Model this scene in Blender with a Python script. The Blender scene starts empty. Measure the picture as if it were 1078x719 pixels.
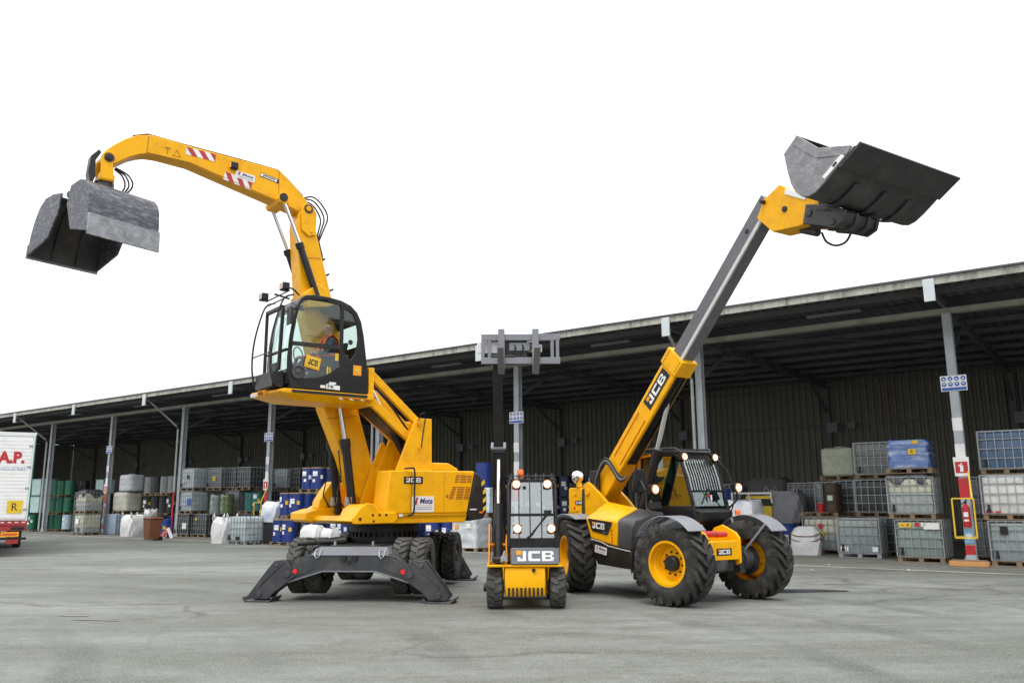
import bpy, bmesh, math, random
from mathutils import Vector, Matrix
from mathutils.geometry import tessellate_polygon
random.seed(7)
SC = bpy.context.scene
COL = SC.collection
R = math.radians

# ------------------------------------------------------------------ materials
MATS = {}
def mat(name, base, rough=0.5, metal=0.0, var=0.12, scale=6.0, dirt=None, dirt_amt=0.0, bump=0.0,
        coat=0.0, emit=0.0, spec=0.5, detail=5.0, dscale=None, stretch=None):
    """principled paint / plastic / steel with two octaves of procedural unevenness"""
    if name in MATS: return MATS[name]
    m = bpy.data.materials.new(name); m.use_nodes = True
    nt = m.node_tree; N = nt.nodes; L = nt.links
    b = N['Principled BSDF']
    tc = N.new('ShaderNodeTexCoord')
    n1 = N.new('ShaderNodeTexNoise'); n1.inputs['Scale'].default_value = scale; n1.inputs['Detail'].default_value = detail
    vec = tc.outputs['Object']
    if stretch:
        mp = N.new('ShaderNodeMapping'); mp.inputs['Scale'].default_value = stretch; L.new(vec, mp.inputs[0]); vec = mp.outputs[0]
    L.new(vec, n1.inputs['Vector'])
    mx = N.new('ShaderNodeMix'); mx.data_type = 'RGBA'
    lo = tuple(max(0, c*(1-var)) for c in base); hi = tuple(min(1, c*(1+var)) for c in base)
    mx.inputs[6].default_value = (*lo, 1); mx.inputs[7].default_value = (*hi, 1)
    L.new(n1.outputs['Fac'], mx.inputs[0])
    out = mx.outputs[2]
    if dirt_amt > 0:
        n2 = N.new('ShaderNodeTexNoise'); n2.inputs['Scale'].default_value = dscale or scale*0.45
        n2.inputs['Detail'].default_value = 9; n2.inputs['Roughness'].default_value = 0.7
        L.new(vec, n2.inputs['Vector'])
        rp = N.new('ShaderNodeValToRGB'); rp.color_ramp.elements[0].position = 0.48; rp.color_ramp.elements[1].position = 0.72
        L.new(n2.outputs['Fac'], rp.inputs['Fac'])
        ml = N.new('ShaderNodeMath'); ml.operation = 'MULTIPLY'; ml.inputs[1].default_value = dirt_amt
        L.new(rp.outputs['Color'], ml.inputs[0])
        m2 = N.new('ShaderNodeMix'); m2.data_type = 'RGBA'
        L.new(ml.outputs[0], m2.inputs[0]); L.new(out, m2.inputs[6]); m2.inputs[7].default_value = (*(dirt or (0.1, 0.09, 0.07)), 1)
        out = m2.outputs[2]
    L.new(out, b.inputs['Base Color'])
    b.inputs['Metallic'].default_value = metal
    rr = N.new('ShaderNodeMapRange'); rr.inputs[3].default_value = max(0.03, rough-0.1); rr.inputs[4].default_value = min(1, rough+0.12)
    L.new(n1.outputs['Fac'], rr.inputs[0]); L.new(rr.outputs[0], b.inputs['Roughness'])
    b.inputs['Coat Weight'].default_value = coat; b.inputs['Coat Roughness'].default_value = 0.12
    b.inputs['Specular IOR Level'].default_value = spec
    if bump > 0:
        bp = N.new('ShaderNodeBump'); bp.inputs['Strength'].default_value = bump; bp.inputs['Distance'].default_value = 0.02
        n3 = N.new('ShaderNodeTexNoise'); n3.inputs['Scale'].default_value = scale*4; n3.inputs['Detail'].default_value = 6
        L.new(vec, n3.inputs['Vector'])
        L.new(n3.outputs['Fac'], bp.inputs['Height']); L.new(bp.outputs[0], b.inputs['Normal'])
    if emit > 0:
        b.inputs['Emission Color'].default_value = (*base, 1); b.inputs['Emission Strength'].default_value = emit
    MATS[name] = m; return m

def glass(name, tint=(0.75, 0.85, 0.82), refl=0.12):
    m = bpy.data.materials.new(name); m.use_nodes = True; nt = m.node_tree; N = nt.nodes; L = nt.links
    N.remove(N['Principled BSDF'])
    t = N.new('ShaderNodeBsdfTransparent'); t.inputs[0].default_value = (*tint, 1)
    g = N.new('ShaderNodeBsdfGlossy'); g.inputs['Roughness'].default_value = 0.02; g.inputs[0].default_value = (0.95, 1, 1, 1)
    fr = N.new('ShaderNodeLayerWeight'); fr.inputs[0].default_value = 0.5
    pw = N.new('ShaderNodeMath'); pw.operation = 'POWER'; pw.inputs[1].default_value = 5.0; L.new(fr.outputs['Facing'], pw.inputs[0])   # Schlick, same from both sides of the pane
    ad = N.new('ShaderNodeMath'); ad.operation = 'MULTIPLY_ADD'; ad.inputs[1].default_value = 0.9; ad.inputs[2].default_value = 0.05+refl; ad.use_clamp = True
    L.new(pw.outputs[0], ad.inputs[0])
    mx = N.new('ShaderNodeMixShader'); L.new(ad.outputs[0], mx.inputs[0]); L.new(t.outputs[0], mx.inputs[1]); L.new(g.outputs[0], mx.inputs[2])
    L.new(mx.outputs[0], N['Material Output'].inputs[0])
    MATS[name] = m; return m

YEL = mat('yellow_paint', (0.88, 0.425, 0.0015), 0.36, var=0.07, scale=2.2, dirt=(0.34, 0.15, 0.012), dirt_amt=0.42, coat=0.04, spec=0.22, dscale=3.2)
ORG = mat('orange_yellow_paint', (0.82, 0.30, 0.004), 0.42, var=0.06, scale=3, dirt=(0.22, 0.10, 0.02), dirt_amt=0.35, coat=0.04, spec=0.25)
BLK = mat('black_paint', (0.014, 0.014, 0.015), 0.42, var=0.3, dirt=(0.08, 0.075, 0.065), dirt_amt=0.35, spec=0.35)
BLP = mat('black_plastic', (0.012, 0.012, 0.0135), 0.36, var=0.25, dirt=(0.05, 0.05, 0.047), dirt_amt=0.25, spec=0.3)
CHS = mat('charcoal_steel', (0.045, 0.045, 0.05), 0.45, var=0.3, dirt=(0.16, 0.15, 0.14), dirt_amt=0.5, bump=0.15)
DKG = mat('dark_grey_paint', (0.035, 0.037, 0.042), 0.40, var=0.25, dirt=(0.13, 0.12, 0.11), dirt_amt=0.4, bump=0.1)
MGR = mat('mid_grey_paint', (0.15, 0.16, 0.18), 0.4, var=0.12, dirt=(0.10, 0.09, 0.08), dirt_amt=0.35)
FGR = mat('fender_grey', (0.20, 0.205, 0.23), 0.45, var=0.1, dirt=(0.12, 0.11, 0.1), dirt_amt=0.4)
BKT = mat('worn_bucket_steel', (0.055, 0.055, 0.062), 0.5, metal=0.25, var=0.4, scale=4, dirt=(0.30, 0.29, 0.28), dirt_amt=0.55, bump=0.35, dscale=5.0)
BKL = mat('scraped_bucket_steel', (0.20, 0.20, 0.21), 0.45, metal=0.3, var=0.35, scale=5, dirt=(0.42, 0.41, 0.40), dirt_amt=0.7, bump=0.35, dscale=6.0)
BKD = mat('dark_bucket_plate', (0.036, 0.034, 0.036), 0.5, var=0.45, scale=4, dirt=(0.11, 0.10, 0.095), dirt_amt=0.7, bump=0.4)
GRB = mat('scoured_grab_steel', (0.065, 0.068, 0.082), 0.36, metal=0.3, var=0.45, scale=9, dirt=(0.32, 0.33, 0.36), dirt_amt=0.6, bump=0.3, dscale=9.0, stretch=(0.6, 1.2, 2.2))
GRL = mat('bright_grab_edge', (0.22, 0.225, 0.24), 0.38, metal=0.35, var=0.5, scale=6, dirt=(0.50, 0.50, 0.52), dirt_amt=0.6, bump=0.3, dscale=8.0)
CHR = mat('chrome', (0.75, 0.75, 0.76), 0.14, metal=1.0, var=0.05)
RUB = mat('tyre_rubber', (0.022, 0.021, 0.020), 0.75, var=0.35, scale=9, dirt=(0.12, 0.11, 0.09), dirt_amt=0.7, bump=0.3, dscale=5.0)
RUG = mat('dusty_tyre_rubber', (0.05, 0.049, 0.045), 0.8, var=0.3, scale=9, dirt=(0.17, 0.165, 0.14), dirt_amt=0.7, bump=0.3, dscale=5.0)
WHT = mat('white_paint', (0.78, 0.78, 0.77), 0.45, var=0.04, dirt=(0.45, 0.43, 0.4), dirt_amt=0.25)
RED = mat('red_paint', (0.48, 0.018, 0.022), 0.5, var=0.15, dirt=(0.22, 0.06, 0.05), dirt_amt=0.55)
BLU = mat('sign_blue', (0.03, 0.11, 0.42), 0.45, var=0.08)
NAV = mat('lettering_navy', (0.02, 0.035, 0.22), 0.45, var=0.08)
OSQ = mat('orange_label', (0.85, 0.30, 0.01), 0.45, var=0.05)
YLB = mat('yellow_label', (0.74, 0.50, 0.02), 0.5, var=0.12, dirt=(0.35, 0.22, 0.03), dirt_amt=0.4)
LAMP = mat('lit_lamp_lens', (1.0, 0.80, 0.55), 0.2, var=0.0, emit=7.0)
LAMPR = mat('lamp_reflector_amber', (0.9, 0.35, 0.12), 0.25, var=0.1, emit=0.35)
BCN = mat('orange_beacon', (0.9, 0.17, 0.01), 0.25, var=0.05, coat=0.5)
REFL = mat('red_reflector', (0.75, 0.01, 0.012), 0.2, var=0.05, coat=0.6)
GLS = glass('window_glass', (0.86, 0.93, 0.90), 0.0)
GLT = glass('tinted_window_glass', (0.46, 0.60, 0.57), 0.13)
GLW = glass('bright_windscreen_glass', (0.78, 0.86, 0.86), 0.22)
GLF = glass('pale_windscreen_glass', (0.78, 0.85, 0.86), 0.24)
SKIN = mat('skin', (0.60, 0.34, 0.24), 0.55, var=0.08)
JKT = mat('navy_jacket', (0.055, 0.06, 0.08), 0.85, var=0.2, bump=0.2)
VEST = mat('hi_vis_orange', (0.95, 0.12, 0.02), 0.7, var=0.06)
HAIR = mat('grey_hair', (0.12, 0.11, 0.10), 0.8, var=0.2)
WOOD = mat('pallet_wood', (0.23, 0.165, 0.10), 0.8, var=0.3, scale=8, dirt=(0.12, 0.09, 0.06), dirt_amt=0.5, bump=0.3)
GALV = mat('galvanised_steel', (0.36, 0.38, 0.40), 0.45, metal=0.5, var=0.2, scale=5, dirt=(0.22, 0.22, 0.22), dirt_amt=0.5)
SHAD = mat('seat_fabric', (0.03, 0.03, 0.033), 0.9, var=0.2)

# ------------------------------------------------------------------ mesh builder
class MB:
    def __init__(s): s.v = []; s.f = []; s.m = []
    def add(s, vs, fs, mi=0):
        o = len(s.v); s.v += [Vector(v) for v in vs]
        for f in fs: s.f.append([i+o for i in f]); s.m.append(mi)
        return s
    def xf(s, M, start=0):
        for i in range(start, len(s.v)): s.v[i] = M @ s.v[i]
        return s
    def box(s, lo, hi, mi=0, M=None):
        x0, y0, z0 = lo; x1, y1, z1 = hi
        vs = [Vector(p) for p in ((x0,y0,z0),(x1,y0,z0),(x1,y1,z0),(x0,y1,z0),(x0,y0,z1),(x1,y0,z1),(x1,y1,z1),(x0,y1,z1))]
        if M: vs = [M @ v for v in vs]
        return s.add(vs, [(3,2,1,0),(4,5,6,7),(0,1,5,4),(1,2,6,5),(2,3,7,6),(3,0,4,7)], mi)
    def cbox(s, c, d, mi=0, rot=None):
        M = Matrix.Translation(c) @ (rot.to_4x4() if rot else Matrix.Identity(4))
        return s.box((-d[0]/2,-d[1]/2,-d[2]/2), (d[0]/2,d[1]/2,d[2]/2), mi, M)
    def prism(s, pts, axis, lo, hi, mi=0, holes=()):
        """polygon (two of the three axes in xyz order) swept along `axis`; holes allowed"""
        loops = [[tuple(p) for p in pts]] + [list(h) for h in holes]
        def P(p, t):
            return {'x': (t, p[0], p[1]), 'y': (p[0], t, p[1]), 'z': (p[0], p[1], t)}[axis]
        flat = [p for l in loops for p in l]; n = len(flat)
        vs = [P(p, lo) for p in flat] + [P(p, hi) for p in flat]
        if holes:
            tri = tessellate_polygon([[Vector((p[0], p[1], 0)) for p in l] for l in loops])
            fs = [tuple(t) for t in tri] + [tuple(i+n for i in reversed(t)) for t in tri]
        else:
            fs = [tuple(range(n))[::-1], tuple(range(n, 2*n))]
        k = 0
        for l in loops:
            c = len(l)
            for i in range(c): fs.append((k+i, k+(i+1) % c, n+k+(i+1) % c, n+k+i))
            k += c
        return s.add(vs, fs, mi)
    def hull(s, pts, mi=0):
        bm = bmesh.new()
        for p in pts: bm.verts.new(p)
        r = bmesh.ops.convex_hull(bm, input=bm.verts[:])
        bm.verts.index_update()
        used = sorted({v.index for f in bm.faces for v in f.verts}); bm.verts.ensure_lookup_table()
        bmesh.ops.dissolve_limit(bm, angle_limit=0.02, verts=bm.verts[:], edges=bm.edges[:])
        bm.verts.index_update()
        fs = [[v.index for v in f.verts] for f in bm.faces]; vs = [v.co.copy() for v in bm.verts]
        bm.free(); return s.add(vs, fs, mi)
    def cyl(s, p0, p1, r0, r1=None, n=12, mi=0):
        p0 = Vector(p0); p1 = Vector(p1); r1 = r0 if r1 is None else r1
        q = (p1-p0).to_track_quat('Z', 'Y'); h = (p1-p0).length
        M = Matrix.Translation(p0) @ q.to_matrix().to_4x4()
        return s.lathe([(0, 0), (r0, 0), (r1, h), (0, h)], M, n, mi)
    def lathe(s, prof, M=None, n=24, mi=0):
        """profile of (r, z) swept round local z"""
        M = M or Matrix.Identity(4); vs = []; rows = []
        for r, z in prof:
            if r < 1e-6: rows.append([len(vs)]); vs.append(M @ Vector((0, 0, z)))
            else:
                rows.append(list(range(len(vs), len(vs)+n)))
                for k in range(n):
                    a = 2*math.pi*k/n; vs.append(M @ Vector((r*math.cos(a), r*math.sin(a), z)))
        fs = []
        for a, b in zip(rows, rows[1:]):
            if len(a) == 1 and len(b) == 1: continue
            for k in range(n):
                k2 = (k+1) % n
                if len(a) == 1: fs.append((a[0], b[k], b[k2]))
                elif len(b) == 1: fs.append((a[k], a[k2], b[0]))
                else: fs.append((a[k], a[k2], b[k2], b[k]))
        return s.add(vs, fs, mi)
    def hose(s, path, r, n=7, mi=0, k=5):
        """tube through the points along a smooth curve"""
        P = [Vector(p) for p in path]; Q = []
        for i in range(len(P)-1):
            a, b, c, d = P[max(0, i-1)], P[i], P[i+1], P[min(len(P)-1, i+2)]
            for j in range(k):
                t = j/k; Q.append(0.5*((2*b)+(c-a)*t+(2*a-5*b+4*c-d)*t*t+(3*b-a-3*c+d)*t**3))
        return s.tube(Q+[P[-1]], r, n, mi)
    def tube(s, path, r, n=7, mi=0, closed=False):
        P = [Vector(p) for p in path]; vs = []; fs = []; c = len(P)
        up = Vector((0.13, 0.21, 0.97))
        for i, p in enumerate(P):
            t = (P[(i+1) % c]-P[i-1]) if closed else (P[min(i+1, c-1)]-P[max(i-1, 0)])
            t.normalize(); a = t.cross(up)
            if a.length < 0.1: a = t.cross(Vector((1, 0.1, 0)))
            a.normalize(); b = t.cross(a)
            for k in range(n):
                an = 2*math.pi*k/n+math.pi/n; vs.append(p+a*r*math.cos(an)+b*r*math.sin(an))
        for i in range(c if closed else c-1):
            j = (i+1) % c
            for k in range(n): fs.append((i*n+k, i*n+(k+1) % n, j*n+(k+1) % n, j*n+k))
        if not closed: fs += [tuple(range(n))[::-1], tuple(range((c-1)*n, c*n))]
        return s.add(vs, fs, mi)
    def bar(s, p0, p1, w, h=None, mi=0, up=(0, 0, 1)):
        """square bar between two points"""
        p0 = Vector(p0); p1 = Vector(p1); h = h or w; t = (p1-p0).normalized(); a = t.cross(Vector(up))
        if a.length < 0.05: a = t.cross(Vector((1, 0, 0)))
        a.normalize(); b = a.cross(t); vs = []
        for p in (p0, p1):
            for i, j in ((-1,-1),(1,-1),(1,1),(-1,1)): vs.append(p+a*i*w/2+b*j*h/2)
        return s.add(vs, [(3,2,1,0),(4,5,6,7),(0,1,5,4),(1,2,6,5),(2,3,7,6),(3,0,4,7)], mi)
    def slab(s, c, right, up, w, h, t=0.006, mi=0):
        """thin plate standing on a surface point c, its face along right x up"""
        c = Vector(c); a = Vector(right).normalized(); b = Vector(up).normalized(); n = a.cross(b).normalized(); b = n.cross(a)
        vs = [c+a*i*w/2+b*j*h/2+n*k*t for k in (0, 1) for i, j in ((-1,-1),(1,-1),(1,1),(-1,1))]
        return s.add(vs, [(3,2,1,0),(4,5,6,7),(0,1,5,4),(1,2,6,5),(2,3,7,6),(3,0,4,7)], mi)
    def quad(s, c, right, up, pts, off=0.008, mi=0):
        c = Vector(c); a = Vector(right).normalized(); b = Vector(up).normalized(); n = a.cross(b).normalized(); b = n.cross(a)
        return s.add([c+a*x+b*y+n*off for x, y in pts], [tuple(range(len(pts)))], mi)
    def text(s, body, c, right, up, w, h, off=0.009, mi=0, bold=0.02, shear=0.0):
        vs, fs = text_geo(body, bold, shear)
        c = Vector(c); a = Vector(right).normalized(); b = Vector(up).normalized(); n = a.cross(b).normalized(); b = n.cross(a)
        return s.add([c+a*x*w+b*y*h+n*off for x, y in vs], fs, mi)
    def build(s, name, mats, parent=None, bevel=0.0, smooth=32, loc=None, rot=None, seg=2):
        me = bpy.data.meshes.new(name)
        me.from_pydata([tuple(v) for v in s.v], [], s.f)
        mats = mats if isinstance(mats, (list, tuple)) else [mats]
        for m in mats: me.materials.append(m)
        for p, i in zip(me.polygons, s.m): p.material_index = i
        bm = bmesh.new(); bm.from_mesh(me)
        bmesh.ops.recalc_face_normals(bm, faces=bm.faces[:]); bm.to_mesh(me); bm.free()
        if smooth:
            for p in me.polygons: p.use_smooth = True
            me.set_sharp_from_angle(angle=R(smooth))
        me.update()
        o = link(name, me, parent)
        if bevel:
            b = o.modifiers.new('bevel', 'BEVEL'); b.width = bevel; b.segments = seg; b.limit_method = 'ANGLE'; b.angle_limit = R(35)
        if loc: o.location = loc
        if rot: o.rotation_euler = rot
        return o

def link(name, data, parent=None):
    o = bpy.data.objects.new(name, data); COL.objects.link(o)
    if parent: o.parent = parent
    return o

_TX = {}
def text_geo(body, bold=0.02, shear=0.0):
    k = (body, bold, shear)
    if k in _TX: return _TX[k]
    cu = bpy.data.curves.new('lettering', 'FONT'); cu.body = body; cu.offset = bold; cu.shear = shear; cu.resolution_u = 3
    ob = bpy.data.objects.new('lettering', cu); COL.objects.link(ob)
    dg = bpy.context.evaluated_depsgraph_get(); me = bpy.data.meshes.new_from_object(ob.evaluated_get(dg))
    P = [v.co.copy() for v in me.vertices]; F = [tuple(p.vertices) for p in me.polygons]
    x0 = min(p.x for p in P); x1 = max(p.x for p in P); y0 = min(p.y for p in P); y1 = max(p.y for p in P)
    vs = [((p.x-(x0+x1)/2)/(x1-x0), (p.y-(y0+y1)/2)/(y1-y0)) for p in P]
    bpy.data.objects.remove(ob); bpy.data.curves.remove(cu); bpy.data.meshes.remove(me)
    _TX[k] = (vs, F); return _TX[k]

def tag(o, label, cat, group=None):
    o['label'] = label; o['category'] = cat
    if group: o['group'] = group
    return o
def thing(name, label, cat, loc=(0, 0, 0), rz=0.0, group=None):
    o = link(name, None); o.location = loc; o.rotation_euler = (0, 0, rz); o.empty_display_size = 0.3
    return tag(o, label, cat, group)
def struct(o): o['kind'] = 'structure'; return o
def rotz(a): return Matrix.Rotation(a, 4, 'Z')
def T(*p): return Matrix.Translation(p)

def jcb_logo(mb, c, right, up, w, h, plate=0, white=1, orange=2, shear=0.0):
    """dark plate, wide white letters, small orange square at the upper left of the J"""
    mb.slab(c, right, up, w, h, 0.006, plate)
    r = Vector(right).normalized(); u = Vector(up).normalized()
    # J C B as block letters on a 3-unit grid
    def poly(pts, ox):
        mb.quad(Vector(c)-r*w*0.42, right, up, [((ox+x)*w*0.84, (y-0.5)*h*0.64) for x, y in pts], 0.009, white)
    t = 0.085; v = 0.24; g = 0.025; W = 0.30
    def rect(x0, y0, x1, y1, ox): poly([(x0, y0), (x1, y0), (x1, y1), (x0, y1)], ox)
    rect(W-t-0.03, 0.0, W-0.03, 1.0, 0); rect(0.05, 0.0, W-t-0.03, v, 0); rect(0.05, v, 0.05+t*0.9, 0.42, 0)
    o2 = W+g
    poly([(0.03, 0), (W, 0), (W, v), (t, v), (t, 1-v), (W, 1-v), (W, 1), (0.03, 1), (0, 0.88), (0, 0.12)], o2)
    o3 = o2+W+g+0.02
    rect(0, 0, t, 1, o3); rect(t, 0, W-0.03, v*0.8, o3); rect(t, 1-v*0.8, W-0.04, 1, o3); rect(t, 0.5-v*0.36, W-0.05, 0.5+v*0.36, o3)
    poly([(W-t, v*0.8), (W-0.03, 0), (W, 0.12), (W, 0.38), (W-0.05, 0.5-v*0.36), (W-t, 0.5-v*0.36)], o3)
    poly([(W-t, 0.5+v*0.36), (W-0.05, 0.5+v*0.36), (W-0.01, 0.62), (W-0.01, 0.88), (W-0.04, 1), (W-t, 1-v*0.8)], o3)
    mb.quad(Vector(c)-r*w*0.42, right, up, [(0.02*w, h*0.08), (0.13*w, h*0.08), (0.13*w, h*0.36), (0.02*w, h*0.36)], 0.0095, orange)

def meta_sign(mb, c, right, up, w, h, white=0, red=1, navy=2):
    mb.slab(c, right, up, w, h, 0.006, white)
    r = Vector(right).normalized(); u = Vector(up).normalized(); c = Vector(c)
    mb.text('1', c-r*w*0.30+u*h*0.2, right, up, w*0.15, h*0.46, 0.009, red, 0.05, 0.2)
    mb.text('Meta', c+r*w*0.14+u*h*0.2, right, up, w*0.58, h*0.36, 0.009, navy, 0.02, 0.2)
    mb.quad(c, right, up, [(-w*0.30, -h*0.09), (w*0.42, -h*0.09), (w*0.42, -h*0.075), (-w*0.30, -h*0.075)], 0.009, red)
    for k in (0.22, 0.33): mb.quad(c, right, up, [(-w*0.3, -h*k), (w*0.4, -h*k), (w*0.4, -h*(k-0.025)), (-w*0.3, -h*(k-0.025))], 0.009, navy)

# ------------------------------------------------------------------ wheels
def tyre_geo(mb, Rr, W, rim, lugs, lug_h, skew=0.32, n=44, chevron=True, w_lug=0.09):
    """carcass round local y plus raised tread bars"""
    M = Matrix.Rotation(R(-90), 4, 'X')   # z -> y
    b = Rr-lug_h
    prof = [(rim, -W*0.40), (rim+(b-rim)*0.35, -W*0.50), (rim+(b-rim)*0.75, -W*0.49), (b-0.01, -W*0.43), (b, -W*0.30), (b+0.006, 0),
            (b, W*0.30), (b-0.01, W*0.43), (rim+(b-rim)*0.75, W*0.49), (rim+(b-rim)*0.35, W*0.50), (rim, W*0.40), (rim-0.01, W*0.3)]
    mb.lathe(prof, M, n)
    for k in range(lugs):
        for sd in (-1, 1):
            a0 = 2*math.pi*(k+(0.5 if sd > 0 else 0))/lugs
            secs = []
            span = [(-0.03, 0.0), (0.22, 0.33), (0.41, 0.75), (0.475, 1.0), (0.51, 1.12)]
            for q, fr in span:
                y = sd*W*q if q > 0 else -sd*W*0.03
                a = a0+(skew*fr if chevron else 0)
                top = Rr-(0.0 if q < 0.42 else (0.022 if q < 0.5 else 0.11)); bot = b-0.03-(0 if q < 0.5 else 0.07)
                hw = w_lug/Rr/2*(0.8 if q < 0.1 else 1.0)
                secs.append([(bot, a-hw*1.25, y), (top, a-hw, y), (top, a+hw, y), (bot, a+hw*1.25, y)])
            vs = [Vector((r*math.cos(t), y, r*math.sin(t))) for sec in secs for r, t, y in sec]
            fs = [(0, 1, 2, 3), tuple(reversed(range(len(vs)-4, len(vs))))]
            for i in range(len(secs)-1):
                for j in range(4): fs.append((i*4+j, i*4+(j+1) % 4, i*4+4+(j+1) % 4, i*4+4+j))
            mb.add(vs, fs)

def rim_geo(mb, r, W, out=1, mi=0, dish=0.5, hub=0.1, bolts=10, mi_hub=1, mi_bolt=1):
    """dished disc wheel; `out` = +1/-1 the side that faces outwards (local y)"""
    M = Matrix.Rotation(R(-90 if out > 0 else 90), 4, 'X')
    h = W*0.42; d = h*(1-2*dish)
    mb.lathe([(r, -h), (r+0.012, h*0.96), (r+0.012, h), (r-0.028, h), (r-0.035, h*0.6), (r-0.05, h*0.55), (r*0.80, d+0.05), (r*0.72, d), (hub*1.7, d), (hub*1.7, d+0.012), (0, d+0.012)], M, 32, mi)
    mb.lathe([(hub, d-0.05), (hub, d+0.10), (hub*0.8, d+0.13), (0, d+0.13)], M, 16, mi_hub)
    for k in range(bolts):
        a = 2*math.pi*k/bolts; x, y = hub*1.42*math.cos(a), hub*1.42*math.sin(a)
        mb.lathe([(0.019, d), (0.019, d+0.035), (0, d+0.035)], M @ T(x, y, 0), 6, mi_bolt)
    mb.lathe([(r*0.72, -h*0.98), (0, -h*0.98)], M, 20, mi_hub)

# ================================================================== telehandler
X, Y_, Z = Vector((1, 0, 0)), Vector((0, 1, 0)), Vector((0, 0, 1))
def add_wheel(parent, loc, steer, Rr, W, rim, side, lugs, lug_h, paint, hub, rub, w_lug=0.09, skew=0.32, chevron=True, bolts=10, dish=0.5):
    m = MB(); rim_geo(m, rim, W, side, 0, dish, hub, bolts)
    w = m.build('wheel', [paint, BLK], parent, loc=loc, rot=(0, random.uniform(0, 6), steer))
    t = MB(); tyre_geo(t, Rr, W, rim-0.01, lugs, lug_h, skew, 44, chevron, w_lug)
    if side < 0: pass
    t.build('tyre', rub, w, smooth=40)
    return w

def build_telehandler():
    t = thing('telehandler', 'yellow and black telescopic handler with its boom raised and a wide dark bucket crowded back', 'telehandler', (2.0, 17.1, 0), R(-57.45))
    for x, s in ((0, -21), (2.75, 10)):
        for sd in (-1, 1):
            add_wheel(t, (x, 0.95*sd, 0.68), R(s), 0.68, 0.50, 0.365, sd, 21, 0.055, YEL, 0.13, RUB, 0.10)
    # chassis and axles
    m = MB(); m.box((-0.85, -0.36, 0.55), (2.75, 0.36, 0.98)); m.box((0.6, -0.5, 0.5), (1.9, 0.5, 0.8))
    m.hull([(2.6, -0.3, 0.45), (2.9, -0.3, 0.5), (2.6, 0.3, 0.45), (2.9, 0.3, 0.5), (2.6, -0.3, 0.69), (2.9, -0.3, 0.69), (2.6, 0.3, 0.69), (2.9, 0.3, 0.69)])
    m.build('chassis', BLK, t, 0.015)
    for x in (0, 2.75):
        m = MB(); m.cyl((x, -0.72, 0.68), (x, 0.72, 0.68), 0.10, n=14); m.lathe([(0, -0.2), (0.2, -0.14), (0.23, 0), (0.2, 0.14), (0, 0.2)], T(x, 0, 0.66), 14)
        for sd in (-1, 1):
            m.cyl((x, sd*0.62, 0.68), (x, sd*0.80, 0.68), 0.17, 0.2, n=14); m.cbox((x, sd*0.60, 0.68), (0.16, 0.14, 0.46))
        m.bar((x-0.16, -0.66, 0.62), (x-0.16, 0.66, 0.62), 0.06); m.build('axle', CHS, t, 0.01)
    # rear boom towers
    m = MB(); prof = [(-0.82, 1.0), (-0.82, 1.93), (-0.79, 1.97), (-0.38, 1.97), (-0.36, 1.93), (-0.30, 2.04), (-0.18, 2.08), (-0.06, 2.02), (0.34, 1.74), (0.62, 1.5), (0.62, 0.95)]
    m.prism(prof, 'y', -0.47, -0.40); m.prism(prof, 'y', 0.10, 0.17); m.box((-0.84, -0.47, 1.0), (-0.40, 0.17, 1.5)); m.box((-0.9, -0.42, 0.75), (-0.55, 0.42, 1.2))
    for x, z in ((-0.6, 1.84), (-0.42, 1.45), (-0.55, 1.52)): m.cyl((x, -0.49, z), (x, -0.47, z), 0.03)
    m.cyl((-0.18, -0.50, 1.88), (-0.18, 0.2, 1.88), 0.07)
    tw = m.build('boom_tower', YEL, t, 0.012)
    m = MB(); m.slab((-0.46, -0.473, 1.67), X, Z, 0.26, 0.085, 0.005, 0); m.text('540', (-0.46, -0.473, 1.67), X, Z, 0.2, 0.055, 0.008, 1)
    m.prism([(-0.36, 1.30), (-0.33, 1.92), (-0.28, 1.96), (-0.28, 1.4), (-0.1, 1.36), (-0.1, 1.30)], 'y', -0.50, -0.472, 2)
    for z in (1.32, 1.56): m.cyl((-0.62, -0.482, z), (-0.62, -0.47, z), 0.025, n=8, mi=3)
    m.build('model_plate', [BLK, WHT, DKG, REFL], t)
    m = MB(); m.bar((-0.48, -0.44, 1.97), (-0.52, -0.44, 2.1), 0.09); m.build('lamp_bracket', YEL, t, 0.01)
    m = MB(); m.lathe([(0, 0.13), (0.06, 0.12), (0.105, 0.08), (0.13, 0.0), (0.11, -0.06), (0.05, -0.1), (0, -0.1)], T(-0.54, -0.45, 2.19) @ Matrix.Rotation(R(70), 4, 'Y'), 20)
    m.build('dome_mirror', CHR, t)
    # boom: d along, n up-left
    d = Vector((0.697, 0, 0.717)); n = Vector((-0.717, 0, 0.697)); P0 = Vector((0.37, 0, 2.57))
    def bp(a, b, y): return P0+d*a+n*b+Vector((0, y, 0))
    def bbox(mb, a0, a1, b0, b1, y0, y1, mi=0): mb.hull([bp(a, b, y) for a in (a0, a1) for b in (b0, b1) for y in (y0, y1)], mi)
    m = MB(); bbox(m, -1.2, 2.36, -0.43, 0.0, -0.32, 0.02)
    m.hull([bp(-1.35, -0.1, y) for y in (-0.30, 0)] + [bp(-1.2, 0, y) for y in (-0.30, 0)] + [bp(-1.2, -0.43, y) for y in (-0.30, 0)] + [bp(-1.35, -0.33, y) for y in (-0.30, 0)])
    b = m.build('boom', YEL, t, 0.02)
    m = MB(); bbox(m, 2.30, 2.64, -0.46, 0.04, -0.345, 0.045); m.build('collar', YEL, b, 0.02)
    m = MB(); bbox(m, 0.2, 2.6, -0.455, -0.432, -0.26, -0.04); bbox(m, 0.9, 2.3, -0.50, -0.455, -0.2, -0.16); bbox(m, 0.9, 2.3, -0.50, -0.455, -0.12, -0.08)
    m.build('hose_tray', BLK, b)
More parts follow.
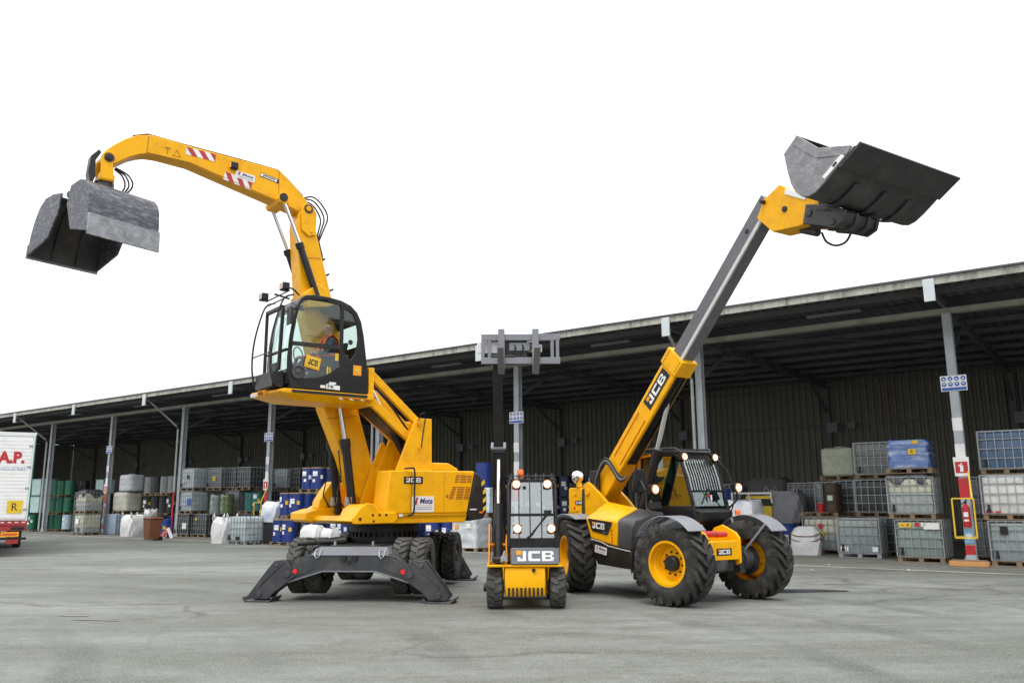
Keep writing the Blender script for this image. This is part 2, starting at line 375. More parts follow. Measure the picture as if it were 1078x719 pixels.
    m = MB(); jcb_logo(m, bp(1.84, -0.20, -0.322), d, n, 0.82, 0.25); m.build('logo', [BLK, WHT, OSQ], b)
    m = MB(); bbox(m, 2.5, 5.83, -0.37, -0.07, -0.29, -0.01); m.cyl(bp(5.2, -0.2, -0.293), bp(5.2, -0.2, -0.28), 0.05, mi=1)
    bbox(m, 2.6, 5.83, -0.382, -0.315, -0.308, -0.27, 2)  # pale strip, a highlight painted along the boom edge
    m.build('inner_boom', [mat('boom_slate', (0.11, 0.115, 0.13), 0.35, var=0.2, dirt=(0.2, 0.19, 0.18), dirt_amt=0.4, bump=0.1), BLK, mat('boom_edge_highlight', (0.55, 0.55, 0.54), 0.4, var=0.15)], t, 0.012)
    m = MB(); m.prism([(4.43, 6.30), (4.60, 6.57), (4.92, 6.72), (5.12, 6.58), (5.42, 6.37), (5.64, 6.22), (5.66, 6.0), (5.46, 5.92), (5.2, 5.93), (4.72, 5.98)], 'y', -0.36, 0.08)
    m.prism([(5.36, 6.12), (5.66, 6.22), (5.68, 5.98), (5.46, 5.88), (5.3, 5.93)], 'y', -0.40, 0.12)
    m.cyl((5.0, -0.38, 6.28), (5.0, 0.1, 6.28), 0.05, mi=1); m.cyl((4.6, -0.45, 6.52), (4.6, 0.16, 6.52), 0.035, mi=1); m.prism([(5.05, 6.62), (5.45, 6.36), (5.40, 6.30), (5.02, 6.52)], 'y', -0.375, -0.36, 2)
    m.prism([(5.4, 6.0), (5.68, 6.12), (5.72, 5.9), (5.5, 5.80)], 'y', -0.405, -0.2, 1)
    m.build('boom_head', [YEL, BLK, WHT], t, 0.015)
    # hard lines and bolts along the boom
    m = MB()
    for a, c2 in ((0.1, -0.10), (0.1, -0.34)): m.tube([bp(a, c2, -0.33), bp(1.2, c2, -0.33)], 0.010, 6)
    m.build('hard_line', ORG, b)
    m = MB()
    for k in range(5): m.cyl(bp(2.36+k*0.06, -0.04-0.0*k, -0.346), bp(2.36+k*0.06, -0.04, -0.352), 0.012, n=6)
    for k in range(4): m.cyl(bp(2.40+k*0.06, -0.40, -0.346), bp(2.40+k*0.06, -0.40, -0.352), 0.012, n=6)
    m.build('collar_bolts', BLK, b)
    # lift ram, hose guard
    m = MB(); m.cyl((0.95, -0.13, 1.2), (1.55, -0.13, 2.65), 0.085, n=14); m.cyl((1.55, -0.13, 2.65), bp(1.75, -0.42, -0.13), 0.05, n=12, mi=1); m.build('lift_ram', [BLK, CHR], t)
    for k, (off, rr) in enumerate(((0, 0.022), (0.05, 0.018), (-0.05, 0.018))):
        m = MB(); m.hose([(-0.02, -0.40, 1.95), (0.08, -0.42, 2.2+off), (0.25, -0.42, 2.44+off), (0.40, -0.41, 2.47+off), (0.52, -0.39, 2.34+off), (0.70, -0.36, 2.12+off), (0.9, -0.34, 2.15)], rr, 8)
        m.build('hydraulic_hose', MGR if k == 0 else BLK, t)
    m = MB(); m.box((-0.18, -0.415, 1.75), (0.10, -0.36, 2.3)); m.build('hose_guard', BLK, t, 0.01, rot=None)
    # carriage and bucket
    m = MB()
    for y in (-0.50, -0.2, 0.08, 0.30): m.prism([(5.50, 6.18), (5.95, 6.03), (6.18, 5.88), (6.12, 5.72), (5.95, 5.66), (5.70, 5.78), (5.42, 5.88)], 'y', y, y+0.05)
    m.prism([(5.52, 6.14), (5.95, 6.0), (6.14, 5.87), (6.08, 5.75), (5.92, 5.70), (5.70, 5.82), (5.46, 5.9)], 'y', -0.48, 0.33); m.cyl((5.55, -0.52, 6.02), (5.55, 0.38, 6.02), 0.06); m.cyl((5.95, -0.52, 5.76), (5.95, 0.38, 5.76), 0.055)
    m.prism([(5.62, 6.1), (5.95, 5.98), (6.0, 5.9), (5.7, 5.98)], 'y', -0.5, 0.5)
    m.cyl((5.1, -0.1, 5.96), (5.4, -0.1, 5.82), 0.07); m.build('carriage', BKD, t, 0.012)
    m = MB(); m.hose([(5.35, 0.05, 5.86), (5.40, 0.08, 5.70), (5.55, 0.1, 5.60), (5.72, 0.12, 5.62), (5.82, 0.14, 5.76)], 0.018); m.build('hydraulic_hose', BLK, t)
    def strip(out, th):   # sheet profile -> closed outline
        inn = []
        for i, p in enumerate(out):
            a = Vector(out[max(0, i-1)]); c = Vector(out[min(len(out)-1, i+1)]); tt = (c-a).normalized(); inn.append((p[0]-tt.y*th, p[1]+tt.x*th))
        return list(out)+inn[::-1]
    shell = [(6.90, 6.43), (6.62, 6.25), (6.38, 6.08), (6.22, 5.99), (6.10, 5.965), (5.99, 6.0), (5.89, 6.10), (5.82, 6.25), (5.77, 6.48), (5.73, 6.75), (5.98, 6.95)]
    m = MB(); m.prism(strip(shell, -0.03), 'y', -1.19, 1.19)
    m.prism(strip([(6.98, 6.475), (6.62, 6.245)], 0.035), 'y', -1.21, 1.21, 0)
    for y in (-0.62, 0.05, 0.66): m.prism(strip([(6.5, 6.15), (6.38, 6.06), (6.2, 5.975), (6.1, 5.95), (5.98, 5.985), (5.87, 6.1), (5.80, 6.25)], 0.025), 'y', y-0.06, y+0.06, 0)
    bk = m.build('bucket', BKD, t, 0.0)
    side = [(6.90, 6.43), (6.62, 6.25), (6.38, 6.08), (6.22, 5.99), (6.10, 5.965), (5.99, 6.0), (5.89, 6.10), (5.82, 6.25), (5.77, 6.48), (5.73, 6.75), (5.98, 6.95), (6.33, 6.62), (6.80, 6.47)]
    for y in (-1.22, 1.19):
        m = MB(); m.prism(side, 'y', y, y+0.03)
        yo = y-0.012 if y < 0 else y+0.03
        m.prism([(5.98, 6.95), (6.33, 6.62), (6.86, 6.46), (6.78, 6.35), (6.28, 6.48), (5.90, 6.83)], 'y', yo, yo+0.012)
        m.prism([(6.74, 6.34), (6.40, 6.12), (6.36, 6.17), (6.70, 6.40)], 'y', yo, yo+0.012, 1)
        if y < 0: m.quad((6.58, yo, 6.28), (0.84, 0, 0.54), (-0.54, 0, 0.84), [(-0.04, -0.02), (0.04, -0.02), (0.04, 0.02), (-0.04, 0.02)], 0.003, 2)
        m.build('side_plate', [BKL, WHT, BLK], bk, 0.006)
    # engine pod
    hood = [(0.56, -1.1, 1.37), (1.48, -1.1, 1.33), (1.46, -1.1, 0.90), (0.70, -1.1, 1.02), (0.60, -1.04, 1.43), (1.46, -1.04, 1.39), (0.31, -0.35, 1.70), (1.2, -0.35, 1.57), (0.45, -0.35, 0.95), (1.3, -0.35, 0.9)]
    m = MB(); m.hull(hood); hd = m.build('engine_hood', YEL, t, 0.03, seg=3)
    m = MB(); m.add([(0.63, -1.112, 1.385), (1.36, -1.112, 1.325), (1.21, -1.112, 1.09), (0.78, -1.112, 1.15)], [(0, 1, 2, 3)], 0)
    jcb_logo(m, (0.965, -1.114, 1.255), (1, 0, -0.075), Z, 0.46, 0.17)
    m.text('540', (1.13, -1.116, 1.135), (1, 0, -0.14), Z, 0.12, 0.03, 0.004, 3)
    for k, z in enumerate((1.17, 1.11, 1.05, 0.99)): m.slab((1.33, -1.104, z), X, Z, 0.028, 0.045, 0.004, 4)
    m.build('logo', [BLK, WHT, OSQ, MGR, REFL], hd)
    m = MB(); m.hull([(1.5, -1.1, 1.33), (1.48, -1.1, 0.88), (1.84, -1.08, 1.22), (1.80, -1.08, 0.84), (1.47, -1.03, 1.39), (1.86, -1.0, 1.36), (1.215, -0.35, 1.57), (1.9, -0.35, 1.5), (1.32, -0.35, 0.9), (1.9, -0.35, 0.9)])
    m.build('hood_extension', DKG, t, 0.03, seg=3)
    m = MB(); m.hull([(0.66, -1.08, 1.0), (1.47, -1.08, 0.885), (1.80, -1.06, 0.84), (1.78, -1.06, 0.52), (0.84, -1.06, 0.56), (0.72, -1.08, 0.9), (0.7, -0.5, 1.0), (1.8, -0.5, 0.9), (1.8, -0.5, 0.5), (0.8, -0.5, 0.5)])
    sk = m.build('skirt', BLK, t, 0.02)
    m = MB(); m.bar((0.69, -1.088, 1.005), (1.0, -1.088, 0.965), 0.012); m.bar((1.0, -1.088, 0.965), (1.2, -1.088, 0.90), 0.012); m.bar((1.2, -1.088, 0.90), (1.79, -1.075, 0.83), 0.012)
    meta_sign(m, (0.98, -1.086, 0.82), (1, 0, -0.15), Z, 0.34, 0.13, 0, 1, 2); m.build('sticker', [WHT, RED, NAV], sk)
    # fenders
    def fender(cx, sd, a0, a1, rr, y0, y1, mtl, name='fender', steer=0):
        m = MB(); N_ = 14; o = []; i_ = []
        for k in range(N_+1):
            a = R(a0+(a1-a0)*k/N_); o.append((rr*math.cos(a), rr*math.sin(a))); i_.append(((rr-0.02)*math.cos(a), (rr-0.02)*math.sin(a)))
        m.prism(o+i_[::-1], 'y', min(y0, y1), max(y0, y1)); m.bar((0, sd*0.66-sd*0.95, 0.1), (rr*0.6, sd*0.75-sd*0.95, rr*0.8), 0.04); m.bar((0, sd*0.66-sd*0.95, 0.1), (-rr*0.35, sd*0.75-sd*0.95, rr*0.92), 0.04)
        return m.build(name, mtl, t, 0.012, loc=(cx, 0.95*sd, 0.68), rot=(0, 0, R(steer)))
    fender(2.75, -1, 148, 44, 0.775, -0.24, 0.20, FGR, steer=4); fender(2.75, 1, 148, 40, 0.775, -0.20, 0.24, FGR, steer=4)
    fender(0, -1, 150, 62, 0.78, -0.25, 0.2, FGR); fender(0, 1, 150, 62, 0.78, -0.2, 0.25, FGR)
    # bumper
    m = MB(); m.box((2.88, -0.36, 0.70), (2.97, 0.38, 1.02))
    for y in (-0.40, 0.36): m.prism([(2.2, 0.95), (2.4, 1.22), (2.6, 1.28), (2.9, 1.16), (2.99, 1.06), (2.99, 0.64), (2.90, 0.60), (2.8, 0.78), (2.2, 0.8)], 'y', y, y+0.05)
    m.box((2.25, -0.35, 0.95), (2.9, 0.36, 1.0)); bu = m.build('bumper', YEL, t, 0.012)
    m = MB(); jcb_logo(m, (2.972, 0.0, 0.84), Y_, Z, 0.36, 0.115); m.build('logo', [BLK, WHT, OSQ], bu)
    m = MB(); m.cyl((2.78, -0.30, 1.13), (2.78, 0.0, 1.13), 0.055, n=14); m.cyl((2.78, 0.02, 1.12), (2.78, 0.26, 1.12), 0.05, n=14); m.cyl((2.78, -0.02, 1.125), (2.78, 0.02, 1.125), 0.035, mi=1); m.build('red_cylinder', [RED, BLK], bu)
    # cab
    yr, yl = 0.10, 1.02
    m = MB()
    for y in (yr, yl-0.06):
        m.bar((0.70, y+0.03, 1.05), (0.78, y+0.03, 2.52), 0.07, up=(0, 1, 0))          # rear pillar
        pts = [(2.24, 1.22), (2.16, 1.62), (2.02, 2.1), (1.90, 2.42), (1.82, 2.51), (1.70, 2.55), (0.80, 2.56)]
        for a, b2 in zip(pts, pts[1:]): m.bar((a[0], y+0.03, a[1]), (b2[0], y+0.03, b2[1]), 0.06, up=(0, 1, 0))
        m.bar((0.72, y+0.03, 1.58), (2.17, y+0.03, 1.58), 0.05)
        m.prism([(0.70, 1.0), (0.70, 1.57), (2.16, 1.57), (2.24, 1.22), (1.95, 1.0)], 'y', y+0.005, y+0.045)
    m.box((0.75, yr, 2.555), (1.78, yl, 2.61)); m.bar((1.80, yr, 2.51), (1.80, yl, 2.51), 0.07); m.bar((0.75, yr, 2.52), (0.75, yl, 2.52), 0.07)
    m.hull([(2.18, yr, 1.56), (2.18, yl, 1.56), (2.34, yr+0.08, 1.50), (2.34, yl-0.08, 1.50), (2.33, yr+0.08, 1.36), (2.33, yl-0.08, 1.36), (2.2, yr, 1.22), (2.2, yl, 1.22), (2.0, yr, 1.1), (2.0, yl, 1.1), (2.0, yr, 1.56), (2.0, yl, 1.56)])
    m.box((0.7, yr, 0.95), (2.15, yl, 1.05)); cab = m.build('cab', BLP, t, 0.014)
    m = MB(); m.prism([(0.76, 1.6), (0.80, 2.52), (1.72, 2.52), (1.88, 2.40), (2.0, 2.08), (2.13, 1.6)], 'y', yr+0.024, yr+0.030); m.build('door_glass', GLT, cab, smooth=0)
    m = MB(); m.prism([(0.76, 1.6), (0.80, 2.52), (1.72, 2.52), (1.88, 2.40), (2.0, 2.08), (2.13, 1.6)], 'y', yl-0.03, yl-0.024); m.build('side_glass', GLT, cab, smooth=0)
    m = MB()
    q = [(2.165, 1.60), (2.03, 2.1), (1.91, 2.42), (1.84, 2.49)]
    q = [(2.165, 1.60), (2.095, 1.86), (2.03, 2.1), (1.91, 2.42), (1.84, 2.49)]
    m.add([(x, y, z) for x, z in q[1:] for y in (yr+0.06, yl-0.06)], [(0, 1, 3, 2), (2, 3, 5, 4), (4, 5, 7, 6)]); m.build('windscreen', GLF, cab, smooth=60)
    m = MB(); m.add([(x, y, z) for x, z in q[:2] for y in (yr+0.06, yl-0.06)], [(0, 1, 3, 2)]); m.build('lower_windscreen', GLT, cab, smooth=60)  # darker tint stands in for the dimmer reflection low on the windscreen
    m = MB(); m.add([(0.75, yr+0.05, 1.6), (0.75, yl-0.05, 1.6), (0.78, yl-0.05, 2.5), (0.78, yr+0.05, 2.5)], [(0, 1, 2, 3)]); m.build('rear_glass', GLT, cab, smooth=0)
    m = MB()
    for k in range(12):
        y = yr+0.10+k*(yl-yr-0.20)/11
        m.tube([(2.13, y, 1.88), (2.07, y, 2.1), (1.95, y, 2.42), (1.88, y, 2.50), (1.76, y, 2.63)], 0.011, 5)
    m.bar((2.12, yr+0.05, 1.88), (2.12, yl-0.05, 1.88), 0.02); m.build('windscreen_guard', BLK, cab)
    m = MB(); m.tube([(0.8, yr+0.02, 2.62), (0.9, yr+0.02, 2.68), (1.76, yr+0.02, 2.665), (1.84, yr+0.06, 2.60), (1.84, yl-0.06, 2.60), (1.76, yl-0.02, 2.665), (0.9, yl-0.02, 2.68), (0.8, yl-0.02, 2.62)], 0.02)
    for k in range(7): m.bar((1.0+k*0.11, yr+0.02, 2.665), (1.0+k*0.11, yl-0.02, 2.665), 0.016)
    m.build('roof_guard', DKG, cab)
    m = MB(); m.tube([(2.17, 0.35, 1.64), (2.12, 0.48, 1.8), (2.09, 0.6, 1.92)], 0.010, 5); m.cbox((2.14, 0.5, 1.76), (0.012, 0.02, 0.3)); m.build('wiper', BLK, cab)
    m = MB(); m.cbox((2.135, 0.62, 1.72), (0.006, 0.035, 0.16), 0); m.cbox((2.13, 0.58, 1.79), (0.006, 0.11, 0.035), 1); m.build('sticker', [WHT, RED], cab)
    m = MB(); m.box((1.05, 0.34, 1.35), (1.5, 0.80, 1.5)); m.hull([(1.0, 0.34, 1.45), (1.14, 0.34, 1.45), (1.0, 0.8, 1.45), (1.14, 0.8, 1.45), (0.9, 0.4, 2.05), (0.98, 0.4, 2.05), (0.9, 0.74, 2.05), (0.98, 0.74, 2.05)])
    m.build('seat', SHAD, cab, 0.04, seg=3)
    m = MB(); m.cyl((1.95, 0.56, 1.4), (1.72, 0.56, 1.75), 0.03); m.tube([(1.72+0.17*math.cos(a)*0.55, 0.56+0.18*math.sin(a), 1.76+0.17*math.cos(a)*0.6) for a in [2*math.pi*k/16 for k in range(16)]], 0.014, 6, closed=True); m.build('steering_wheel', BLK, cab)
    def lamp(name, c, size=0.13, parent=cab, dr=(1, 0, 0)):
        rt = Vector(dr).to_track_quat('X', 'Z').to_matrix()
        m = MB(); m.cbox(Vector(c)-Vector(dr)*0.05, (0.10, size*1.15, size), 0, rt); o = m.build(name, BLP, parent, 0.015)
        m = MB(); M = T(*c) @ rt.to_4x4() @ Matrix.Rotation(R(90), 4, 'Y'); m.lathe([(size*0.52, -0.01), (size*0.50, 0.012), (size*0.36, 0.014)], M, 16, 1); m.lathe([(size*0.36, 0.014), (size*0.2, 0.026), (0, 0.03)], M, 16, 0); m.build('lens', [LAMP, LAMPR], o); return o
    lamp('work_light', (1.98, 0.14, 2.50)); lamp('work_light', (1.98, 0.93, 2.50))
    lamp('headlight', (2.10, -0.72, 1.90), 0.16, t); lamp('headlight', (2.44, 1.02, 1.93), 0.16, t)
    m = MB(); m.hull([(1.70, -0.86, 2.28), (1.70, -0.60, 2.28), (1.70, -0.90, 1.84), (1.70, -0.56, 1.84), (1.62, -0.80, 2.25), (1.62, -0.66, 2.25), (1.60, -0.84, 1.88), (1.60, -0.62, 1.88)]); m.build('door_mirror', BLP, t, 0.03, seg=3)
    m = MB(); m.hull([(1.86, 1.06, 2.55), (1.86, 1.26, 2.55), (1.86, 1.04, 2.32), (1.86, 1.28, 2.32), (1.78, 1.10, 2.5), (1.78, 1.22, 2.5), (1.78, 1.1, 2.35), (1.78, 1.22, 2.35)]); m.build('door_mirror', BLP, t, 0.03, seg=3)
    m = MB(); m.hose([(2.25, -0.86, 1.44), (2.0, -0.78, 1.52), (1.88, -0.74, 1.60), (1.84, -0.72, 1.86), (1.72, -0.72, 2.05)], 0.022); m.tube([(1.84, -0.72, 1.88), (2.06, -0.72, 1.90)], 0.02)
    m.cbox((1.95, -0.62, 1.62), (0.10, 0.24, 0.12)); m.build('mirror_arm', BLK, t)
    m = MB(); m.tube([(1.85, 1.0, 2.45), (1.9, 1.15, 2.45)], 0.015); m.tube([(2.2, 0.98, 1.55), (2.36, 1.04, 1.7), (2.40, 1.02, 1.9)], 0.018); m.hose([(1.9, 1.0, 2.5), (2.12, 1.12, 2.2), (2.26, 1.08, 1.75), (2.25, 1.0, 1.5)], 0.012); m.build('mirror_arm', BLK, t)
    m = MB(); m.lathe([(0.05, 0), (0.05, 0.07), (0.035, 0.09), (0, 0.09)], T(2.42, 0.98, 1.44), 12); m.build('indicator', BCN, t)
    m = MB(); m.box((0.72, yr-0.02, 2.46), (0.80, yr, 2.53)); m.bar((0.72, yr-0.03, 1.9), (0.80, yr-0.03, 2.5), 0.05); m.bar((0.80, yr-0.03, 2.52), (1.12, yr-0.03, 2.56), 0.045); m.build('door_hinge', ORG, cab, 0.008)
    return t
build_telehandler()

# ================================================================== compact forklift with side boom
def build_forklift():
    t = thing('forklift', 'small yellow forklift seen head on with grey forks raised high on a black side boom', 'forklift', (0.21, 14.1, 0), R(-90))
    for x, rr in ((0, 0.325), (-1.35, 0.28)):
        for sd in (-1, 1): add_wheel(t, (x, 0.51*sd, rr), 0, rr, 0.26, rr*0.55, sd, 15, 0.03, YEL, 0.07, RUG, 0.075, 0.18, bolts=6, dish=0.25)
    m = MB(); m.hull([(-0.1, -0.345, 0.66), (0.30, -0.345, 0.66), (0.34, -0.345, 0.40), (0.30, -0.335, 0.21), (-0.1, -0.335, 0.21), (-0.1, 0.305, 0.66), (0.30, 0.305, 0.66), (0.34, 0.305, 0.40), (0.30, 0.295, 0.21), (-0.1, 0.295, 0.21)])
    m.box((-1.7, -0.36, 0.2), (-0.1, 0.36, 0.68)); m.box((-1.75, -0.55, 0.35), (-1.0, 0.55, 1.0)); bd = m.build('body', YEL, t, 0.02)
    m = MB()
    for k in range(9): m.hull([(0.33, -0.28+k*0.066+dx, z) for dx in (-0.016, 0.016) for z in (0.215, 0.35)] + [(0.345, -0.28+k*0.066+dx, z) for dx in (-0.016, 0.016) for z in (0.22, 0.345)])
    m.cyl((0.325, 0.12, 0.62), (0.345, 0.12, 0.62), 0.03); m.build('grille', BLK, bd)
    m = MB(); m.hull([(-0.35, -0.64, 0.665), (0.33, -0.64, 0.665), (0.34, -0.62, 0.70), (0.34, 0.56, 0.70), (0.33, 0.58, 0.665), (-0.35, 0.58, 0.665), (-0.35, -0.64, 0.705), (-0.35, 0.58, 0.705)])
    m.build('mudguard', YEL, t, 0.012)
    m = MB(); m.hull([(-0.3, -0.25, 0.71), (0.34, -0.25, 0.71), (0.30, -0.25, 0.97), (-0.3, -0.25, 0.97), (-0.3, 0.53, 0.71), (0.34, 0.53, 0.71), (0.30, 0.53, 0.97), (-0.3, 0.53, 0.97)]); pn = m.build('front_panel', MGR, t, 0.015)
    m = MB(); nn = Vector((0.26, 0, 0.04)).normalized(); up = Vector((-0.04, 0, 0.26)).normalized()
    jcb_logo(m, (0.3245, 0.145, 0.838), Y_, up, 0.76, 0.245, 0, 1, 2); m.build('logo', [MGR, WHT, OSQ], pn)
    m = MB(); m.cbox((0.325, -0.36, 0.80), (0.04, 0.10, 0.08)); m.cyl((0.3, -0.40, 0.74), (0.3, -0.34, 0.92), 0.02); m.build('coupling', GALV, t)
    # cab
    y0, y1 = -0.31, 0.52; zb, zt = 0.97, 2.06
    def fx(z): return 0.30-(z-zb)*0.20
    m = MB()
    for y in (y0+0.03, y1-0.03):
        m.tube([(fx(zb), y, zb), (fx(1.5), y, 1.5), (fx(1.95), y, 1.95), (fx(zt)-0.04, y+(0.03 if y < 0 else -0.03), zt-0.01), (-0.2, y+(0.03 if y < 0 else -0.03), zt+0.02), (-0.95, y, zt-0.05)], 0.032, 8)
        m.bar((-0.95, y, 0.9), (-0.95, y, zt-0.05), 0.06); m.bar((-0.95, y, 1.45), (fx(1.45), y, 1.45), 0.035); m.box((-0.95, y-0.015, 0.7), (0.2, y+0.015, 0.99))
    m.bar((fx(zt)-0.03, y0, zt-0.02), (fx(zt)-0.03, y1, zt-0.02), 0.05); m.bar((-0.95, y0, zt-0.05), (-0.95, y1, zt-0.05), 0.06)
    m.box((fx(1.15)-0.05, y0+0.03, 0.97), (fx(1.02), y1-0.03, 1.12)); m.box((-0.9, y0+0.05, 2.02), (-0.25, y1-0.05, 2.05)); m.cbox((-0.45, 0.1, 0.84), (0.9, 0.7, 0.25))
    cab = m.build('cab_frame', BLP, t, 0.008)
    m = MB(); m.add([(fx(z)+0.004, y, z) for z, y in ((1.12, y0+0.06), (1.12, y1-0.06), (zt-0.05, y1-0.08), (zt-0.05, y0+0.08))], [(0, 1, 2, 3)]); m.build('windscreen', GLF, cab, smooth=0)
    m = MB(); m.add([(-0.95, y, z) for z, y in ((1.1, y0+0.06), (1.1, y1-0.06), (zt-0.08, y1-0.06), (zt-0.08, y0+0.06))], [(0, 1, 2, 3)]); m.build('rear_glass', GLS, cab, smooth=0)
    m = MB()
    for y in (-0.11, 0.07, 0.26): m.tube([(fx(1.0)+0.03, y, 1.0), (fx(zt)+0.03, y, zt-0.05), (fx(zt)-0.05, y, zt+0.05)], 0.009, 6)
    m.bar((fx(1.49)+0.02, y0+0.05, 1.49), (fx(1.49)+0.02, y1-0.05, 1.49), 0.035); m.build('windscreen_guard', BLK, cab)
    m = MB()
    for k in range(6): m.tube([(fx(zt)-0.02, y0+0.08+k*0.135, zt), (fx(zt)-0.05, y0+0.08+k*0.135, zt+0.09), (-0.7, y0+0.08+k*0.135, zt+0.06)], 0.011, 5)
    m.bar((fx(zt)-0.03, y0+0.02, zt+0.06), (fx(zt)-0.03, y1-0.02, zt+0.06), 0.02); m.build('roof_guard', DKG, cab)
    m = MB(); m.bar((fx(1.2)+0.03, 0.05, 1.14), (fx(1.45)+0.035, 0.38, 1.52), 0.02); m.bar((fx(1.2)+0.03, 0.11, 1.18), (fx(1.45)+0.03, 0.36, 1.54), 0.012); m.cbox((fx(1.5)+0.03, 0.36, 1.53), (0.05, 0.12, 0.06)); m.bar((fx(1.12)+0.03, 0.0, 1.10), (fx(1.15)+0.03, 0.12, 1.20), 0.03); m.build('wiper', BLK, cab)
    m = MB(); m.cbox((fx(1.8)-0.03, -0.02, 1.80), (0.03, 0.06, 0.30)); m.cbox((fx(1.95)-0.03, 0.10, 1.96), (0.03, 0.28, 0.06)); m.build('sun_visor', BLK, cab)
    m = MB(); m.box((-0.75, -0.12, 0.95), (-0.35, 0.34, 1.12)); m.hull([(-0.8, -0.12, 1.05), (-0.68, -0.12, 1.05), (-0.8, 0.34, 1.05), (-0.68, 0.34, 1.05), (-0.9, -0.06, 1.62), (-0.82, -0.06, 1.62), (-0.9, 0.28, 1.62), (-0.82, 0.28, 1.62)]); m.build('seat', SHAD, cab, 0.04, seg=3)
    m = MB(); m.cyl((-0.05, 0.1, 1.0), (-0.12, 0.1, 1.3), 0.025); m.tube([(-0.14+0.04*math.cos(a), 0.1+0.16*math.sin(a), 1.32+0.13*math.cos(a)) for a in [2*math.pi*k/16 for k in range(16)]], 0.013, 6, closed=True); m.build('steering_wheel', BLK, cab)
    for y, z in ((-0.15, 1.98), (0.36, 1.98), (-0.14, 1.27), (0.41, 1.27)):
        x = fx(z)+0.10
        m = MB(); m.cbox((x-0.06, y, z), (0.09, 0.14, 0.13)); o = m.build('headlight', BLP, t, 0.015)
        m = MB(); M = T(x-0.013, y, z) @ Matrix.Rotation(R(90), 4, 'Y'); m.lathe([(0.07, 0), (0.067, 0.012), (0.05, 0.014)], M, 16, 1); m.lathe([(0.05, 0.014), (0.03, 0.026), (0, 0.03)], M, 16, 0); m.build('lens', [LAMP, LAMPR], o)
    m = MB(); m.lathe([(0.065, 0), (0.065, 0.03), (0.055, 0.04), (0.055, 0.12), (0.045, 0.14), (0, 0.14)], T(-0.1, -0.08, 2.09), 14); m.build('beacon', BCN, t)
    # boom on the driver's right
    yb0, yb1 = -0.55, -0.36
    A = Vector((-1.05, 0, 1.0)); B = Vector((0.16, 0, 4.05)); d = (B-A).normalized(); n = Vector((-d.z, 0, d.x)); Lb = (B-A).length
    def bb(mb, a0, a1, b0, b1, y0_, y1_, mi=0): mb.hull([A+d*a+n*b+Vector((0, y, 0)) for a in (a0, a1) for b in (b0, b1) for y in (y0_, y1_)], mi)
    m = MB(); bb(m, -0.15, 1.75, -0.13, 0.13, yb0-0.01, yb1+0.01); bo = m.build('boom', BLK, t, 0.01)
    m = MB(); bb(m, 1.70, 1.78, -0.15, 0.15, yb0-0.03, yb1+0.03, 0); m.build('collar', DKG, bo, 0.005)
    m = MB(); bb(m, 1.76, 1.785, -0.155, 0.155, yb0-0.035, yb1+0.035, 0); m.build('wear_strip', FGR, bo)
    m = MB(); bb(m, 1.7, Lb+0.05, -0.10, 0.10, yb0+0.012, yb1-0.012); m.build('inner_boom', BLK, t, 0.01)
    m = MB(); bb(m, Lb-0.05, Lb+0.12, -0.14, 0.14, yb0-0.02, yb1+0.2); m.build('boom_head', DKG, t, 0.01)
    m = MB(); m.cyl((0.16, -0.45, 0.72), (-0.10, -0.45, 1.66), 0.062, n=14); m.cyl((-0.10, -0.45, 1.66), (-0.32, -0.45, 2.4), 0.03, n=12, mi=1); m.cyl((0.18, -0.55, 0.78), (0.18, -0.35, 0.78), 0.05); m.build('lift_ram', [BLK, CHR], t)
    m = MB(); m.hose([(0.10, -0.52, 0.74), (-0.05, -0.53, 1.2), (-0.3, -0.5, 1.9)], 0.016, 6); m.hose([(0.12, -0.38, 0.74), (-0.05, -0.37, 1.1), (-0.25, -0.4, 1.5)], 0.016, 6); m.build('hydraulic_hose', BLK, t)
    m = MB()
    for y, ht in ((-0.610, 1.34), (-0.330, 1.16)): m.hull([(x, y+e, z) for e in (0, 0.02) for x, z in ((0.2, 0.71), (0.30, 0.71), (0.02, ht), (-0.25, ht), (-0.5, 0.71))])
    m.cyl((0.0, -0.62, 1.0), (0.0, -0.32, 1.0), 0.03); m.build('boom_support', ORG, t, 0.006)
    # fork carriage
    m = MB(); xc = 0.26
    m.box((xc, -0.73, 4.37), (xc+0.06, 0.60, 4.48)); m.box((xc, -0.73, 3.97), (xc+0.06, 0.60, 4.08))
    for y in (-0.73, -0.62, 0.44, 0.53): m.box((xc+0.003, y, 4.0), (xc+0.057, y+0.055, 4.46))
    m.box((xc-0.02, -0.26, 4.2), (xc+0.02, 0.10, 4.34)); m.cyl((xc-0.06, -0.7, 4.42), (xc-0.06, 0.55, 4.42), 0.04)
    for y in (-0.18, -0.05, 0.08): m.tube([(xc-0.02, y, 4.36), (xc+0.04, y+0.03, 4.25), (xc+0.0, y-0.02, 4.12)], 0.014, 5, mi=1)
    m.hull([(0.1, -0.45, 3.98), (0.26, -0.45, 4.0), (0.26, -0.45, 4.42), (0.12, -0.45, 4.3), (0.1, 0.05, 3.98), (0.26, 0.05, 4.0), (0.26, 0.05, 4.42), (0.12, 0.05, 4.3)], 1)
    m.build('fork_carriage', [FGR, BLK], t, 0.008)
    m = MB(); m.box((xc-0.08, -0.80, 4.17), (xc-0.03, -0.2, 4.36)); m.box((xc-0.08, -0.2, 4.19), (xc-0.05, 0.3, 4.32)); m.build('load_plate', WHT, t, 0.006)
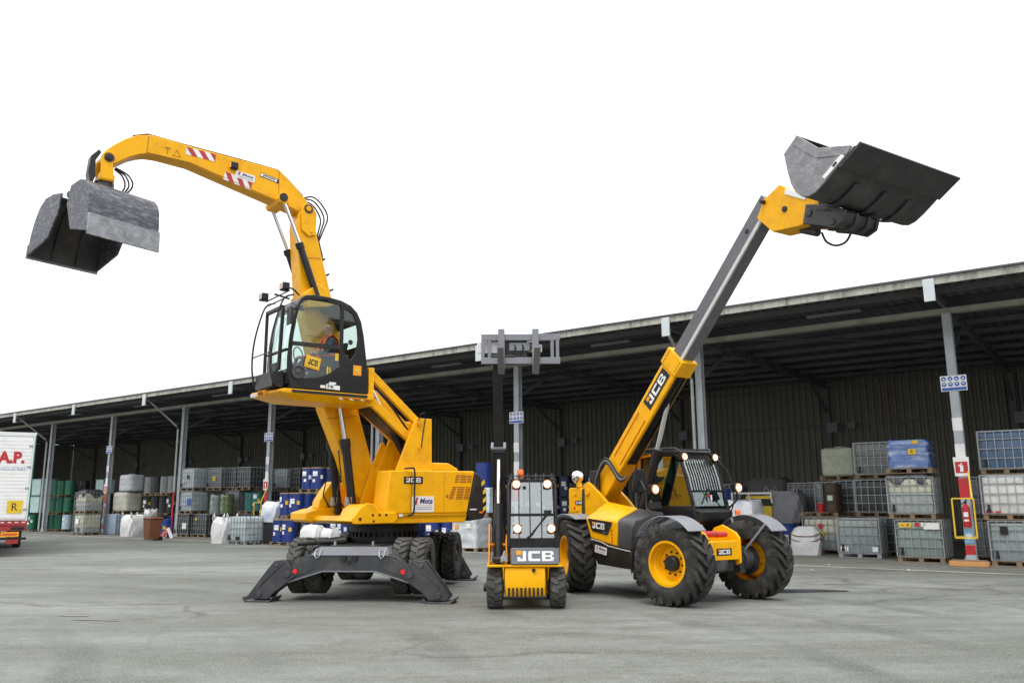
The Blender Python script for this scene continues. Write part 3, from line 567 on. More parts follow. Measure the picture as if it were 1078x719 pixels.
    for yh, yt in ((-0.39, -0.385), (0.185, 0.25)):
        m = MB(); m.hull([(xc+0.065, yh-0.055, 4.56), (xc+0.105, yh-0.055, 4.56), (xc+0.065, yh+0.055, 4.56), (xc+0.105, yh+0.055, 4.56), (xc+0.065, yh-0.055, 3.80), (xc+0.125, yh-0.055, 3.80), (xc+0.065, yh+0.055, 3.80), (xc+0.125, yh+0.055, 3.80)])
        m.hull([(xc+0.065, yh-0.055, 3.86), (xc+0.065, yh+0.055, 3.86), (xc+0.065, yh-0.055, 3.79), (xc+0.065, yh+0.055, 3.79), (1.45, yh-0.05, 4.05), (1.45, yh+0.05, 4.05), (1.45, yh-0.05, 4.035), (1.45, yh+0.05, 4.035)])
        m.build('fork', FGR, t, 0.006)
    return t
build_forklift()

# ================================================================== material handler on wheels with raised cab and clamshell grab
def build_handler():
    A = 38.0
    t = thing('excavator', 'big yellow wheeled excavator on stabilisers with its black cab lifted and an open clamshell grab', 'excavator', (-2.8, 17.1, 0), R(180+A))
    W = T(-2.8, 17.1, 0) @ rotz(R(180+A))
    Cm = W.inverted() @ T(-2.6, 17.1, 0) @ rotz(R(-97))          # undercarriage frame -> thing frame
    def cb(m, *a, **k): m.xf(Cm); return m.build(*a, **k)
    # ---- undercarriage
    m = MB(); m.box((-2.0, -0.42, 0.50), (1.95, 0.42, 0.95)); m.box((-1.9, -0.62, 0.80), (1.9, 0.62, 0.93)); cb(m, 'undercarriage', BLK, t, 0.015)
    m = MB(); m.lathe([(0.55, 0.9), (0.66, 0.95), (0.66, 1.05), (0.60, 1.06), (0.60, 1.12), (0.70, 1.13), (0.70, 1.27), (0.5, 1.27)], T(-0.05, 0, 0), 40)
    for k in range(40):
        a = 2*math.pi*k/40; m.cbox((-0.05+0.69*math.cos(a), 0.69*math.sin(a), 1.09), (0.05, 0.04, 0.09), 0, Matrix.Rotation(a, 3, 'Z'))
    cb(m, 'slew_ring', BLK, t)
    for x in (1.4, -1.35):
        m = MB(); m.cyl((x, -1.1, 0.56), (x, 1.1, 0.56), 0.12, n=14); m.lathe([(0, -0.22), (0.2, -0.15), (0.24, 0), (0.2, 0.15), (0, 0.22)], T(x, 0, 0.54), 14); cb(m, 'axle', CHS, t)
        for sd in (-1, 1):
            for y in (0.80, 1.13):
                m = MB(); rim_geo(m, 0.29, 0.29, sd, 0, 0.5, 0.12, 8); wl = m.build('wheel', [DKG, BLK], t)
                wl.location = Cm @ Vector((x, sd*y, 0.57)); wl.rotation_euler = (0, random.uniform(0, 6), R(-97-180-A))
                tm = MB(); tyre_geo(tm, 0.50, 0.30, 0.28, 22, 0.032, 0.20, 40, True, 0.085); tm.build('tyre', RUG if x > 0 else RUB, wl, smooth=40)
    # ---- front outrigger beam
    def stabiliser(x0, x1, half, sgn):
        s = half/1.25
        prof = [(-0.72, 0.80), (0.72, 0.80), (0.86, 0.76), (1.22*s, 0.44), (1.10*s, 0.33), (0.47, 0.52), (-0.47, 0.52), (-1.10*s, 0.33), (-1.22*s, 0.44), (-0.86, 0.76)]
        m = MB(); m.prism(prof, 'x', min(x0, x1), max(x0, x1))
        xi = x0 if sgn > 0 else x1; xo = x1 if sgn > 0 else x0
        m.hull([(xo-sgn*0.002, y, 0.802) for y in (-0.70, 0.70)] + [(xo-sgn*0.20, y, 0.93) for y in (-0.62, 0.62)] + [(xo-sgn*0.55, y, 0.93) for y in (-0.62, 0.62)] + [(xo-sgn*0.55, y, 0.80) for y in (-0.70, 0.70)], 1)  # paler top: the sky light falling on it is put into the paint
        # flange along the lower edge
        for a, b in zip(prof[4:7], prof[5:8]): m.bar((xo+sgn*0.012, a[0], a[1]), (xo+sgn*0.012, b[0], b[1]), 0.03, 0.025, 1)
        for e in (-1, 1): m.prism([(e*0.74, 0.74), (e*0.86, 0.70), (e*1.08*s, 0.50), (e*0.98*s, 0.42), (e*0.62, 0.56)], 'x', min(xo, xo+sgn*0.014), max(xo, xo+sgn*0.014))
        m.bar((xo+sgn*0.008, -0.70, 0.795), (xo+sgn*0.008, 0.70, 0.795), 0.02, 0.02, 1)
        beam = cb(m, 'outrigger_beam', [DKG, MGR], t, 0.01)
        if sgn > 0:
            m = MB()
            for y in (-0.1, 0.1): m.cyl((xo, y, 0.745), (xo+0.05, y, 0.745), 0.055, n=14)
            m.cyl((xo, 0.0, 0.67), (xo+0.03, 0.0, 0.67), 0.035); cb(m, 'lamp_socket', BLK, beam)
            m = MB()
            for y in (-0.97, 0.97): m.cyl((xo, y, 0.52), (xo+0.03, y, 0.52), 0.042, n=16)
            cb(m, 'reflector', REFL, beam)
            m = MB()
            for y in (-0.58, 0.58):
                m.tube([(xo-0.10, y-0.04, 0.90), (xo-0.02, y-0.05, 0.86), (xo+0.025, y-0.04, 0.78), (xo+0.03, y, 0.74), (xo+0.025, y+0.04, 0.78), (xo-0.02, y+0.05, 0.86), (xo-0.10, y+0.04, 0.90)], 0.011, 6)
                m.cbox((xo-0.25, y*0.6, 0.97), (0.05, 0.03, 0.10))
            cb(m, 'lifting_ring', GALV, beam)
        for sd in (-1, 1):
            m = MB(); S = lambda y, z: (sd*y*s, z)
            leg = [S(0.98, 0.42), S(1.06, 0.60), S(1.14, 0.72), S(1.34, 0.70), S(1.45, 0.58), S(1.80, 0.12), S(1.74, 0.05), S(1.42, 0.05), S(1.36, 0.14), S(1.08, 0.34)]
            for xa, xb in ((xi, xi+sgn*0.03), (xo+sgn*0.012, xo+sgn*0.042)): m.prism(leg, 'x', min(xa, xb), max(xa, xb))
            inn = [S(1.02, 0.44), S(1.10, 0.62), S(1.29, 0.60), S(1.42, 0.52), S(1.74, 0.13), S(1.45, 0.12), S(1.09, 0.38)]
            m.prism(inn, 'x', min(xi+sgn*0.03, xo-sgn*0.05), max(xi+sgn*0.03, xo-sgn*0.05))
            m.cyl((xi-sgn*0.02, sd*1.10*s, 0.47), (xo+sgn*0.075, sd*1.10*s, 0.47), 0.06, n=14, mi=1); m.cyl((xo, sd*1.30*s, 0.62), (xo+sgn*0.065, sd*1.30*s, 0.62), 0.035, n=10, mi=1); m.bar((xo+sgn*0.05, sd*1.16*s, 0.69), (xo+sgn*0.05, sd*1.62*s, 0.26), 0.02, 0.02, 1); m.cyl((xi-sgn*0.02, sd*1.60*s, 0.13), (xo+sgn*0.07, sd*1.60*s, 0.13), 0.05, n=14, mi=1)
            lg = cb(m, 'outrigger_leg', [DKG, CHS], t, 0.008)
            m = MB(); xs = (min(xi, xo)-0.10, max(xi, xo)+0.10); yc = sd*1.61*s
            m.box((xs[0], yc-0.22, 0.0), (xs[1], yc+0.22, 0.03))
            for e in (-1, 1): m.hull([(x, yc+e*0.22, z) for x in xs for z in (0, 0.03)] + [(x, yc+e*0.27, z) for x in xs for z in (0.06, 0.09)])
            for xx in (xi+sgn*0.06, xo-sgn*0.08): m.prism([(yc-0.13, 0.03), (yc-0.06, 0.18), (yc+0.06, 0.18), (yc+0.13, 0.03)], 'x', xx-0.015, xx+0.015)
            cb(m, 'foot_plate', CHS, lg, 0.006)
    stabiliser(1.90, 2.15, 1.25, 1); stabiliser(-2.30, -2.08, 0.98, -1)
    m = MB(); m.cyl((1.95, -1.02, 0.98), (1.75, -0.35, 1.02), 0.045); m.cyl((1.75, -0.35, 1.02), (1.72, -0.2, 1.03), 0.06); m.tube([(1.95, -0.62, 0.95), (2.0, -0.7, 1.06), (1.98, -0.85, 1.08)], 0.014, 6); cb(m, 'stowed_hose', BLK, t)
    m = MB(); m.box((-0.5, 0.62, 0.55), (0.8, 0.98, 1.02)); m.box((-0.5, -0.98, 0.55), (0.8, -0.62, 1.02)); cb(m, 'tool_box', BLK, t, 0.02)
    # ---- upper structure
    m = MB(); m.hull([(x, y, z) for x, z in ((1.05, 1.45), (1.12, 1.36), (1.0, 1.30), (-1.45, 1.45), (-1.4, 1.30)) for y in (-1.2, 1.2)])
    m.prism([(1.28, 1.36), (1.28, 1.50), (1.0, 1.58), (0.6, 1.58), (0.6, 1.32), (1.2, 1.32)], 'y', -1.15, -0.42)
    m.prism([(1.10, 1.31), (1.12, 1.42), (0.98, 1.60), (0.83, 1.69), (0.68, 1.66), (0.55, 1.52), (0.24, 1.51), (0.18, 1.42), (0.26, 1.31)], 'y', 1.20, 1.27)
    m.prism([(1.08, 1.36), (0.97, 1.58), (0.83, 1.67), (0.6, 1.6), (0.6, 1.36)], 'y', 0.55, 1.2)
    deck = m.build('turntable_deck', YEL, t, 0.015)
    for x, z, r in ((0.72, 1.47, .022), (0.58, 1.47, .022), (0.44, 1.47, .022), (0.98, 1.40, .03), (0.70, 1.36, .02)):
        m = MB(); m.cyl((x, 1.271, z), (x, 1.283, z), r, n=8); m.build('bolt', BLK, deck)
    m = MB(); m.prism([(1.0, 1.58), (0.98, 1.72), (0.86, 1.92), (0.74, 2.08), (0.70, 2.12), (0.66, 2.05), (0.62, 1.6)], 'y', -0.78, -0.46); m.prism([(1.0, 1.56), (0.80, 1.66), (0.6, 1.66), (0.6, 1.56)], 'y', -1.1, -0.46)
    m.build('tool_locker', YEL, t, 0.015)
    # engine housing
    m = MB(); m.prism([(-0.12, 2.30), (-1.60, 2.31), (-1.42, 1.48), (-0.12, 1.48)], 'y', -1.22, 1.245)
    m.hull([(x, y, z) for x, z in ((-0.1, 1.478), (-1.43, 1.478)) for y in (-1.22, 1.245)] + [(x, y, 1.30) for x in (-0.05, -1.35) for y in (-1.12, 1.15)])
    m.hull([(0.36, y, z) for y in (0.72, 1.245) for z in (2.24, 2.29)] + [(-0.12, y, 2.30) for y in (0.72, 1.245)] + [(0.30, y, 1.95) for y in (0.72, 1.245)] + [(0.44, y, 1.48) for y in (0.72, 1.245)] + [(-0.12, y, 1.48) for y in (0.72, 1.245)])
    m.hull([(0.43, 1.245, 1.478), (-0.12, 1.245, 1.478), (0.43, 0.7, 1.478), (-0.12, 0.7, 1.478), (0.34, 1.15, 1.31), (-0.1, 1.15, 1.31), (0.34, 0.7, 1.31), (-0.1, 0.7, 1.31)])
    m.box((-0.12, -1.22, 1.48), (0.55, -0.72, 2.1))
    en = m.build('engine_housing', YEL, t, 0.025, seg=3)
    m = MB()
    for y0, rows, xa, xb, zt_ in ((0, 5, -1.14, -1.53, 2.215), (1, 8, -1.06, -1.50, 1.985)):
        for r in range(rows):
            z = zt_-r*0.032; sk = (r*0.006 if y0 == 0 else r*0.012)
            for f0, f1 in ((0, 0.22), (0.28, 0.66), (0.72, 1.0)):
                w = xb-xa; m.slab(((xa+w*(f0+f1)/2)+(sk if f0 == 0 else sk*0.5), 1.2455, z), (-1, 0, 0), Z, abs(w)*(f1-f0), 0.015, 0.003)
    m.build('vent_slots', mat('vent_shadow_red', (0.22, 0.035, 0.01), 0.6), en)
    m = MB(); jcb_logo(m, (-0.15, 1.247, 2.115), (-1, 0, 0), Z, 0.42, 0.135); m.build('logo', [BLK, WHT, OSQ], en)
    m = MB(); meta_sign(m, (-0.375, 1.247, 1.66), (-1, 0, 0), Z, 0.50, 0.30); m.cbox((0.11, 1.247, 1.455), (0.08, 0.004, 0.045), 0); m.build('sign', [WHT, RED, NAV], en)
    m = MB(); m.cbox((-0.125, 1.2455, 1.89), (0.006, 0.003, 0.76)); m.cbox((-0.86, 1.2455, 1.89), (0.006, 0.003, 0.76)); m.cbox((-0.93, 1.248, 1.81), (0.05, 0.008, 0.05)); m.build('panel_seam', mat('seam_brown', (0.30, 0.13, 0.01), 0.6), en)
    m = MB(); m.hose([(0.06, 1.26, 2.33), (-0.06, 1.30, 2.34), (-0.13, 1.32, 2.30), (-0.135, 1.32, 1.9), (-0.135, 1.32, 1.55), (-0.10, 1.29, 1.46), (-0.04, 1.25, 1.455)], 0.018); m.build('handrail', BLK, t)
    m = MB(); m.hull([(-0.50, y, z) for y in (0.25, 1.0) for z in (2.31, 2.47)] + [(-1.12, y, 2.47) for y in (0.25, 1.0)] + [(-1.36, y, z) for y in (0.25, 1.0) for z in (2.31, 2.36)]); m.build('engine_cowl', YEL, t, 0.03, seg=3)
    m = MB(); m.cyl((-0.46, 0.9, 2.31), (-0.46, 0.9, 2.40), 0.05); m.cyl((-0.46, 0.9, 2.40), (-0.46, 0.9, 2.44), 0.13, n=14); m.cyl((-0.7, -0.4, 2.3), (-0.7, -0.4, 2.75), 0.06); m.build('exhaust', BLK, t)
    m = MB(); m.prism([(-1.605, 2.30), (-1.72, 2.25), (-1.84, 2.08), (-1.92, 1.80), (-1.92, 1.50), (-1.84, 1.36), (-1.47, 1.32), (-1.43, 1.48)], 'y', -1.22, 1.24); cw = m.build('counterweight', BLK, t, 0.04, seg=3)
    m = MB()
    for k in range(7):
        z0 = 1.5+k*0.085; x0 = -1.86 if z0 < 1.9 else -1.82
        m.add([(x0+0.05, 1.2445, z0), (x0-0.03, 1.2445, z0+0.05), (x0-0.03, 1.2445, z0+0.135), (x0+0.05, 1.2445, z0+0.085)], [(0, 1, 2, 3)], k % 2)
    m.cbox((-1.57, 1.243, 1.55), (0.16, 0.006, 0.025), 2); m.cbox((-1.76, 1.243, 1.49), (0.08, 0.02, 0.035), 3); m.build('hazard_stripe', [YLB, BLK, WHT, BCN], cw)
    # ---- boom, dipper
    for y, pr in ((0.24, [(0.52, 1.46), (0.42, 1.8), (0.28, 2.27), (0.03, 2.88), (-0.04, 2.88), (-0.20, 2.35), (-0.2, 1.46)]), (-0.28, [(0.55, 1.46), (0.50, 1.8), (0.36, 2.15), (0.10, 2.25), (-0.2, 2.2), (-0.2, 1.46)])):
        m = MB(); m.prism(pr, 'y', y, y+0.05); m.build('boom_bracket', YEL, t, 0.01)
    m = MB(); m.prism([(0.05, 1.75), (0.12, 2.2), (0.24, 2.65), (0.5, 3.42), (1.2, 5.76), (1.58, 7.05), (1.62, 7.42), (1.72, 7.52), (1.86, 7.5), (1.96, 7.35), (1.99, 7.08), (1.84, 5.66), (1.25, 3.48), (0.82, 2.56), (0.54, 1.85), (0.3, 1.68)], 'y', -0.2, 0.2)
    m.prism([(1.30, 5.50), (1.36, 5.85), (1.55, 5.95), (1.84, 5.70), (1.78, 5.42)], 'y', -0.34, 0.34)
    bo = m.build('boom', YEL, t, 0.02)
    m = MB(); br = [(1.60, 6.95), (1.60, 7.40), (1.70, 7.55), (1.86, 7.56), (1.94, 7.45), (1.90, 7.0), (1.75, 6.9)]
    for y in (0.202, -0.242): m.prism(br, 'y', y, y+0.04)
    m.cyl((1.78, -0.27, 7.46), (1.78, 0.27, 7.46), 0.055); m.cyl((1.7, -0.26, 7.0), (1.7, 0.26, 7.0), 0.025); m.build('knuckle_plate', YEL, bo, 0.01)
    m = MB()
    for k in range(4): m.tube([(1.30+0.28*(k % 2)*0.2-0.04, -0.12+k*0.07, 5.75), (1.38, -0.12+k*0.07, 6.6), (1.50, -0.12+k*0.07, 7.0)], 0.016, 6)
    for k in range(3): m.bar((1.18+k*0.10, -0.22, 5.9+k*0.3), (1.18+k*0.10, 0.22, 5.9+k*0.3), 0.03)
    m.build('boom_hose', BLK, bo)
    for k in range(3):
        m = MB(); r = 0.02*k; m.hose([(1.45, -0.1+0.08*k, 6.9), (1.40-r, -0.1+0.08*k, 7.15), (1.36-r*2, -0.1+0.08*k, 7.40+r), (1.46-r, -0.1+0.08*k, 7.60+r*2), (1.62, -0.1+0.08*k, 7.72+r*2), (1.85, -0.1+0.08*k, 7.72)], 0.017, 6); m.build('hydraulic_hose', BLK, t)
    m = MB(); m.prism([(1.66, 7.42), (1.74, 7.58), (1.84, 7.70), (2.05, 7.88), (2.24, 8.04), (2.36, 8.14), (2.44, 8.155), (4.13, 8.19), (4.47, 8.21), (4.8, 8.22), (5.04, 8.15), (5.22, 8.04), (5.41, 7.87), (5.54, 7.72), (5.56, 7.58), (5.46, 7.48), (5.36, 7.53), (5.12, 7.72), (4.98, 7.80), (4.85, 7.85), (4.65, 7.87), (4.1, 7.85), (2.37, 7.48), (1.9, 7.36), (1.75, 7.36)], 'y', -0.17, 0.17)
    m.prism([(2.22, 7.42), (2.26, 7.62), (2.38, 7.66), (2.46, 7.52), (2.42, 7.44)], 'y', -0.33, 0.33)
    di = m.build('dipper', YEL, t, 0.015)
    def chevron(m, c, rt, w, h):
        rt = Vector(rt).normalized(); n = Vector((0, 1, 0)); up = n.cross(rt)
        m.slab(c, rt, up, w, h, 0.004, 0)
        k = 5; s = w/k
        for i in range(0, k, 2):
            x0 = -w/2+i*s
            m.quad(c, rt, up, [(max(-w/2, x0), h/2), (min(w/2, x0+s), h/2), (min(w/2, x0+s*2), -h/2), (min(w/2, x0+s), -h/2)], 0.006, 1)
    m = MB(); chevron(m, (3.92, 0.171, 8.08), (-1, 0, -0.01), 0.54, 0.145); chevron(m, (3.20, 0.171, 7.735), (-1, 0, -0.17), 0.54, 0.165); m.build('warning_panel', [WHT, RED], di)
    m = MB(); meta_sign(m, (3.07, 0.172, 7.85), (-1, 0, -0.08), Z, 0.38, 0.14); m.build('sign', [WHT, RED, NAV], di)
    m = MB(); m.slab((2.58, 0.171, 7.94), (-1, 0, -0.16), Z, 0.38, 0.085, 0.004, 0); m.slab((2.60, 0.172, 7.943), (-1, 0, -0.16), Z, 0.33, 0.06, 0.005, 1); m.text('JS200', (2.60, 0.172, 7.943), (-1, 0, -0.16), Z, 0.26, 0.045, 0.008, 0, 0.03); m.build('model_plate', [BLK, WHT], di)
    m = MB(); c = Vector((4.35, 0.173, 7.98))
    m.tube([c+Vector((0.07, 0, -0.05)), c+Vector((-0.07, 0, -0.05)), c+Vector((0, 0, 0.07))], 0.006, 5, closed=True); m.bar(c+Vector((0.16, 0, -0.05)), c+Vector((0.16, 0, 0.07)), 0.01); m.bar(c+Vector((0.11, 0, 0.07)), c+Vector((0.21, 0, 0.07)), 0.01); m.build('warning_mark', mat('dull_olive', (0.25, 0.15, 0.01), 0.6), di)
    m = MB(); m.cbox((3.30, 0.21, 8.0), (0.14, 0.08, 0.13)); wl = m.build('work_light', BLP, di, 0.015); m = MB(); m.cbox((3.375, 0.21, 8.0), (0.006, 0.06, 0.09)); m.build('lens', LAMPR, wl)
    # hard lines along the dipper, weld beads and greasy pins
    for zo, yy in ((0.0, 0.10), (0.0, 0.03)):
        m = MB(); m.tube([(1.85, yy, 7.76), (2.22, yy, 8.06), (2.40, yy, 8.18), (3.2, yy, 8.205), (4.2, yy, 8.225), (4.85, yy, 8.25), (5.1, yy, 8.15)], 0.013, 6); m.build('hard_line', mat('line_brown', (0.16, 0.07, 0.01), 0.5), di)
    m = MB()
    for pts in ([(2.40, 0.171, 8.15), (2.38, 0.171, 7.49)], [(1.72, 0.171, 7.44), (1.95, 0.171, 7.40), (2.38, 0.171, 7.51), (4.1, 0.171, 7.875), (4.85, 0.171, 7.872)], [(4.85, 0.171, 8.19), (4.86, 0.171, 7.86)]): m.tube(pts, 0.008, 5)
    m.build('weld_bead', mat('weld_ochre', (0.45, 0.20, 0.01), 0.6), di)
    m = MB()
    for pts in ([(1.0, 0.201, 4.9), (1.72, 0.201, 4.9)], [(0.55, 0.201, 3.4), (1.2, 0.201, 3.3)], [(1.47, 0.201, 6.5), (1.92, 0.201, 6.45)]): m.tube(pts, 0.008, 5)
    m.build('weld_bead', mat('weld_ochre', (0.45, 0.20, 0.01), 0.6), bo)
    for x, z, r, yy in ((1.78, 7.46, .095, .246), (1.78, 7.46, .095, -.246), (5.47, 7.60, .085, .215), (5.47, 7.60, .085, -.215)):
        m = MB(); m.cyl((x, yy*0.99, z), (x, yy*1.02, z), r, n=16); m.build('greasy_pin', mat('grease_dark', (0.05, 0.03, 0.012), 0.35, var=0.4), di)
    # cylinders
    for y in (0.29, -0.29):
        m = MB(); m.cyl((1.52, y, 5.62), (1.95, y, 6.66), 0.068, n=14); m.cyl((1.93, y, 6.60), (1.97, y, 6.70), 0.085, n=14); m.cyl((1.95, y, 6.68), (2.34, y, 7.53), 0.036, n=12, mi=1)
        m.lathe([(0.0, -0.06), (0.085, -0.06), (0.085, 0.06), (0, 0.06)], T(2.345, y, 7.55) @ Matrix.Rotation(R(90), 4, 'X'), 14); m.tube([(1.60, y+0.09, 5.7), (1.80, y+0.1, 6.1), (1.93, y+0.09, 6.5)], 0.014, 6); m.build('dipper_cylinder', [BLK, CHR], t)
    for y in (0.31, -0.31):
        m = MB(); m.cyl((0.62, y, 1.45), (0.84, y, 2.85), 0.082, n=16); m.cyl((0.83, y, 2.76), (0.855, y, 2.92), 0.10, n=16); m.cyl((0.85, y, 2.88), (1.14, y, 4.3), 0.046, n=12, mi=1)
        m.tube([(0.70, y+0.1, 1.5), (0.80, y+0.12, 1.9), (0.9, y+0.12, 2.5), (0.88, y+0.08, 2.8)], 0.016, 6); m.tube([(0.78, y-0.1, 1.6), (0.92, y-0.12, 1.85), (0.86, y-0.1, 2.2), (0.93, y-0.1, 2.7)], 0.014, 6)
        m.cbox((0.77, y+0.06, 1.72), (0.10, 0.1, 0.16), 2); m.build('boom_cylinder', [BLK, CHR, GALV], t)
    # ---- cab riser
    m = MB()
    for y0 in (0.28, 1.02): m.prism([(-0.29, 3.33), (-0.66, 3.33), (-0.68, 2.28), (0.14, 2.28)], 'y', y0, y0+0.06)
    m.prism([(-0.60, 3.30), (-0.66, 3.30), (-0.67, 2.3), (-0.61, 2.3)], 'y', 0.34, 1.02); tw = m.build('riser_tower', YEL, t, 0.012)
    m = MB(); m.tube([(-0.34, 1.095, 3.28), (-0.36, 1.13, 3.40), (-0.46, 1.13, 3.44), (-0.50, 1.095, 3.34), (-0.44, 1.09, 2.95), (-0.42, 1.09, 2.75)], 0.010, 6); m.cyl((-0.36, 1.08, 3.22), (-0.36, 1.11, 3.22), 0.05, mi=1); m.cyl((-0.38, 1.08, 2.74), (-0.38, 1.10, 2.74), 0.03, mi=1); m.build('riser_cable', [BLK, ORG], tw)
    for y0 in (0.36, 0.92):
        m = MB(); m.bar((-0.38, y0+0.05, 3.25), (0.72, y0+0.05, 4.16), 0.10, 0.15); m.build('upper_link', YEL, t, 0.01)
        m = MB(); m.bar((-0.25, y0+0.05, 2.90), (0.68, y0+0.05, 3.62), 0.10, 0.16); m.build('lower_link', YEL, t, 0.01)
    m = MB(); m.hull([(-0.45, y, 2.86) for y in (0.45, 0.93)] + [(0.62, y, 3.60) for y in (0.45, 0.93)] + [(-0.40, y, 2.72) for y in (0.45, 0.93)] + [(0.66, y, 3.46) for y in (0.45, 0.93)]); m.build('riser_cover', BLK, t, 0.01)
    m = MB(); m.cyl((-0.3, 0.7, 2.55), (0.12, 0.7, 3.25), 0.07); m.cyl((0.12, 0.7, 3.25), (0.5, 0.7, 3.85), 0.04, mi=1); m.tube([(-0.25, 0.85, 3.1), (0.1, 0.86, 3.5), (0.5, 0.86, 3.9)], 0.02); m.cbox((-0.18, 0.98, 3.02), (0.2, 0.10, 0.14), 2); m.build('riser_cylinder', [BLK, CHR, ORG], t)
    m = MB(); m.box((0.66, 0.30, 3.50), (0.80, 1.08, 3.74)); m.box((0.66, 1.0, 3.70), (0.78, 1.08, 4.24)); m.box((0.66, 0.30, 3.70), (0.78, 0.38, 4.24)); m.build('cab_carrier', YEL, t, 0.01)
    m = MB(); m.hull([(x, y, 3.70) for x in (0.70, 2.50) for y in (0.08, 1.18)] + [(2.70, 0.12, 3.70), (2.72, 0.12, 3.62), (2.56, 1.10, 3.66)] + [(x, y, 3.51) for x in (0.78, 2.30) for y in (0.22, 1.06)] + [(x, y, 3.60) for x in (0.70,) for y in (0.08, 1.18)] + [(2.5, y, 3.62) for y in (0.08, 1.18)])
    pl = m.build('cab_platform', YEL, t, 0.015)
    m = MB(); m.box((0.86, 1.181, 3.635), (2.36, 1.20, 3.685), 0); m.build('step_strip', BLK, pl)
    m = MB()
    for k in range(6): m.add([(0.8+k*0.11, 1.171, 3.575), (0.86+k*0.11, 1.171, 3.575), (0.9+k*0.11, 1.176, 3.605), (0.84+k*0.11, 1.176, 3.605)], [(0, 1, 2, 3)], 2+(k % 2))
    m.build('warning_panel', [BLK, ORG, RED, WHT], pl)
    fr_ = Vector((-0.14, 0.98, 0)).normalized()
    m = MB(); m.slab((2.655, 0.62, 3.655), fr_, (0.3, 0, 1), 0.22, 0.10, 0.06); m.build('front_vent', ORG, pl, 0.008)
    m = MB()
    for k in range(5): m.slab(Vector((2.71, 0.62, 3.625))+Vector((0.002, 0, 0.017*k)), fr_, (0.3, 0, 1), 0.18, 0.006, 0.012)
    m.build('vent_slots', BLK, pl)
    m = MB(); m.slab((2.685, 0.28, 3.645), fr_, (0.3, 0, 1), 0.2, 0.06, 0.04); m.build('sticker', WHT, pl)
    # ---- cab
    out = [(2.36, 3.72), (2.43, 3.95), (2.44, 4.28), (2.42, 4.62), (2.38, 4.92), (2.31, 5.22), (2.24, 5.38), (2.14, 5.46), (1.98, 5.49), (1.67, 5.49), (1.42, 5.46), (1.22, 5.39), (1.08, 5.27), (0.99, 5.10), (0.93, 4.85), (0.90, 4.66), (0.86, 4.4), (0.82, 4.14), (0.81, 3.72)]
    w1 = [(2.25, 5.25), (2.18, 5.36), (2.05, 5.39), (1.8, 5.39), (1.46, 5.37), (1.43, 5.33), (1.41, 4.21), (1.48, 4.16), (1.6, 4.06), (1.74, 3.99), (1.92, 3.94), (2.1, 3.92), (2.22, 3.97), (2.32, 4.1), (2.35, 4.22), (2.36, 4.50), (2.31, 4.95)]
    w2 = [(1.36, 5.30), (1.26, 5.28), (1.17, 5.22), (1.11, 5.1), (1.07, 4.95), (1.05, 4.76), (1.07, 4.58), (1.13, 4.42), (1.2, 4.34), (1.35, 4.47)]
    ya, yb = 0.14, 1.12
    m = MB()
    m.prism(out, 'y', yb-0.05, yb, holes=[w1, w2]); m.prism(out, 'y', ya, ya+0.05, holes=[w1, w2])
    for seg_ in (out[5:9], out[10:14]):
        m.prism(seg_+[(1.66+(x-1.66)*0.94, z-0.05) for x, z in seg_][::-1], 'y', ya+0.05, yb-0.05)
    rear = [out[k] for k in (15, 16, 17, 18)]; m.prism(rear+[(x+0.05, z) for x, z in rear[::-1]], 'y', ya+0.05, yb-0.05)
    m.box((0.86, ya+0.05, 3.722), (2.38, yb-0.05, 3.80)); m.box((2.36, ya+0.05, 3.80), (2.43, yb-0.05, 4.0))
    for z, x in ((4.42, 2.44),): m.bar((x, ya+0.05, z), (x, yb-0.05, z), 0.05)
    cab = m.build('cab', BLP, t, 0.012)
    m = MB(); m.bar((2.37, yb+0.012, 4.53), (1.42, yb+0.012, 4.55), 0.03, 0.075); m.tube([(2.38, yb+0.03, 4.46), (2.4, yb+0.06, 4.6), (2.34, yb+0.05, 4.95)], 0.014, 6); m.build('door_rail', BLK, cab)
    m = MB(); m.lathe([(0.13, 0), (0.13, 0.03), (0.10, 0.035), (0.09, 0.015), (0.05, 0.015), (0.03, 0.03), (0, 0.03)], T(2.23, yb, 4.02) @ Matrix.Rotation(R(-90), 4, 'X'), 20); m.build('speaker_ring', CHS, cab)
    for nm, h in (('door_window', w1), ('rear_side_window', w2)):
        for y in (yb-0.028, ya+0.022): 
            m = MB(); m.prism(h, 'y', y, y+0.006); m.build(nm, GLS, cab, smooth=0)
    m = MB(); fr = [(2.43, 4.0), (2.45, 4.3), (2.43, 4.62), (2.39, 4.92), (2.32, 5.2)]
    m.add([(x, y, z) for x, z in fr for y in (ya+0.05, yb-0.05)], [(2*i, 2*i+1, 2*i+3, 2*i+2) for i in range(4)]); m.build('windscreen', GLS, cab, smooth=60)
    m = MB(); m.add([(0.93, ya+0.05, 4.68), (0.93, yb-0.05, 4.68), (1.02, yb-0.05, 5.1), (1.02, ya+0.05, 5.1)], [(0, 1, 2, 3)]); m.build('rear_window', GLS, cab, smooth=0)
    m = MB(); m.add([(1.98, ya+0.05, 5.475), (1.98, yb-0.05, 5.475), (1.67, yb-0.05, 5.475), (1.67, ya+0.05, 5.475), (1.42, ya+0.05, 5.445), (1.42, yb-0.05, 5.445)], [(0, 1, 2, 3), (3, 2, 5, 4)]); m.build('roof_window', glass('roof_glass', (0.62, 0.75, 0.66), 0.02), cab, smooth=0)
    # front guard
    m = MB()
    for y in (0.16, 1.02):
        m.hose([(2.34, y, 5.46), (2.52, y, 5.36), (2.64, y, 5.0), (2.72, y, 4.55), (2.72, y, 4.1), (2.64, y, 3.80), (2.5, y, 3.74)], 0.017, 8)
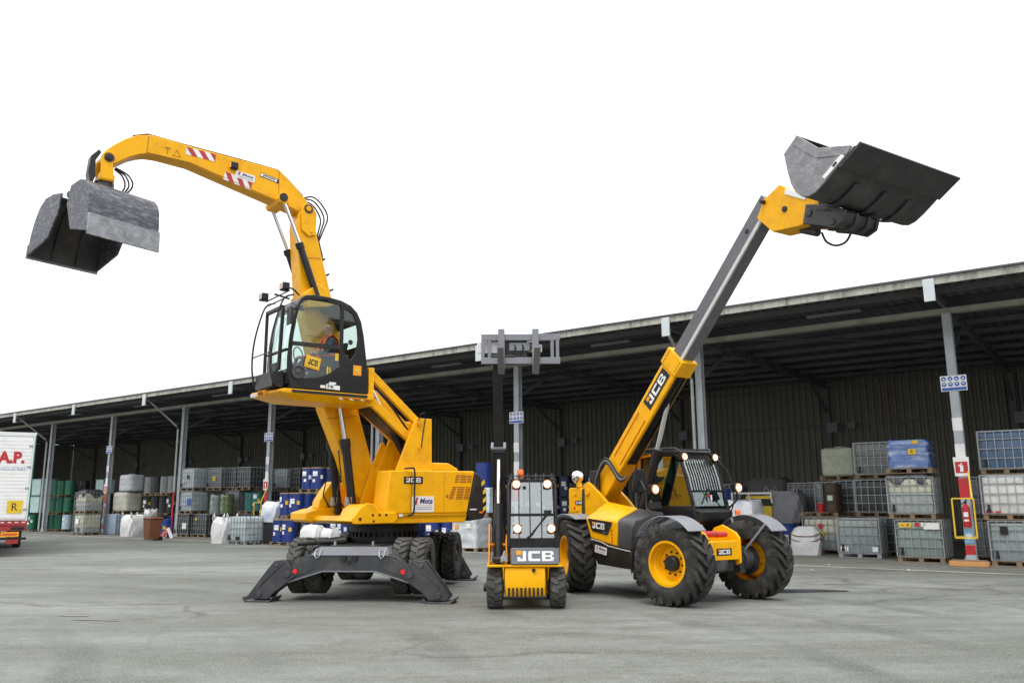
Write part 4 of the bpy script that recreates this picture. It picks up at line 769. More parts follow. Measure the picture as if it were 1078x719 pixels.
    m.tube([(2.52, 0.16, 5.36), (2.52, 1.02, 5.36)], 0.014); m.tube([(2.725, 0.16, 4.35), (2.725, 1.02, 4.35)], 0.012); m.tube([(2.64, 0.16, 3.80), (2.64, 1.02, 3.80)], 0.016)
    m.tube([(2.2, 0.5, 5.5), (2.5, 0.5, 5.55)], 0.02); m.tube([(2.46, 0.0, 5.50), (2.46, 1.1, 5.50)], 0.014); m.hose([(2.2, 0.95, 5.48), (2.36, 0.98, 5.58), (2.5, 1.0, 5.54)], 0.016); m.build('cab_guard', BLK, cab)
    m = MB(); m.bar((2.5, 0.20, 5.2), (2.52, 0.26, 4.05), 0.06); m.bar((2.5, 0.95, 5.2), (2.52, 0.92, 4.05), 0.06); m.bar((2.5, 0.20, 5.22), (2.5, 0.95, 5.22), 0.07); m.box((2.44, 0.2, 3.74), (2.66, 1.0, 4.02)); m.box((2.45, 0.45, 4.02), (2.5, 0.75, 4.22)); m.build('window_frame', BLP, cab, 0.01)
    for y in (0.02, 1.02):
        m = MB(); m.cbox((2.52, y, 5.58), (0.13, 0.20, 0.14)); wl = m.build('work_light', BLP, cab, 0.02)
        m = MB(); m.cbox((2.589, y, 5.58), (0.006, 0.15, 0.10)); m.build('lens', mat('lamp_lens_pinkish', (0.55, 0.36, 0.30), 0.2), wl)
    m = MB(); m.hull([(2.52, yy, z) for yy in (1.18, 1.38) for z in (4.82, 5.16)] + [(2.45, yy, z) for yy in (1.22, 1.34) for z in (4.86, 5.12)]); m.tube([(2.3, 1.10, 5.2), (2.42, 1.2, 5.15), (2.47, 1.28, 5.0)], 0.016); m.build('mirror', BLP, cab, 0.02)
    m = MB(); c = (1.96, yb+0.004, 4.215); rt = (-1, 0, -0.18)
    m.slab(c, rt, Z, 0.30, 0.23, 0.004, 0); m.slab(Vector(c)+Vector((0, 0.004, 0)), rt, Z, 0.27, 0.20, 0.002, 2); jcb_logo(m, Vector(c)+Vector((0, 0.006, 0)), rt, Z, 0.25, 0.16, 2, 1, 0)
    m.build('logo', [OSQ, BLK, YLB], cab)
    m = MB(); m.slab((1.05, yb+0.001, 4.15), (-1, 0, 0), Z, 0.17, 0.19, 0.004, 0); m.quad((1.05, yb+0.001, 4.15), (-1, 0, 0), Z, [(-0.05, -0.05), (0.05, -0.05), (0.05, 0.05), (-0.05, 0.05)], 0.007, 3)
    m.slab((1.74, yb+0.001, 3.79), (-1, 0, 0), Z, 0.10, 0.05, 0.004, 1); m.slab((1.60, yb+0.001, 3.80), (-1, 0, 0), Z, 0.15, 0.09, 0.004, 1); m.slab((1.46, yb+0.001, 3.79), (-1, 0, 0), Z, 0.12, 0.08, 0.004, 1); m.slab((1.55, yb+0.001, 3.865), (-1, 0, 0), Z, 0.14, 0.04, 0.004, 1)
    m.text('74', (1.60, yb+0.003, 3.80), (-1, 0, 0), Z, 0.12, 0.06, 0.006, 2); m.cbox((1.47, yb-0.02, 4.37), (0.07, 0.004, 0.14), 4); m.cbox((1.65, yb-0.02, 4.10), (0.03, 0.004, 0.14), 4); m.cbox((1.60, yb-0.02, 4.10), (0.02, 0.004, 0.12), 4); m.cyl((1.2, yb-0.018, 4.68), (1.2, yb-0.014, 4.68), 0.05, n=14, mi=2)
    m.build('sticker', [OSQ, WHT, BLK, YLB, YLB], cab)
    m = MB(); m.box((1.28, 0.42, 4.02), (1.75, 0.94, 4.16)); m.hull([(x, y, z) for x, z in ((1.22, 4.1), (1.34, 4.1), (1.10, 4.72), (1.19, 4.72)) for y in (0.40, 0.86)]); m.box((1.35, 0.5, 3.8), (1.6, 0.76, 4.02)); m.build('seat', SHAD, cab, 0.04, seg=3)
    m = MB(); m.box((1.25, 0.92, 4.18), (1.75, 1.02, 4.27)); m.box((1.25, 0.24, 4.18), (1.75, 0.34, 4.27)); m.cyl((1.70, 0.97, 4.27), (1.72, 0.97, 4.42), 0.02); m.cyl((1.70, 0.29, 4.27), (1.72, 0.29, 4.42), 0.02)
    m.cyl((2.25, 0.63, 3.8), (2.05, 0.63, 4.35), 0.035); m.tube([(2.03+0.05*math.cos(a), 0.63+0.19*math.sin(a), 4.40+0.16*math.cos(a)) for a in [2*math.pi*k/18 for k in range(18)]], 0.014, 6, closed=True); m.box((2.1, 0.3, 3.8), (2.35, 0.95, 4.1)); m.build('controls', BLK, cab, 0.01)
    # ---- grab
    tip = Vector((5.47, 0, 7.60))
    Gm = W.inverted() @ T(-7.11, 13.73, 7.3) @ rotz(R(56.6))
    def gb(m, *a, **k): m.xf(Gm); return m.build(*a, **k)
    m = MB(); m.cyl(tip+Vector((0, -0.24, 0)), tip+Vector((0, 0.24, 0)), 0.06, mi=1)
    for y in (-0.21, 0.18): m.prism([(5.40, 7.52), (5.42, 7.72), (5.53, 7.72), (5.60, 7.6), (5.58, 7.2), (5.36, 7.2)], 'y', y, y+0.03)
    m.cyl((5.47, 0, 7.30), (5.47, 0, 7.05), 0.12, n=16); m.box((5.35, -0.2, 7.18), (5.6, 0.2, 7.30)); m.build('grab_hanger', [YEL, BLK], t, 0.01)
    m = MB(); m.prism([(5.62, 7.75), (5.74, 7.60), (5.76, 7.3), (5.70, 7.05), (5.64, 7.25), (5.66, 7.55), (5.58, 7.70)], 'y', -0.12, 0.12); m.build('hose_guard', BLK, t, 0.01)
    for k in range(3):
        m = MB(); m.hose([(5.35, 0.10+0.04*k, 7.45), (5.22-0.04*k, 0.16+0.05*k, 7.32), (5.18-0.05*k, 0.2+0.05*k, 7.12), (5.28-0.03*k, 0.15, 6.92)], 0.016, 6); m.build('hydraulic_hose', BLK, t)
    m = MB(); m.box((-0.34, -0.20, -0.42), (0.34, 0.20, -0.24)); m.cyl((-0.5, -0.2, -0.42), (0.5, -0.2, -0.42), 0.06); m.cyl((-0.5, 0.2, -0.42), (0.5, 0.2, -0.42), 0.06); m.cyl((0, 0, -0.26), (0, 0, -0.1), 0.16, n=16)
    m.cyl((-0.1, -0.3, -0.55), (-0.1, 0.55, -0.62), 0.06); m.cyl((0.1, -0.3, -0.55), (0.1, 0.55, -0.62), 0.06); gb(m, 'grab_frame', CHS, t, 0.01)
    def shell(prof_out, side_poly, lip, ribs, mo):
        th = 0.03; inn = []
        cx = sum(p[0] for p in side_poly)/len(side_poly); cz = sum(p[1] for p in side_poly)/len(side_poly)
        for i, p in enumerate(prof_out):
            a = Vector(prof_out[max(0, i-1)]); c = Vector(prof_out[min(len(prof_out)-1, i+1)]); tt = (c-a).normalized(); n = Vector((-tt.y, tt.x))
            if n.dot(Vector((cx-p[0], cz-p[1]))) < 0: n = -n
            inn.append((p[0]+n.x*th, p[1]+n.y*th))
        m = MB(); m.prism(prof_out+inn[::-1], 'x', -0.60, 0.60); s_ = gb(m, 'grab_shell', mo, t, 0.004)
        for x in (-0.635, 0.60):
            m = MB(); m.prism(side_poly, 'x', x, x+0.035); gb(m, 'side_plate', GRB, s_, 0.006)
        m = MB(); a, b = lip; a = Vector(a); b = Vector(b); tt = (b-a).normalized(); n = Vector((-tt.y, tt.x))*0.018
        m.prism([a+n, b+n, b-n, a-n], 'x', -0.64, 0.64); gb(m, 'lip', GRL, s_, 0.004)
        m = MB()
        for x in ribs: m.prism(inn+[(p[0]+(cx-p[0])*0.14, p[1]+(cz-p[1])*0.14) for p in inn[::-1]], 'x', x-0.012, x+0.012)
        gb(m, 'rib', BKD, s_)
    # nearer shell hangs almost shut, its back towards the yard
    near = [(-0.40, -0.33), (-0.55, -0.37), (-0.66, -0.48), (-0.715, -0.62), (-0.735, -0.85), (-0.745, -1.28)]
    shell(near, [(-0.12, -0.38), (-0.40, -0.33), (-0.55, -0.37), (-0.66, -0.48), (-0.715, -0.62), (-0.735, -0.85), (-0.745, -1.28), (-0.22, -1.16), (-0.05, -0.7)], ((-0.757, -0.98), (-0.762, -1.34)), (-0.3, 0.3), GRB)
    far = [(0.42, -0.42), (0.66, -0.45), (0.82, -0.58), (0.95, -0.80), (1.04, -1.05), (1.10, -1.40)]
    shell(far, [(0.16, -0.45), (0.42, -0.42), (0.66, -0.45), (0.82, -0.58), (0.95, -0.80), (1.04, -1.05), (1.10, -1.40), (0.46, -1.18), (0.2, -0.75)], ((1.085, -1.2), (1.115, -1.44)), (-0.22, 0.2), BKD)
    return t
build_handler()

def add_driver():
    W = T(-2.8, 17.1, 0) @ rotz(R(218))
    o = link('person', bpy.data.meshes.new('person')); 
    # joints in the excavator's own frame: seated, facing the windscreen (+x), head turned to the yard
    J = {'pel': (1.30, 0.62, 4.26, .15), 'wai': (1.28, 0.62, 4.42, .14), 'che': (1.27, 0.62, 4.62, .165), 'sho': (1.28, 0.62, 4.75, .11), 'nec': (1.30, 0.63, 4.83, .058), 'hd0': (1.32, 0.64, 4.91, .085), 'hd1': (1.33, 0.645, 4.99, .098), 'hd2': (1.32, 0.64, 5.06, .075),
         'ls': (1.29, 0.80, 4.72, .075), 'le': (1.42, 0.88, 4.48, .052), 'lw': (1.66, 0.93, 4.42, .036), 'lh': (1.74, 0.95, 4.42, .042),
         'rs': (1.29, 0.44, 4.72, .075), 're': (1.42, 0.36, 4.48, .052), 'rw': (1.66, 0.33, 4.42, .036), 'rh': (1.74, 0.31, 4.42, .042),
         'lk': (1.76, 0.74, 4.32, .085), 'la': (1.92, 0.74, 3.92, .055), 'lt': (2.06, 0.74, 3.86, .05), 'rk': (1.76, 0.50, 4.32, .085), 'ra': (1.92, 0.50, 3.92, .055), 'rt': (2.06, 0.50, 3.86, .05), 'lhip': (1.38, 0.73, 4.25, .11), 'rhip': (1.38, 0.51, 4.25, .11)}
    Ed = 'pel-wai wai-che che-sho sho-nec nec-hd0 hd0-hd1 hd1-hd2 che-ls ls-le le-lw lw-lh che-rs rs-re re-rw rw-rh pel-lhip lhip-lk lk-la la-lt pel-rhip rhip-rk rk-ra ra-rt'.split()
    for h, s in (('lh', 1), ('rh', -1)):
        for k in range(5):
            b = f'{h}{k}'; bx = J[h]
            sp = (k-1.5)*0.016 if k < 4 else 0.0
            if k < 4: J[b] = (bx[0]+0.045, bx[1]+sp, bx[2]+0.012, .010); J[b+'t'] = (bx[0]+0.062, bx[1]+sp, bx[2]-0.03, .008)
            else: J[b] = (bx[0]+0.012, bx[1]-s*0.035, bx[2]+0.008, .011); J[b+'t'] = (bx[0]+0.04, bx[1]-s*0.04, bx[2]-0.005, .009)
            Ed += [f'{h}-{b}', f'{b}-{b}t']
    keys = list(J); me = o.data
    base = Vector(J['pel'][:3])
    me.from_pydata([Vector(J[k][:3])-base for k in keys], [tuple(keys.index(q) for q in e.split('-')) for e in Ed], [])
    sk = o.modifiers.new('skin', 'SKIN'); sk.use_smooth_shade = True
    for i, k in enumerate(keys): me.skin_vertices[0].data[i].radius = (J[k][3],)*2; me.skin_vertices[0].data[i].use_root = (k == 'pel')
    o.modifiers.new('sub', 'SUBSURF').levels = 2; o.modifiers['sub'].render_levels = 2
    dg = bpy.context.evaluated_depsgraph_get(); dg.update(); body = bpy.data.meshes.new_from_object(o.evaluated_get(dg)); o.modifiers.clear(); o.data = body; body.name = 'person'
    for mt in (JKT, SKIN): body.materials.append(mt)
    for p in body.polygons:
        c = p.center+base; p.material_index = 1 if (c.z > 4.835 and abs(c.x-1.3) < 0.2) or c.x > 1.67 and c.z > 4.36 else 0; p.use_smooth = True
    M = T(*(W @ (base+Vector((0.15, 0.06, 0.0))))) @ rotz(R(218)); o.matrix_world = M
    tag(o, 'bald man in dark jacket and orange hi-vis straps seated in the raised excavator cab', 'person')
    f = Vector((0.25, 0.97, 0)).normalized(); sd = Vector((f.y, -f.x, 0)); hc = Vector((1.33, 0.645, 4.985))-base
    m = MB()
    for s in (-1, 1): m.lathe([(0, 0.012), (0.012, 0.006), (0.013, 0), (0, -0.01)], T(*(hc+f*0.088+sd*s*0.032+Vector((0, 0, 0.012)))), 8)
    m.build('eyes', BLK, o); 
    m = MB(); m.hull([hc+f*0.085+Vector((0, 0, 0.03)), hc+f*0.09+sd*0.018-Vector((0, 0, 0.02)), hc+f*0.09-sd*0.018-Vector((0, 0, 0.02)), hc+f*0.118-Vector((0, 0, 0.014))]); m.bar(hc+f*0.088+sd*0.025-Vector((0, 0, 0.05)), hc+f*0.088-sd*0.025-Vector((0, 0, 0.05)), 0.01, mi=1)
    for s in (-1, 1): m.lathe([(0, 0.03), (0.012, 0.02), (0.014, 0), (0.01, -0.02), (0, -0.028)], T(*(hc+sd*s*0.092)), 8)
    m.build('face_features', [SKIN, mat('lips', (0.35, 0.12, 0.1), 0.6)], o)
    m = MB()
    for s in (-1, 1): m.hull([hc+sd*s*0.09+f*a+Vector((0, 0, z)) for a in (-0.06, 0.01) for z in (-0.02, 0.045)] + [hc+sd*s*0.098-f*0.02])
    m.build('hair', HAIR, o)
    m = MB()
    for y in (0.53, 0.72):
        pts = [(1.47, y, 4.40), (1.45, y, 4.62), (1.40, y+0.01, 4.77), (1.28, y+0.01, 4.845), (1.16, y, 4.75), (1.12, y, 4.5)]
        for a, b in zip(pts, pts[1:]): m.bar(Vector(a)-base, Vector(b)-base, 0.09, 0.02, up=(0, 1, 0)) if False else m.hull([Vector(p)-base+Vector((0, q, 0))+e for p in (a, b) for q in (-0.045, 0.045) for e in (Vector((0.0, 0, 0)), Vector((0.015, 0, 0.012)))])
    m.tube([Vector((1.28+0.18*math.cos(k*math.pi/8), 0.62+0.19*math.sin(k*math.pi/8), 4.44))-base for k in range(16)], 0.035, 6, closed=True)
    m.build('hi_vis_vest', VEST, o)
add_driver()

# ================================================================== the shed and its frame of reference
SO = Vector((12.007, 22.418, 0)); SA = R(90+53.39)
SM = T(*SO) @ rotz(SA)              # x runs along the front away from the camera, y out into the yard
BAY = 7.346
def sw(x, y, z=0.0): return SM @ Vector((x, y, z))

SHW = mat('shed_cladding_dark', (0.175, 0.178, 0.145), 0.7, var=0.35, scale=0.6, dirt=(0.17, 0.12, 0.085), dirt_amt=0.7, dscale=0.5, stretch=(1, 1, 0.35))
SHR = mat('shed_roof_sheet', (0.09, 0.09, 0.10), 0.75, var=0.3, scale=0.8, dirt=(0.05, 0.05, 0.05), dirt_amt=0.5)
FAS = mat('weathered_fascia', (0.40, 0.40, 0.35), 0.7, var=0.3, scale=1.8, dirt=(0.07, 0.07, 0.055), dirt_amt=0.85, dscale=3.0, stretch=(1.2, 1.2, 0.25))
EAV = mat('weathered_eave_beam', (0.33, 0.33, 0.28), 0.65, var=0.25, scale=1.5, dirt=(0.12, 0.11, 0.08), dirt_amt=0.6, dscale=2.0)
COLM = mat('column_grey', (0.40, 0.43, 0.46), 0.5, var=0.15, scale=3, dirt=(0.15, 0.15, 0.15), dirt_amt=0.5)
TRS = mat('truss_steel', (0.11, 0.11, 0.115), 0.6, var=0.25, scale=2)
PIPE = mat('downpipe_grey', (0.42, 0.43, 0.42), 0.5, var=0.15, scale=2, dirt=(0.2, 0.2, 0.18), dirt_amt=0.4)

def build_shed():
    t = thing('storage_shed', 'long dark open-fronted storage shed with a flat canopy roof on grey steel columns', 'shed', tuple(SO), SA)
    x0, x1 = -2.6*BAY, 10.6*BAY
    def corr(axis, lo, hi, a0, a1, base, depth, pitch, name, m, y=None):
        mb = MB(); vs = []; n = int((hi-lo)/pitch)
        for k in range(n):
            for f, h in ((0, 0), (0.36, 0), (0.5, 1), (0.86, 1)):
                x = lo+(k+f)*pitch
                for a in (a0, a1): vs.append((x, a, base+h*depth) if axis == 'roof' else (x, base+h*depth, a))
        mb.add(vs, [(2*i, 2*i+1, 2*i+3, 2*i+2) for i in range(len(vs)//2-1)]); return mb.build(name, m, t, smooth=0)
    corr('roof', x0, x1, -14.4, 2.36, 7.18, 0.05, 0.30, 'roof', SHR)
    m = MB(); m.box((x0, -14.4, 7.24), (x1, 2.40, 7.29)); m.build('roof_deck', SHR, t)
    m = MB(); m.box((x0, 2.30, 7.05), (x1, 2.352, 7.235)); m.build('fascia', FAS, t)
    m = MB(); m.box((x0, -0.09, 6.72), (x1, 0.16, 6.86)); m.build('eave_beam', EAV, t)
    corr('wall', x0, x1, 0.0, 7.17, -14.2, 0.10, 0.30, 'back_wall', SHW)
    m = MB()
    m.box((x0, -14.4, 7.05), (x1, -14.1, 7.23))
    for z in (0.35, 5.05, 6.82): m.box((x0, -14.12, z-0.06), (x1, -14.05, z+0.02))
    m.build('wall_rail', TRS, t)
    for y in (1.4, -1.8, -3.6, -5.4, -7.2, -9.0, -10.8, -12.6):
        m = MB(); m.box((x0, y-0.04, 7.02), (x1, y+0.04, 7.175)); m.build('purlin', TRS, t)
    for xe, n in ((x0, 0), (x1, 1)):
        m = MB(); m.box((xe-0.05, -14.2, 0), (xe+0.05, 0.0, 7.17)); m.build('end_wall', SHW, t)
    for k in range(-2, 11):
        x = (8-k)*BAY
        m = MB(); w, d = 0.22, 0.24
        m.box((x-w/2, 0.10, 0.02), (x+w/2, 0.122, 6.72)); m.box((x-w/2, 0.122-d, 0.02), (x+w/2, 0.144-d, 6.72)); m.box((x-0.008, 0.144-d, 0.02), (x+0.008, 0.10, 6.72))
        m.box((x-0.26, -0.28, 0.0), (x+0.26, 0.28, 0.025), 1)
        for s in (-1, 1): m.hull([(x+s*0.11, 0.10, 0.025), (x+s*0.24, 0.10, 0.025), (x+s*0.11, 0.122, 0.025), (x+s*0.24, 0.122, 0.025), (x+s*0.11, 0.10, 0.28), (x+s*0.11, 0.122, 0.28)], 1)
        c = m.build('column', [COLM, GALV], t)
        if k in (2, 4, 8, 6):      # painted bands on the face of some columns
            
            for za, zb, mm in ((2.55, 3.15, WHT), (1.72, 2.25, RED), (0.28, 0.52, RED), (3.5, 3.85, WHT)):
                m = MB(); m.box((x-0.118, 0.118, za), (x+0.118, 0.127, zb)); m.build('painted_band', mm, c)
        # truss to the back wall
        m = MB(); m.box((x-0.05, -14.0, 6.74), (x+0.05, 0.0, 6.84)); m.box((x-0.05, -14.0, 6.98), (x+0.05, 2.28, 7.06))
        m.box((x-0.04, 0.15, 6.86), (x+0.04, 2.2, 6.90))
        for j in range(14): m.bar((x, -j-0.02, 6.82), (x, -j-0.5, 7.0), 0.05); m.bar((x, -j-0.5, 7.0), (x, -j-0.98, 6.82), 0.05)
        m.bar((x, -0.1, 5.6), (x, -2.4, 6.78), 0.10); m.bar((x, -14.0, 5.6), (x, -11.6, 6.78), 0.10); m.build('truss', TRS, t)
        m = MB(); m.box((x-0.13, -14.1, 0), (x+0.13, -13.84, 6.74)); m.build('wall_post', TRS, t)
        m = MB(); m.box((x-0.15, 2.354, 6.62), (x+0.11, 2.42, 7.20)); m.build('fascia_box', mat('box_pale_grey', (0.55, 0.60, 0.62), 0.5), t, 0.01)
        if k % 2:
            m = MB(); xp = x+0.17
            m.tube([(xp, 2.2, 7.02), (xp, 2.05, 6.95), (xp, 0.36, 5.72), (xp, 0.26, 5.55), (xp, 0.25, 2.3)], 0.05, 8, 0); m.tube([(xp, 0.25, 2.3), (xp, 0.25, 0.1)], 0.052, 8, 1 if k == 3 else 0)
            m.cyl((xp, 0.25, 4.9), (xp, 0.25, 4.98), 0.065, n=8); m.build('downpipe', [PIPE, RED], t)
    for k in range(-1, 10):
        x = (8-k)*BAY
        m = MB(); m.box((x+2.0, 0.88, 6.90), (x+3.5, 1.02, 6.97)); m.bar((x+2.2, 0.95, 6.97), (x+2.2, 0.95, 7.05), 0.02); m.bar((x+3.3, 0.95, 6.97), (x+3.3, 0.95, 7.05), 0.02); m.build('strip_lamp', mat('lamp_housing', (0.16, 0.165, 0.16), 0.5, dirt=(0.15, 0.14, 0.12), dirt_amt=0.6), t)
        m = MB(); m.hose([(x+BAY*j/6, 0.95+0.0*j, 6.99-0.05*(j % 2)) for j in range(7)], 0.012, 5, 0, 3); m.build('cable', BLK, t)
        m = MB(); m.box((x+3.6, 2.353, 7.045), (x+3.625, 2.358, 7.236)); m.box((x+1.2, 2.353, 7.045), (x+1.215, 2.358, 7.236)); m.build('fascia_joint', TRS, t)
    # sway bracing in plan between trusses, and a pair of fittings on the wall posts
    for k in range(-1, 9):
        x = (8-k)*BAY
        m = MB(); m.bar((x, -0.2, 6.95), (x-BAY, -6.8, 6.95), 0.05); m.bar((x-BAY, -7.0, 6.95), (x, -13.8, 6.95), 0.05); m.build('bracing_rod', TRS, t)
        m = MB(); m.box((x-0.45, -13.84, 4.7), (x+0.0, -13.74, 5.15)); m.tube([(x-0.9, -13.8, 4.95), (x-0.45, -13.8, 4.95)], 0.03, 6); m.box((x-1.2, -13.9, 4.85), (x-0.85, -13.8, 5.1)); m.build('switch_box', MGR, t)
build_shed()

# ------------------------------------------------------------------ ground
def ground_mat(name, a, b, c, scale, crack=0.0, wet=0.0):
    m = bpy.data.materials.new(name); m.use_nodes = True; nt = m.node_tree; N = nt.nodes; L = nt.links; bs = N['Principled BSDF']
    tc = N.new('ShaderNodeTexCoord'); mp = N.new('ShaderNodeMapping'); mp.inputs['Rotation'].default_value = (0, 0, R(-20)); mp.inputs['Scale'].default_value = (0.5, 1.5, 1)
    L.new(tc.outputs['Object'], mp.inputs[0])
    def noise(s, d, r, v): 
        n = N.new('ShaderNodeTexNoise'); n.inputs['Scale'].default_value = s; n.inputs['Detail'].default_value = d; n.inputs['Roughness'].default_value = r; L.new(v, n.inputs['Vector']); return n.outputs['Fac']
    def ramp(f, p0, p1):
        r = N.new('ShaderNodeMapRange'); r.inputs[1].default_value = p0; r.inputs[2].default_value = p1; L.new(f, r.inputs[0]); return r.outputs[0]
    def mix(f, x, y):
        k = N.new('ShaderNodeMix'); k.data_type = 'RGBA'
        L.new(f, k.inputs[0])
        for s, v in ((6, x), (7, y)):
            if isinstance(v, tuple): k.inputs[s].default_value = (*v, 1)
            else: L.new(v, k.inputs[s])
        return k.outputs[2]
    o = tc.outputs['Object']
    col = mix(ramp(noise(0.13*scale, 7, 0.68, mp.outputs[0]), 0.38, 0.60), a, b)
    col = mix(ramp(noise(0.45*scale, 12, 0.84, mp.outputs[0]), 0.48, 0.60), col, c)
    mp2 = N.new('ShaderNodeMapping'); mp2.inputs['Rotation'].default_value = (0, 0, R(8)); mp2.inputs['Scale'].default_value = (0.25, 3.2, 1); L.new(o, mp2.inputs[0])
    st = N.new('ShaderNodeMath'); st.operation = 'MULTIPLY'; st.inputs[1].default_value = 0.55; L.new(ramp(noise(0.9*scale, 6, 0.65, mp2.outputs[0]), 0.52, 0.70), st.inputs[0])
    col = mix(st.outputs[0], col, tuple(x*0.62 for x in a))
    md = N.new('ShaderNodeMath'); md.operation = 'MULTIPLY'; md.inputs[1].default_value = 0.65; L.new(ramp(noise(2.2*scale, 14, 0.92, o), 0.50, 0.60), md.inputs[0])
    col = mix(md.outputs[0], col, tuple(x*0.70 for x in c))
    m3 = N.new('ShaderNodeMath'); m3.operation = 'MULTIPLY'; m3.inputs[1].default_value = 0.6; L.new(ramp(noise(6.5*scale, 12, 0.92, o), 0.52, 0.62), m3.inputs[0])
    col = mix(m3.outputs[0], col, tuple(min(1, x*1.25) for x in b))
    # tyre tracks: broad faint arcs, only here and there
    w2 = N.new('ShaderNodeTexWave'); w2.wave_type = 'RINGS'; w2.rings_direction = 'Z'; w2.inputs['Scale'].default_value = 0.16; w2.inputs['Distortion'].default_value = 2.2; w2.inputs['Detail'].default_value = 2.0; w2.inputs['Detail Scale'].default_value = 0.4
    m9 = N.new('ShaderNodeMapping'); m9.inputs['Location'].default_value = (13.0, -6.0, 0); L.new(o, m9.inputs[0]); L.new(m9.outputs[0], w2.inputs['Vector'])
    g9 = N.new('ShaderNodeMath'); g9.operation = 'MULTIPLY'; L.new(ramp(w2.outputs['Fac'], 0.78, 0.97), g9.inputs[0]); L.new(ramp(noise(0.35, 4, 0.6, o), 0.46, 0.66), g9.inputs[1])
    h9 = N.new('ShaderNodeMath'); h9.operation = 'MULTIPLY'; h9.inputs[1].default_value = 0.8; L.new(g9.outputs[0], h9.inputs[0])
    col = mix(h9.outputs[0], col, tuple(x*0.55 for x in a))
    # fine aggregate
    fi = noise(38, 3, 0.8, o); f2 = N.new('ShaderNodeMath'); f2.operation = 'MULTIPLY'; f2.inputs[1].default_value = 0.6; L.new(ramp(fi, 0.48, 0.66), f2.inputs[0])
    col = mix(f2.outputs[0], col, tuple(min(1, x*1.45) for x in b))
    if crack:
        wv = N.new('ShaderNodeTexVoronoi'); wv.feature = 'DISTANCE_TO_EDGE'; wv.inputs['Scale'].default_value = 0.16
        dn = N.new('ShaderNodeTexNoise'); dn.inputs['Scale'].default_value = 0.7; dn.inputs['Detail'].default_value = 6; L.new(o, dn.inputs['Vector'])
        va = N.new('ShaderNodeVectorMath'); va.operation = 'MULTIPLY_ADD'; va.inputs[1].default_value = (1.8, 1.8, 0); L.new(dn.outputs['Color'], va.inputs[0]); L.new(o, va.inputs[2]); L.new(va.outputs[0], wv.inputs['Vector'])
        ck = N.new('ShaderNodeMapRange'); ck.inputs[1].default_value = 0.0; ck.inputs[2].default_value = 0.012; ck.inputs[3].default_value = crack; ck.inputs[4].default_value = 0.0; L.new(wv.outputs['Distance'], ck.inputs[0])
        # only some of the cracks show
        gate = N.new('ShaderNodeMath'); gate.operation = 'MULTIPLY'; L.new(ck.outputs[0], gate.inputs[0]); L.new(ramp(noise(0.18, 2, 0.5, o), 0.48, 0.58), gate.inputs[1])
        col = mix(gate.outputs[0], col, (0.045, 0.042, 0.036))
    L.new(col, bs.inputs['Base Color'])
    rg = N.new('ShaderNodeMapRange'); rg.inputs[3].default_value = 0.72-wet; rg.inputs[4].default_value = 0.95-wet*0.6; L.new(noise(0.3*scale, 4, 0.6, o), rg.inputs[0]); L.new(rg.outputs[0], bs.inputs['Roughness'])
    bp = N.new('ShaderNodeBump'); bp.inputs['Strength'].default_value = 0.35; bp.inputs['Distance'].default_value = 0.012; L.new(noise(22, 6, 0.75, o), bp.inputs['Height']); L.new(bp.outputs[0], bs.inputs['Normal'])
    return m
def plane(name, pts, z, m):
    mb = MB(); mb.add([(x, y, z) for x, y in pts], [tuple(range(len(pts)))]); return struct(mb.build(name, m, smooth=0))
G1 = ground_mat('worn_asphalt', (0.092, 0.100, 0.080), (0.205, 0.212, 0.200), (0.082, 0.085, 0.065), 1.0, 0.6)
plane('ground', [(-300, -150), (300, -150), (300, 400), (-300, 400)], 0.0, G1)
def slab_s(name, xa, xb, ya, yb, z, m): return plane(name, [tuple(sw(x, y).xy) for x, y in ((xa, ya), (xb, ya), (xb, yb), (xa, yb))], z, m)
slab_s('shed_floor', -2.7*BAY, 10.7*BAY, -14.3, 2.35, 0.004, ground_mat('oily_concrete', (0.15, 0.15, 0.135), (0.19, 0.19, 0.17), (0.09, 0.085, 0.075), 1.6, 0.7, 0.1))
slab_s('drain_channel', -2.7*BAY, 10.7*BAY, 2.35, 2.62, 0.008, ground_mat('drain_concrete', (0.34, 0.34, 0.30), (0.42, 0.42, 0.38), (0.16, 0.155, 0.13), 2.2, 0.3))
def blob(name, cx, cy, rx, ry, z, m, seed, rot=0.0, n=48):
    rnd = random.Random(seed); ph = [rnd.uniform(0, 6.28) for _ in range(5)]
    pts = []
    for k in range(n):
        a = 2*math.pi*k/n; r = 1+sum(0.16/(j+1)*math.sin((j+2)*a+ph[j]) for j in range(5)); x, y = rx*r*math.cos(a), ry*r*math.sin(a)
        pts.append((cx+x*math.cos(rot)-y*math.sin(rot), cy+x*math.sin(rot)+y*math.cos(rot)))
    return plane(name, pts, z, m)
PUD = mat('puddle_water', (0.018, 0.02, 0.028), 0.12, var=0.2)
blob('puddle', 5.2, 16.4, 0.95, 0.34, 0.008, PUD, 3, 0.06)
OIL = mat('oil_stain', (0.16, 0.155, 0.14), 0.6, var=0.35, scale=3, dirt=(0.26, 0.265, 0.25), dirt_amt=0.9, dscale=4)
for i, (x, y, a, b) in enumerate(((-6.8, 13.4, 0.25, 0.06), (-6.2, 12.9, 0.4, 0.05), (-5.3, 18.5, 0.6, 0.08), (-9.4, 21.0, 0.7, 0.10), (6.8, 17.6, 0.5, 0.05))): blob('oil_stain', x, y, a, b, 0.008, OIL, 11+i, -0.15)
LIT = mat('litter_white', (0.6, 0.6, 0.56), 0.7)
